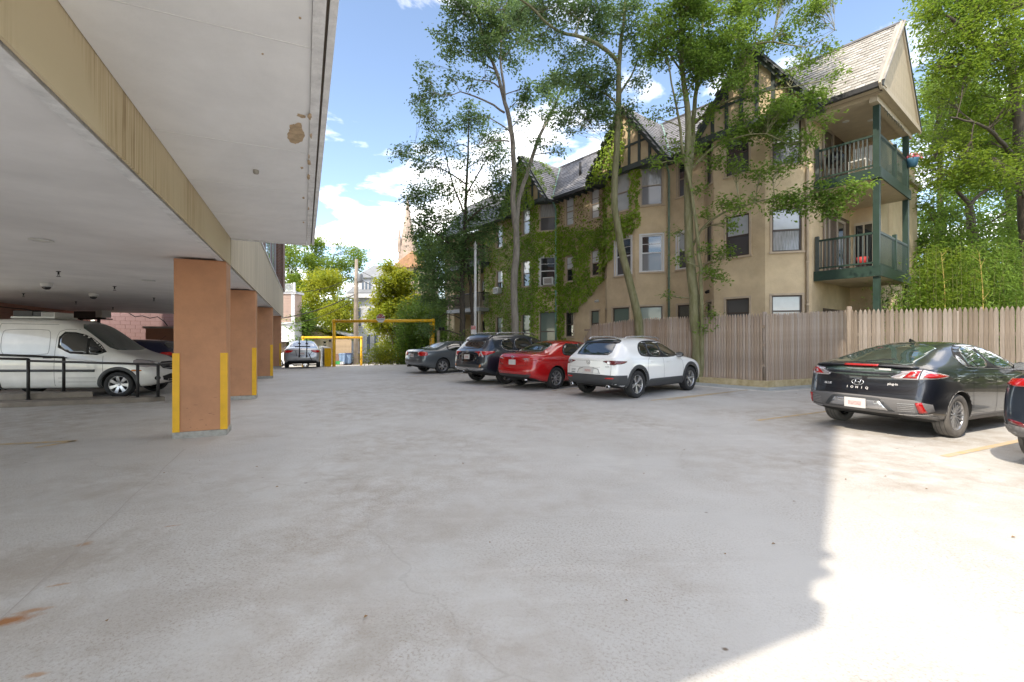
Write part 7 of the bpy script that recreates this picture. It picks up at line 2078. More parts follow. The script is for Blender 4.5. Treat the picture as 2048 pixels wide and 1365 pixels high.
    c.text('badge', 'CX-30', .05, .50, .70, m='cladding_dusty'); c.text('badge', 'SKYACTIV', .028, -.56, .80, m='cladding_dusty'); c.text('badge', 'AWD', .05, .50, .63, m='cladding')
    c.mirrors(2.86, 1.05, 'black_gloss')
    for sg in (-1, 1): c.tube('roof_rail', [(.70, sg * .565, 1.485), (.80, sg * .57, 1.535), (1.5, sg * .575, 1.555), (2.2, sg * .57, 1.525), (2.3, sg * .565, 1.47)], .016, 'bright_trim', 8)
    c.place(right_rear=(3.10, 11.50), heading=41)
crossover_white()

# ------------------------------------------------------------ red sedan
def sedan_red():
    S = dict(W=1.776, paint='paint_red', wr=.322, ro=1.0, wb=2.70, arch=.365, tw=.205,
        xs=[0, .09, .26, .50, .72, .95, 1.3, 1.6, 2.0, 2.5, 2.85, 3.15, 3.5, 3.85, 4.2, 4.5, 4.64],
        top=[(0, .98), (.09, 1.055), (.26, 1.075), (.50, 1.09), (.72, 1.14), (.95, 1.25), (1.3, 1.38), (1.6, 1.435), (2.0, 1.455), (2.5, 1.44), (2.85, 1.35), (3.15, 1.20), (3.5, 1.03), (3.85, .98), (4.2, .90), (4.5, .76), (4.64, .62)],
        belt=[(0, .93), (.5, .99), (1.2, .985), (2.6, .93), (3.5, .92), (4.2, .82), (4.64, .56)],
        bottom=[(0, .36), (.3, .27), (.6, .19), (4.1, .18), (4.64, .24)],
        wid=[(0, .80), (.09, .91), (.26, .975), (.5, 1), (2.8, .985), (3.9, .985), (4.2, .95), (4.5, .86), (4.64, .66)],
        wtop=[(0, .70), (.09, .74), (.26, .78), (.50, .78), (.72, .76), (.95, .68), (1.3, .63), (2.0, .62), (2.5, .62), (2.85, .66), (3.15, .72), (3.5, .80), (4.2, .72), (4.64, .45)],
        rear=[(.2, .12), (.45, .0), (.62, .0), (.70, .055), (.95, .06), (1.06, .02)], front=[(.2, .12), (.45, 0), (.7, .05)])
    c = Car('sedan', 'glossy red sedan parked between the black SUV and white crossover', 'car', S, 'cars parked rear-out towards the camera')
    c.wheels('fin', 9, rimm='rim_silver')
    common_side(c, [[(1.34, 1.04), (1.46, .985), (2.14, .965), (2.10, 1.345), (1.78, 1.345), (1.52, 1.26)], [(2.19, .965), (3.12, .955), (2.78, 1.20), (2.50, 1.32), (2.16, 1.35)]],
        [[(1.36, .44), (1.33, .72), (1.52, .96)], [(2.16, .24), (2.16, .95)], [(3.18, .26), (3.14, .7), (3.12, .93)]], [(1.62, .85), (2.42, .84)],
        trim=[[(1.29, 1.04), (1.44, .965), (3.18, .93), (2.84, 1.21), (2.5, 1.35), (1.80, 1.375), (1.48, 1.28)]])
    c.decal('rear_window', 'T', [(.62, .56), (.95, .52), (1.28, .47), (1.32, .2), (1.33, 0), (1.32, -.2), (1.28, -.47), (.95, -.52), (.62, -.56), (.58, -.3), (.565, 0), (.58, .3)], 'car_glass', th=.003, rnd=1)
    for sg in (-1, 1):
        c.decal('tail_light', 'B', [(sg * .36, .90), (sg * .60, .965), (sg * .84, .96), (sg * .86, .86), (sg * .60, .875)], 'lamp_red', th=.008, rnd=1)
        c.decal('reversing_light', 'B', [(sg * .38, .90), (sg * .56, .93), (sg * .72, .91), (sg * .56, .89)], 'lamp_clear', th=.014, rnd=1)
        c.decal('reflector', 'B', [(sg * .60, .46), (sg * .74, .47), (sg * .73, .50), (sg * .60, .49)], 'lamp_red_dark', th=.006, rnd=1)
        c.line('trunk_seam', 'B', [(sg * .60, 1.0), (sg * .62, .80), (sg * .56, .72), (sg * .2, .69), (0, .69)], .006)
    c.both('tail_light', [(.05, .965), (.26, .97), (.38, .93), (.24, .87), (.06, .86)], 'lamp_red', th=.008, rnd=1)
    c.decal('bumper_insert', 'B', [(-.62, .36), (.62, .36), (.74, .44), (.66, .455), (-.66, .455), (-.74, .44)], 'cladding', th=.006, rnd=1)
    c.plate(.80, tint=False)
    h = c.hit('B', 0, .945); x = h[0].x - .008
    for rx, rz in ((.062, .042), (.022, .042), (.045, .016)):
        c.tube('emblem', [(x, rx * math.cos(a * PI / 9), .945 + (0 if rz > .02 else .018) + rz * math.sin(a * PI / 9)) for a in range(19)], .005, 'chrome', 6)
    c.text('badge', 'COROLLA', .032, .50, .745); c.text('badge', 'L', .034, -.50, .77)
    c.tube('exhaust_tip', [(.02, -.52, .30), (.2, -.52, .30)], .028, 'chrome', 12)
    c.mirrors(3.0, 1.0, 'paint_red')
    c.place(right_rear=(1.27, 13.62), heading=41)
sedan_red()

# ------------------------------------------------------------ black SUV
def suv_black():
    S = dict(W=1.845, paint='paint_blueblack', wr=.36, ro=.99, wb=2.66, arch=.41, tw=.225,
        xs=[0, .10, .26, .44, .60, .9, 1.3, 1.8, 2.3, 2.7, 3.0, 3.35, 3.7, 4.1, 4.4, 4.6],
        top=[(0, 1.12), (.10, 1.17), (.26, 1.38), (.44, 1.60), (.60, 1.635), (.9, 1.66), (1.8, 1.675), (2.3, 1.65), (2.7, 1.54), (3.0, 1.36), (3.35, 1.14), (3.7, 1.10), (4.1, 1.04), (4.4, .90), (4.6, .70)],
        belt=[(0, 1.06), (.3, 1.10), (1.5, 1.08), (2.9, 1.04), (3.6, 1.0), (4.3, .86), (4.6, .6)],
        bottom=[(0, .42), (.3, .34), (.6, .25), (4.0, .24), (4.6, .32)],
        wid=[(0, .86), (.10, .94), (.26, .985), (.6, 1), (3.7, .985), (4.1, .95), (4.4, .86), (4.6, .68)],
        wtop=[(0, .78), (.10, .78), (.26, .74), (.44, .70), (1.8, .69), (2.7, .69), (3.0, .74), (3.35, .80), (4.1, .74), (4.6, .5)],
        rear=[(.3, .12), (.5, .0), (.66, .0), (.74, .05), (1.1, .05)], front=[(.2, .12), (.5, 0), (.8, .06)])
    c = Car('suv', 'black SUV with silver lower bumper and hitch between grey and red sedans', 'car', S, 'cars parked rear-out towards the camera')
    c.wheels('wide', 5)
    for xw in (S['ro'], S['ro'] + S['wb']): c.both('arch_cladding', arch_ring(xw, .37, .413, .47, .25), 'cladding', th=.01, rnd=0, grid=.04)
    common_side(c, [[(.72, 1.30), (.92, 1.13), (1.30, 1.12), (1.30, 1.50), (1.0, 1.50)], [(1.36, 1.12), (2.16, 1.09), (2.12, 1.52), (1.40, 1.52)], [(2.22, 1.09), (3.12, 1.06), (2.84, 1.32), (2.56, 1.47), (2.18, 1.52)]],
        [[(1.42, .52), (1.40, .9), (1.50, 1.09)], [(2.2, .28), (2.2, 1.08)]], [(1.62, .98), (2.42, .96)], handle_m='black_gloss')
    for ax in 'RL': c.line('window_chrome', ax, [(.69, 1.31), (.90, 1.11), (1.4, 1.10), (3.16, 1.035)], .016, m='bright_trim', th=.004)
    c.decal('rear_window', 'T', [(.14, .60), (.40, .58), (.42, 0), (.40, -.58), (.14, -.60), (.11, 0)], 'car_glass', th=.005, rnd=1)
    c.decal('rear_spoiler', 'T', [(.36, .64), (.66, .60), (.66, -.60), (.36, -.64), (.30, -.3), (.30, .3)], 'paint_blueblack', th=.035, rnd=1, sink=.03)
    for sg in (-1, 1):
        c.decal('tail_light', 'B', [(sg * .34, 1.06), (sg * .56, 1.04), (sg * .60, .93), (sg * .80, .96), (sg * .88, 1.07), (sg * .66, 1.10)], 'lamp_red', th=.014, rnd=1)
        c.decal('lamp_core', 'B', [(sg * .60, .92), (sg * .66, 1.08), (sg * .70, 1.09), (sg * .80, .90), (sg * .76, .90), (sg * .69, 1.04), (sg * .64, .92)], 'lamp_clear', th=.020, rnd=0)
        c.decal('reflector', 'B', [(sg * .62, .58), (sg * .72, .58), (sg * .74, .66), (sg * .66, .67)], 'lamp_amber', th=.008, rnd=1)
    c.both('tail_light', [(.05, 1.09), (.42, 1.09), (.50, 1.07), (.28, 1.00), (.06, .95)], 'lamp_red', th=.013, rnd=1)
    c.decal('tailgate_panel', 'B', [(-.46, .72), (.46, .72), (.50, 1.03), (-.50, 1.03)], 'black_gloss', th=.004, rnd=1)
    c.line('chrome_strip', 'B', [(-.36, .76), (-.44, 1.0)], .018, m='bright_trim', th=.006); 
    c.decal('skid_plate', 'B', [(-.80, .56), (.80, .56), (.80, .50), (.56, .43), (-.56, .43), (-.80, .50)], 'bright_trim', th=.010, rnd=1)
    c.decal('bumper_cladding', 'B', [(-.86, .56), (.86, .56), (.86, .66), (-.86, .66)], 'cladding', th=.006, rnd=1)
    c.plate(.90)
    h = c.hit('B', 0, 1.08); x = h[0].x - .008
    for rx, rz in ((.07, .045), (.025, .045), (.05, .018)):
        c.tube('emblem', [(x, rx * math.cos(a * PI / 9), 1.075 + (0 if rz > .02 else .018) + rz * math.sin(a * PI / 9)) for a in range(19)], .005, 'chrome', 6)
    c.text('badge', 'RAV4', .05, .56, .78); c.text('badge', 'XLE', .05, -.56, .80); c.text('badge', 'AWD', .045, -.56, .745)
    c.tube('tow_hitch', [(.25, .10, .36), (.02, .10, .36), (-.04, .10, .38), (-.07, .10, .42)], .03, 'dark_metal', 10)
    c.tube('tow_ball', [(-.07, .10, .42), (-.07, .10, .45)], [.034, .03], 'bright_trim', 12)
    c.box('hitch_plate', (.02, .0, .37), (.04, .5, .06), 'dark_metal')
    c.mirrors(3.05, 1.12, 'black_gloss')
    for sg in (-1, 1): c.tube('roof_rail', [(.72, sg * .60, 1.63), (.85, sg * .605, 1.69), (1.8, sg * .61, 1.71), (2.4, sg * .60, 1.665), (2.5, sg * .60, 1.60)], .017, 'bright_trim', 8)
    c.place(right_rear=(-.22, 15.15), heading=41)
suv_black()

# ------------------------------------------------------------ grey sedan
def sedan_grey():
    S = dict(W=1.817, paint='paint_grey', wr=.325, ro=.99, wb=2.76, arch=.365, tw=.215,
        xs=[0, .09, .26, .52, .80, 1.05, 1.4, 1.75, 2.1, 2.5, 2.85, 3.15, 3.45, 3.85, 4.2, 4.42, 4.52],
        top=[(0, .98), (.09, 1.045), (.26, 1.06), (.52, 1.075), (.80, 1.10), (1.05, 1.22), (1.4, 1.35), (1.75, 1.41), (2.1, 1.42), (2.5, 1.405), (2.85, 1.30), (3.15, 1.12), (3.45, 1.0), (3.85, .95), (4.2, .86), (4.42, .76), (4.52, .64)],
        belt=[(0, .93), (.5, .965), (1.2, .965), (2.6, .93), (3.4, .92), (4.2, .80), (4.52, .56)],
        bottom=[(0, .34), (.3, .27), (.6, .19), (4.1, .18), (4.52, .24)],
        wid=[(0, .84), (.09, .93), (.26, .98), (.5, 1), (2.8, .985), (3.9, .985), (4.2, .94), (4.42, .86), (4.52, .70)],
        wtop=[(0, .72), (.09, .76), (.26, .80), (.80, .78), (1.05, .68), (1.4, .62), (2.1, .60), (2.5, .61), (2.85, .67), (3.15, .74), (3.45, .80), (4.2, .72), (4.52, .5)],
        rear=[(.2, .12), (.45, .0), (.62, .0), (.68, .045), (.95, .05), (1.04, .02)], front=[(.2, .12), (.45, 0), (.7, .05)])
    c = Car('sedan', 'metallic grey sedan with round-cornered red lamps, leftmost of the outdoor row', 'car', S, 'cars parked rear-out towards the camera')
    c.wheels('twin', 6)
    common_side(c, [[(1.26, 1.10), (1.40, .985), (2.02, .975), (2.0, 1.33), (1.76, 1.33), (1.46, 1.25)], [(2.07, .975), (3.02, .955), (2.80, 1.18), (2.5, 1.315), (2.06, 1.34)]],
        [[(1.34, .42), (1.32, .72), (1.44, .96)], [(2.05, .24), (2.05, .96)], [(3.12, .26), (3.08, .9)]], [(1.56, .84), (2.30, .83)],
        trim=[[(1.21, 1.10), (1.37, .96), (3.08, .93), (2.84, 1.20), (2.5, 1.345), (1.77, 1.365), (1.42, 1.28)]])
    c.decal('rear_window', 'T', [(.74, .57), (1.05, .52), (1.36, .46), (1.40, .2), (1.41, 0), (1.40, -.2), (1.36, -.46), (1.05, -.52), (.74, -.57), (.70, -.3), (.69, 0), (.70, .3)], 'pane_sky_reflection', th=.003, rnd=1)
    for sg in (-1, 1):
        c.decal('tail_light', 'B', [(sg * .44, .90), (sg * .56, .955), (sg * .82, .955), (sg * .86, .88), (sg * .84, .78), (sg * .64, .76), (sg * .48, .80)], 'lamp_red', th=.012, rnd=2)
        c.line('trunk_seam', 'B', [(sg * .50, .98), (sg * .52, .76), (sg * .44, .68), (0, .67)], .007)
    c.both('tail_light', [(.05, .945), (.20, .945), (.27, .88), (.24, .79), (.06, .77)], 'lamp_red', th=.011, rnd=2)
    c.decal('plate_recess', 'B', [(-.40, .69), (.40, .69), (.42, .88), (-.42, .88)], 'paint_grey', th=.001, rnd=1)
    c.line('handle_strip', 'B', [(-.30, .875), (.30, .875)], .02, m='chrome', th=.006, rnd=0)
    c.line('bumper_line', 'B', [(-.84, .47), (-.4, .44), (.4, .44), (.84, .47)], .010, m='bright_trim')
    c.plate(.78)
    h = c.hit('B', 0, .95)
    c.decal('emblem', 'B', [(.036 * math.cos(a * PI / 8), .945 + .036 * math.sin(a * PI / 8)) for a in range(16)], 'bright_trim', th=.006, rnd=0, grid=.02)
    c.tube('exhaust_tip', [(-.0, .50, .30), (.2, .50, .30)], .036, 'dark_metal', 12)
    c.mirrors(2.96, 1.0, 'paint_grey'); c.line('antenna_base', 'T', [(1.62, -.02), (1.72, -.02)], .04, m='paint_grey', th=.03)
    c.place(right_rear=(-3.05, 19.75), heading=40)
sedan_grey()

# ------------------------------------------------------------ black plug-in hatchback
def hatch_black(place=True):
    S = dict(W=1.82, paint='paint_black', wr=.325, ro=.885, wb=2.70, arch=.362, tw=.215, rbulge=.10,
        xs=[0, .07, .20, .40, .65, .95, 1.3, 1.7, 2.1, 2.5, 2.8, 3.1, 3.45, 3.8, 4.15, 4.38, 4.47],
        top=[(0, 1.00), (.07, 1.075), (.20, 1.11), (.40, 1.165), (.65, 1.235), (.95, 1.315), (1.3, 1.39), (1.7, 1.44), (2.1, 1.455), (2.5, 1.42), (2.8, 1.33), (3.1, 1.18), (3.45, 1.00), (3.8, .95), (4.15, .86), (4.38, .74), (4.47, .60)],
        belt=[(0, .95), (.2, 1.02), (.6, 1.05), (1.2, 1.03), (2.0, .985), (2.9, .95), (3.5, .91), (4.15, .80), (4.47, .54)],
        bottom=[(0, .33), (.3, .27), (.6, .19), (4.0, .18), (4.47, .24)],
        wid=[(0, .80), (.07, .90), (.20, .965), (.40, .99), (.7, 1), (2.8, .985), (3.8, .985), (4.15, .94), (4.38, .84), (4.47, .66)],
        wtop=[(0, .70), (.07, .74), (.20, .74), (.40, .70), (.65, .66), (.95, .62), (1.3, .60), (2.1, .60), (2.5, .61), (2.8, .66), (3.1, .72), (3.45, .80), (4.15, .72), (4.47, .5)],
        rear=[(.2, .06), (.45, .0), (.60, .0), (.72, .06), (.90, .10), (1.0, .05), (1.08, .0)], front=[(.2, .12), (.45, 0), (.7, .05)])
    c = Car('hatchback', 'black plug-in fastback hatchback parked in sun at the right, IONIQ on its tailgate', 'car', S, 'cars parked rear-out towards the camera')
    c.wheels('thin', 15, rimm='rim_silver', tyrem='tyre_dusty', backm='rim_dark')
    common_side(c, [[(1.36, 1.10), (1.40, 1.05), (2.04, 1.015), (1.98, 1.375), (1.72, 1.355), (1.48, 1.27)], [(2.10, 1.012), (3.02, .975), (2.72, 1.22), (2.42, 1.35), (2.06, 1.38)]],
        [[(1.30, .42), (1.27, .74), (1.38, 1.04)], [(2.06, .26), (2.06, 1.0)], [(3.10, .26), (3.06, .92)]], [(1.52, .885), (2.32, .86)], gm='car_glass_green',
        trim=[[(1.14, 1.16), (1.18, 1.055), (1.34, 1.035), (3.08, .95), (2.76, 1.24), (2.42, 1.385), (2.02, 1.41), (1.70, 1.39), (1.36, 1.30)]])
    c.both('quarter_panel_trim', [(1.17, 1.16), (1.20, 1.07), (1.30, 1.055), (1.33, 1.25)], 'bright_trim', th=.004, rnd=1)
    for ax in 'RL':
        c.line('window_chrome', ax, [(1.16, 1.20), (1.16, 1.06), (1.34, 1.035), (3.08, .95)], .010, m='bright_trim', th=.006)
        c.line('window_divider', ax, [(1.62, 1.04), (1.50, 1.27)], .022, m='under', th=.006)
    c.decal('rear_window', 'T', [(.17, .60), (.5, .57), (.95, .51), (1.30, .47), (1.34, .2), (1.35, 0), (1.34, -.2), (1.30, -.47), (.95, -.51), (.5, -.57), (.17, -.60), (.145, -.3), (.14, 0), (.145, .3)], 'car_glass_green', th=.003, rnd=1)
    c.decal('wiper_arm', 'T', [(.22, .02), (.24, .02), (.42, -.30), (.40, -.31)], 'under', th=.014, rnd=0)
    c.decal('spoiler_bar', 'B', [(-.70, 1.035), (0, 1.065), (.70, 1.035), (.72, 1.065), (.4, 1.10), (0, 1.108), (-.4, 1.10), (-.72, 1.065)], 'paint_black', th=.035, rnd=1, sink=.03)
    c.decal('brake_light', 'B', [(-.24, 1.052), (.24, 1.052), (.24, 1.078), (-.24, 1.078)], 'lamp_red', th=.040, rnd=0)
    c.decal('lower_rear_window', 'B', [(-.56, .985), (-.40, .90), (.40, .90), (.56, .985), (.50, 1.03), (0, 1.05), (-.50, 1.03)], 'car_glass_green', th=.003, rnd=1)
    c.box('inspection_sticker', (c.hit('B', -.36, 1.02)[0].x - .02, -.34, 1.015), (.004, .16, .028), 'plate_white', 0)
    for sg in (-1, 1):
        c.decal('tail_light', 'B', [(sg * .38, .885), (sg * .58, .985), (sg * .74, 1.035), (sg * .83, 1.0), (sg * .87, .90), (sg * .70, .875)], 'lamp_clear', th=.012, rnd=1)
        c.decal('lamp_core', 'B', [(sg * .56, .90), (sg * .66, 1.0), (sg * .75, 1.01), (sg * .72, .90)], 'lamp_red', th=.018, rnd=0)
        c.decal('lamp_core', 'B', [(sg * .66, .925), (sg * .69, .97), (sg * .71, .97), (sg * .70, .925)], 'lamp_clear', th=.022, rnd=0)
        c.line('lamp_seam', 'B', [(sg * .76, 1.03), (sg * .74, .88)], .008, th=.022)
        c.decal('reflector', 'B', [(sg * .76, .40), (sg * .82, .41), (sg * .79, .56), (sg * .73, .55)], 'lamp_red', th=.020, rnd=0)
        for k in range(5): c.line('bumper_fin', 'B', [(sg * .54, .42 + k * .026), (sg * .72, .425 + k * .026)], .006, m='bright_trim', th=.018, rnd=0)
        c.line('hatch_seam', 'B', [(sg * .80, .87), (sg * .72, .76), (sg * .60, .69), (sg * .3, .665), (0, .66)], .006)
        c.line('bumper_line', 'B', [(sg * .84, .39), (sg * .70, .375), (sg * .54, .37)], .014, m='bright_trim', th=.016)
    c.both('tail_light', [(.03, .885), (.42, .905), (.62, .93), (.40, .975), (.20, 1.01), (.05, 1.02)], 'lamp_clear', th=.011, rnd=1)
    c.both('lamp_core', [(.10, .905), (.42, .915), (.60, .93), (.36, .965), (.18, .985)], 'lamp_red', th=.015, rnd=1)
    c.decal('bumper_diffuser', 'B', [(-.86, .38), (-.6, .345), (.6, .345), (.86, .38), (.86, .58), (.3, .605), (-.3, .605), (-.86, .58)], 'cladding_dusty', th=.008, rnd=1)
    c.decal('plate_recess', 'B', [(-.50, .39), (.50, .39), (.36, .56), (.28, .58), (-.28, .58), (-.36, .56)], 'cladding', th=.011, rnd=0)
    c.decal('plate_recess', 'B', [(-.42, .40), (.42, .40), (.32, .535), (-.32, .535)], 'bright_trim', th=.013, rnd=0)
    c.both('sill_trim', [(1.26, .22), (3.1, .22), (3.12, .30), (1.28, .32)], 'cladding_dusty', th=.008, rnd=0)
    c.both('bumper_corner', [(.05, .34), (.48, .27), (.40, .33), (.06, .39)], 'cladding_dusty', th=.008, rnd=0)
    x0 = c.hit('B', 0, .47)[0].x
    c.plate(.475, x=x0 - .028)
    h = c.hit('B', 0, .80); x = h[0].x - .012
    tilt = lambda dy, dz: (c.hit('B', dy, .80 + dz)[0].x - .008, dy, .80 + dz)
    c.tube('emblem', [tilt(.082 * math.cos(a * PI / 12), .046 * math.sin(a * PI / 12)) for a in range(25)], .007, 'chrome', 8)
    c.tube('emblem', [tilt(.045, -.03), tilt(.025, .034)], .008, 'chrome', 6); c.tube('emblem', [tilt(-.025, -.034), tilt(-.045, .03)], .008, 'chrome', 6); c.tube('emblem', [tilt(.034, 0), tilt(-.034, 0)], .007, 'chrome', 6)
    for k, ch in enumerate('IONIQ'): c.text('letter', ch, .052, .14 - k * .070, .715, m='plate_white', lift=.010)
    c.text('badge', 'plug-in', .05, -.46, .80, m='plate_white', lift=.010); c.text('badge', 'BLUE', .050, .46, .75, m='plate_white', lift=.010)
    c.mirrors(2.92, 1.02, 'paint_black')
    bm = bmesh.new(); prism(bm, [Vector((1.48, -.012, 1.425)), Vector((1.66, -.012, 1.435)), Vector((1.50, -.012, 1.485))], (0, .024, 0)); me = bpy.data.meshes.new('antenna'); bm.to_mesh(me); bm.free(); me.materials.append(MATS['black_gloss'])
    o = bpy.data.objects.new('antenna', me); COL.objects.link(o); o.parent = c.root
    c.place(right_rear=(6.66, 6.92), heading=24.5)
    return c
hatch_black()

# ------------------------------------------------------------ dark blue car cut by the right edge
def edge_car():
    S = dict(W=1.83, paint='paint_blueblack', wr=.335, ro=.93, wb=2.70, arch=.372, tw=.225, sub=3,
        xs=[0, .07, .20, .40, .65, .95, 1.3, 1.7, 2.2, 2.7, 3.1, 3.5, 3.9, 4.3, 4.55],
        top=[(0, 1.02), (.07, 1.10), (.40, 1.15), (.65, 1.20), (.95, 1.30), (1.3, 1.40), (1.7, 1.46), (2.2, 1.47), (2.7, 1.38), (3.1, 1.18), (3.5, 1.02), (3.9, .97), (4.3, .84), (4.55, .62)],
        belt=[(0, .96), (.6, 1.04), (2.9, .96), (4.3, .78), (4.55, .54)], bottom=[(0, .36), (.4, .26), (.6, .2), (4.1, .2), (4.55, .26)],
        wid=[(0, .80), (.07, .90), (.20, .965), (.6, 1), (3.9, .985), (4.3, .90), (4.55, .66)], wtop=[(0, .70), (.20, .76), (.65, .70), (1.3, .62), (2.7, .62), (3.1, .72), (3.5, .8), (4.55, .5)],
        rear=[(.2, .08), (.45, 0), (.6, 0), (.75, .05), (1.0, .06)], front=[(.2, .12), (.45, 0), (.7, .05)])
    c = Car('hatchback', 'dark navy car cut off by the right edge of the photo, only its corner showing', 'car', S)
    c.wheels('twin', 5, tyrem='tyre_dusty')
    common_side(c, [[(1.36, 1.10), (2.04, 1.02), (1.98, 1.38), (1.5, 1.30)], [(2.10, 1.02), (3.02, .99), (2.7, 1.24), (2.06, 1.38)]], [[(1.36, .44), (1.33, .72), (1.42, 1.0)], [(2.06, .26), (2.06, 1.0)]], [(1.52, .9), (2.32, .87)])
    c.decal('rear_window', 'T', [(.5, .56), (1.28, .48), (1.3, 0), (1.28, -.48), (.5, -.56), (.46, 0)], 'car_glass', th=.003, rnd=1)
    for sg in (-1, 1): c.decal('tail_light', 'B', [(sg * .40, .94), (sg * .84, .93), (sg * .86, 1.01), (sg * .6, 1.03), (sg * .42, 1.0)], 'lamp_red', th=.016, rnd=1); c.decal('reflector', 'B', [(sg * .60, .46), (sg * .78, .52), (sg * .78, .56), (sg * .62, .52)], 'lamp_red_dark', th=.010, rnd=1)
    c.both('tail_light', [(.04, .94), (.34, .95), (.40, .985), (.30, 1.02), (.05, 1.01)], 'lamp_red', th=.014, rnd=1)
    c.decal('bumper_diffuser', 'B', [(-.86, .38), (-.6, .35), (.6, .35), (.86, .38), (.84, .50), (.5, .46), (-.5, .46), (-.84, .50)], 'cladding_dusty', th=.010, rnd=1)
    c.both('bumper_corner', [(.04, .36), (.50, .29), (.46, .46), (.05, .50)], 'cladding_dusty', th=.010, rnd=1)
    c.plate(.75); c.mirrors(2.9, 1.04, 'paint_blueblack')
    c.place(left_rear=(6.58, 5.66), heading=24.5)
edge_car()

# ------------------------------------------------------------ silver sedan with a bicycle rack at the far end
def sedan_silver():
    S = dict(W=1.76, paint='paint_silver', wr=.315, ro=.98, wb=2.70, arch=.355, tw=.205, sub=2,
        xs=[0, .09, .26, .50, .72, .95, 1.3, 1.6, 2.0, 2.5, 2.85, 3.15, 3.5, 3.85, 4.2, 4.45, 4.54],
        top=[(0, .96), (.09, 1.03), (.26, 1.05), (.50, 1.06), (.72, 1.12), (.95, 1.23), (1.3, 1.36), (1.6, 1.415), (2.0, 1.435), (2.5, 1.40), (2.85, 1.28), (3.15, 1.13), (3.5, .99), (3.85, .93), (4.2, .84), (4.45, .72), (4.54, .6)],
        belt=[(0, .91), (.5, .96), (2.6, .92), (3.5, .88), (4.2, .78), (4.54, .54)], bottom=[(0, .36), (.3, .27), (.6, .19), (4.1, .18), (4.54, .24)],
        wid=[(0, .80), (.09, .91), (.26, .975), (.5, 1), (3.9, .985), (4.2, .95), (4.54, .66)], wtop=[(0, .70), (.26, .78), (.72, .74), (1.3, .62), (2.5, .62), (3.15, .74), (3.5, .80), (4.54, .5)],
        rear=[(.2, .12), (.45, .0), (.62, .0), (.70, .05), (.95, .055), (1.04, .02)], front=[(.2, .12), (.45, 0), (.7, .05)])
    c = Car('sedan', 'silver sedan seen from behind with a black bicycle rack on its trunk', 'car', S)
    c.wheels('wide', 5)
    common_side(c, [[(1.34, 1.02), (2.10, .955), (2.06, 1.32), (1.6, 1.28)], [(2.15, .955), (3.1, .93), (2.76, 1.18), (2.12, 1.32)]], [[(2.12, .24), (2.12, .93)]], [(1.6, .84), (2.4, .83)])
    c.decal('rear_window', 'T', [(.62, .56), (.95, .52), (1.28, .46), (1.33, 0), (1.28, -.46), (.95, -.52), (.62, -.56), (.57, 0)], 'pane_sky_reflection', th=.003, rnd=1)
    for sg in (-1, 1): c.decal('tail_light', 'B', [(sg * .38, .90), (sg * .50, .93), (sg * .80, .92), (sg * .84, .80), (sg * .56, .78)], 'lamp_red', th=.010, rnd=1); c.line('trunk_seam', 'B', [(sg * .56, .78), (sg * .50, .68), (0, .66)], .008)
    c.both('tail_light', [(.05, .92), (.26, .91), (.30, .84), (.06, .79)], 'lamp_red', th=.010, rnd=1)
    c.decal('bumper_insert', 'B', [(-.6, .34), (.6, .34), (.7, .40), (-.7, .40)], 'cladding', th=.006, rnd=1)
    c.plate(.76); c.mirrors(2.95, 1.0, 'paint_silver')
    c.place(left_rear=(-11.75, 23.75), heading=113)
    t = thing('bicycle_rack', 'black folding bicycle rack strapped to the trunk of the silver sedan', 'bicycle rack', c.root.location, c.root.rotation_euler.z)
    def T(nm, pts, r): 
        bm = bmesh.new(); tube(bm, [Vector(p) for p in pts], r, 8); me = bpy.data.meshes.new(nm); bmesh.ops.recalc_face_normals(bm, faces=bm.faces[:]); bm.to_mesh(me); bm.free(); me.materials.append(MATS['dark_metal']); o = bpy.data.objects.new(nm, me); COL.objects.link(o); o.parent = t
    for y in (.12, -.22):
        T('arm', [(.16, y, 1.09), (-.05, y, 1.16), (-.14, y, 1.30), (-.14, y, 1.42)], .024)
        T('frame_leg', [(.10, y, 1.12), (-.06, y, .95), (-.10, y, .62)], .026)
        T('cradle', [(-.14, y - .05, 1.24), (-.14, y + .05, 1.28)], .045)
        T('foot_pad', [(-.09, y, .66), (-.09, y, .56)], .045)
    T('crossbar', [(-.06, .34, 1.10), (-.07, -.38, 1.10)], .03)
    T('strap', [(-.08, -.30, .80), (-.11, -.38, .58), (-.10, -.46, .38), (-.05, -.56, .34)], .016)
    T('strap', [(-.06, .30, .90), (-.07, .24, .62)], .010); T('strap', [(-.06, -.5, .90), (-.07, -.30, .60)], .010)
sedan_silver()

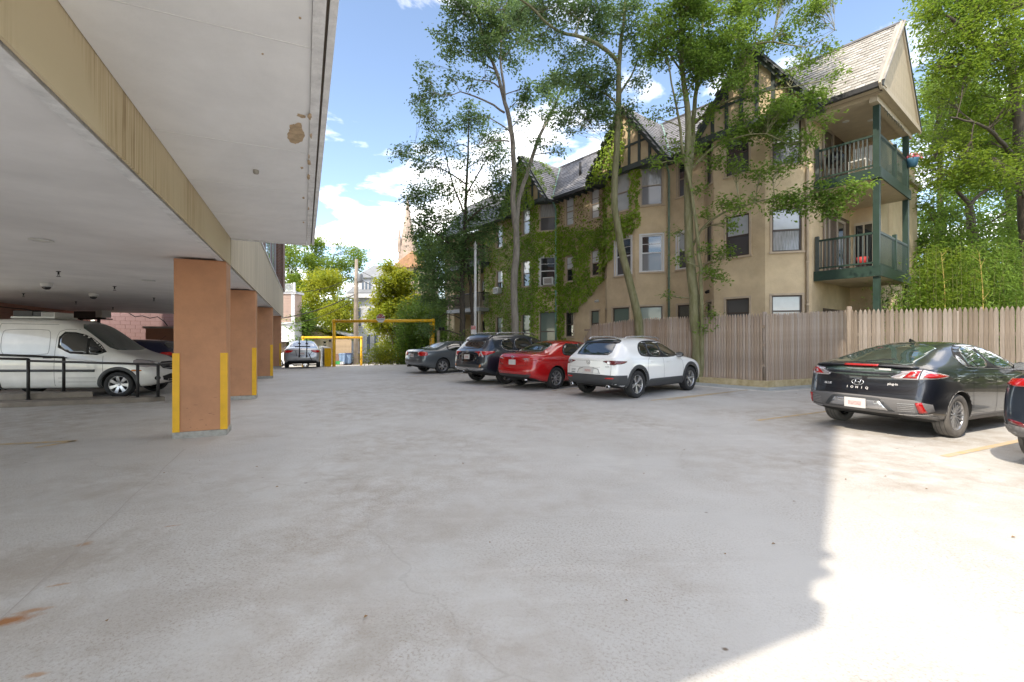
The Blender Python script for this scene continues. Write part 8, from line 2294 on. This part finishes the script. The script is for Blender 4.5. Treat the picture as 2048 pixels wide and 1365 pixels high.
def sedan_far():
    S = dict(W=1.76, paint='paint_white', wr=.315, ro=.98, wb=2.70, arch=.355, tw=.205, sub=2,
        xs=[0, .09, .26, .50, .95, 1.3, 1.6, 2.0, 2.5, 2.85, 3.15, 3.5, 3.85, 4.2, 4.54],
        top=[(0, .96), (.09, 1.03), (.50, 1.06), (.95, 1.23), (1.3, 1.36), (2.0, 1.435), (2.5, 1.40), (2.85, 1.28), (3.15, 1.13), (3.5, .99), (3.85, .93), (4.2, .84), (4.54, .6)],
        belt=[(0, .91), (.5, .96), (2.6, .92), (3.5, .88), (4.54, .54)], bottom=[(0, .36), (.6, .19), (4.54, .24)], wid=[(0, .80), (.26, .975), (.5, 1), (3.9, .985), (4.54, .66)], wtop=[(0, .70), (.26, .78), (1.3, .62), (2.5, .62), (3.5, .80), (4.54, .5)],
        rear=[(.2, .12), (.45, 0), (.95, .055)], front=[(.2, .12), (.45, 0), (.7, .05)])
    c = Car('sedan', 'white car beyond the concrete ramp wall, partly hidden by the silver sedan', 'car', S)
    c.wheels('wide', 5)
    common_side(c, [[(1.34, 1.02), (2.10, .955), (2.06, 1.32), (1.6, 1.28)], [(2.15, .955), (3.1, .93), (2.76, 1.18), (2.12, 1.32)]], [], [])
    c.decal('rear_window', 'T', [(.62, .56), (1.28, .46), (1.33, 0), (1.28, -.46), (.62, -.56), (.57, 0)], 'car_glass', th=.003, rnd=1)
    c.decal('windscreen', 'T', [(2.5, .52), (3.3, .62), (3.38, 0), (3.3, -.62), (2.5, -.52), (2.45, 0)], 'car_glass', th=.003, rnd=1)
    for sg in (-1, 1): c.decal('headlight', 'F', [(sg * .45, .66), (sg * .78, .70), (sg * .76, .80), (sg * .5, .76)], 'lamp_clear', th=.010, rnd=1)
    c.mirrors(2.95, 1.0, 'paint_white')
    c.place(right_rear=(-19.6, 38.6), heading=-20); c.root.location.z = -.86
sedan_far()

# ------------------------------------------------------------ white panel van in the garage
def van():
    S = dict(W=1.80, paint='paint_van', wr=.325, ro=.78, wb=2.91, arch=.365, tw=.215,
        xs=[0, .06, .18, .5, 1.0, 1.6, 2.2, 2.55, 2.85, 3.15, 3.40, 3.62, 3.85, 4.15, 4.40, 4.525],
        top=[(0, 1.80), (.06, 1.92), (.18, 1.97), (1.0, 2.01), (2.2, 2.0), (2.55, 1.96), (2.85, 1.80), (3.15, 1.56), (3.40, 1.33), (3.62, 1.17), (3.85, 1.10), (4.15, 1.02), (4.40, .90), (4.525, .74)],
        belt=[(0, 1.20), (2.2, 1.18), (3.2, 1.08), (3.62, 1.04), (4.15, .93), (4.525, .62)],
        bottom=[(0, .32), (.3, .25), (3.9, .22), (4.3, .24), (4.525, .30)],
        wid=[(0, .92), (.06, .96), (.18, .985), (.5, 1), (3.4, 1), (3.85, .98), (4.15, .95), (4.40, .86), (4.525, .70)],
        wtop=[(0, .80), (.18, .82), (1.0, .83), (2.2, .83), (2.55, .82), (2.85, .78), (3.15, .76), (3.40, .78), (3.62, .84), (4.15, .76), (4.525, .5)],
        rear=[(.2, .04), (.5, 0), (1.1, .02), (1.8, .06)], front=[(.2, .10), (.45, 0), (.7, .05)])
    c = Car('panel_van', 'white panel van parked under the garage behind the black handrail', 'van', S)
    c.wheels('wide', 7)
    for xw in (S['ro'], S['ro'] + S['wb']): c.both('arch_cladding', arch_ring(xw, .33, .368, .45, .22), 'cladding', th=.012, rnd=0, grid=.04)
    common_side(c, [[(2.42, 1.17), (3.10, 1.11), (3.42, 1.10), (3.12, 1.42), (2.80, 1.62), (2.44, 1.64)]], [[(2.34, .28), (2.34, 1.5), (2.42, 1.72), (2.78, 1.72)], [(3.38, .5), (3.36, 1.06)], [(1.15, .30), (1.15, 1.86)], [(1.15, 1.86), (2.34, 1.84)]], [(2.52, 1.02), (2.20, 1.02)], handle_m='cladding')
    c.both('side_moulding', [(.1, .70), (3.2, .66), (3.2, .72), (.1, .76)], 'cladding', th=.014, rnd=0)
    c.both('side_window_frame', [(2.38, 1.14), (3.50, 1.06), (3.16, 1.44), (2.82, 1.65), (2.40, 1.67)], 'under', th=.0015, rnd=1)
    for ax in 'RL':
        c.line('window_divider', ax, [(3.02, 1.12), (3.0, 1.50)], .05, m='under', th=.006, rnd=0)
        c.line('panel_crease', ax, [(1.30, 1.10), (2.18, 1.09), (2.22, 1.2), (2.22, 1.64), (2.14, 1.72), (1.30, 1.72), (1.22, 1.64), (1.22, 1.2), (1.30, 1.10)], .010, m='cladding_dusty', rnd=1)
        c.line('panel_crease', ax, [(.20, 1.12), (1.02, 1.11), (1.05, 1.2), (1.05, 1.64), (1.0, 1.72), (.25, 1.70)], .010, m='cladding_dusty', rnd=1)
        for z in (.42, .52): c.line('panel_crease', ax, [(2.42, z), (3.22, z - .01)], .007, m='cladding_dusty', rnd=0)
    c.decal('windscreen', 'T', [(2.70, .62), (3.10, .66), (3.52, .70), (3.60, .4), (3.63, 0), (3.60, -.4), (3.52, -.70), (3.10, -.66), (2.70, -.62), (2.66, 0)], 'car_glass_green', th=.004, rnd=1)
    for sg in (-1, 1):
        c.decal('headlight', 'F', [(sg * .50, .74), (sg * .84, .78), (sg * .84, .92), (sg * .66, .96), (sg * .52, .86)], 'lamp_clear', th=.012, rnd=1)
        c.decal('fog_light', 'F', [(sg * .66 + .06 * math.cos(a * PI / 5), .47 + .06 * math.sin(a * PI / 5)) for a in range(10)], 'under', th=.006, rnd=0, grid=.03)
        c.decal('tail_light', 'B', [(sg * .72, .9), (sg * .84, .9), (sg * .84, 1.45), (sg * .74, 1.45)], 'lamp_red', th=.010, rnd=1)
    c.both('headlight', [(4.02, .80), (4.36, .74), (4.40, .84), (4.22, .94), (4.00, .98)], 'lamp_clear', th=.012, rnd=1)
    c.both('indicator', [(3.98, .66), (4.20, .655), (4.18, .70), (3.98, .71)], 'lamp_amber', th=.010, rnd=1)
    c.decal('grille', 'F', [(-.42, .66), (.42, .66), (.46, .88), (-.46, .88)], 'under', th=.006, rnd=1)
    for z in (.70, .76, .82): c.line('grille_bar', 'F', [(-.42, z), (.42, z)], .022, m='bright_trim', th=.012, rnd=0)
    c.decal('lower_grille', 'F', [(-.50, .36), (.50, .36), (.56, .56), (-.56, .56)], 'under', th=.006, rnd=1)
    c.mirrors(3.22, 1.22, 'cladding', out=.2)
    c.tube('antenna', [(2.5, 0, 1.96), (2.38, 0, 2.12)], .006, 'dark_metal', 5)
    c.place(right_rear=(-12.83, 11.02), heading=11.5)
    t = thing('roof_unit', 'dark vent unit with white louvred box on the roof of the van', 'roof unit', c.root.location + Vector((0, 0, 2.0)), c.root.rotation_euler.z)
    def B(nm, c0, d, m, bev=.01):
        bm = bmesh.new(); bx(bm, c0[0] - d[0] / 2, c0[0] + d[0] / 2, c0[1] - d[1] / 2, c0[1] + d[1] / 2, c0[2] - d[2] / 2, c0[2] + d[2] / 2); bmesh.ops.bevel(bm, geom=bm.edges[:], offset=bev, segments=1, affect='EDGES')
        me = bpy.data.meshes.new(nm); bmesh.ops.recalc_face_normals(bm, faces=bm.faces[:]); bm.to_mesh(me); bm.free(); me.materials.append(MATS[m]); o = bpy.data.objects.new(nm, me); COL.objects.link(o); o.parent = t
    B('base', (1.55, 0, .03), (.95, .8, .05), 'white_plastic'); B('compressor', (1.30, -.1, .13), (.42, .5, .15), 'dark_metal'); B('fan_box', (1.62, -.05, .12), (.2, .6, .12), 'cladding')
    B('vent_cover', (1.86, -.05, .11), (.30, .66, .12), 'white_plastic')
    for k in range(4): B('louvre', (1.86, -.385, .07 + k * .028), (.26, .01, .010), 'under', .001)
van()

# ------------------------------------------------------------ dark blue hatch behind the van
def hatch_blue():
    S = dict(W=1.77, paint='paint_navy', wr=.315, ro=.72, wb=2.62, arch=.355, tw=.205, sub=2,
        xs=[0, .08, .2, .4, .6, .9, 1.3, 1.8, 2.3, 2.7, 3.0, 3.4, 3.8, 4.05, 4.18],
        top=[(0, 1.08), (.08, 1.14), (.2, 1.28), (.4, 1.42), (.6, 1.45), (1.3, 1.485), (1.8, 1.48), (2.3, 1.42), (2.7, 1.26), (3.0, 1.10), (3.4, 1.0), (3.8, .90), (4.05, .76), (4.18, .62)],
        belt=[(0, 1.0), (1.5, .98), (3.0, .93), (3.8, .80), (4.18, .54)], bottom=[(0, .36), (.4, .22), (3.8, .2), (4.18, .26)],
        wid=[(0, .84), (.08, .93), (.3, .99), (3.4, .985), (3.8, .94), (4.18, .66)], wtop=[(0, .74), (.4, .64), (2.3, .63), (3.0, .78), (4.18, .5)],
        rear=[(.2, .1), (.45, 0), (1.0, .04)], front=[(.2, .12), (.45, 0), (.7, .05)])
    c = Car('hatchback', 'dark blue hatchback parked behind the white van beside the first column', 'car', S)
    c.wheels('wide', 5)
    common_side(c, [[(.86, 1.06), (1.52, 1.03), (1.50, 1.36), (1.1, 1.36)], [(1.57, 1.03), (2.64, .99), (2.30, 1.28), (1.95, 1.37), (1.55, 1.37)]], [[(1.55, .26), (1.55, 1.0)]], [(1.1, .88), (1.9, .87)], gm='pane_blind')
    c.decal('rear_window', 'T', [(.11, .54), (.38, .50), (.38, -.50), (.11, -.54)], 'car_glass', th=.004, rnd=1)
    for sg in (-1, 1): c.decal('tail_light', 'B', [(sg * .46, .92), (sg * .82, .93), (sg * .84, 1.03), (sg * .6, 1.05)], 'lamp_red', th=.012, rnd=1)
    c.both('tail_light', [(.04, .93), (.26, .96), (.3, 1.02), (.06, 1.04)], 'lamp_red', th=.012, rnd=1)
    c.tube('antenna', [(.7, 0, 1.44), (.5, 0, 1.60)], .006, 'dark_metal', 5)
    c.mirrors(2.6, 1.04, 'paint_navy'); c.plate(.75)
    c.root.rotation_euler = (0, 0, R(190)); c.root.location = (-11.75, 16.2, 0.004)
hatch_blue()
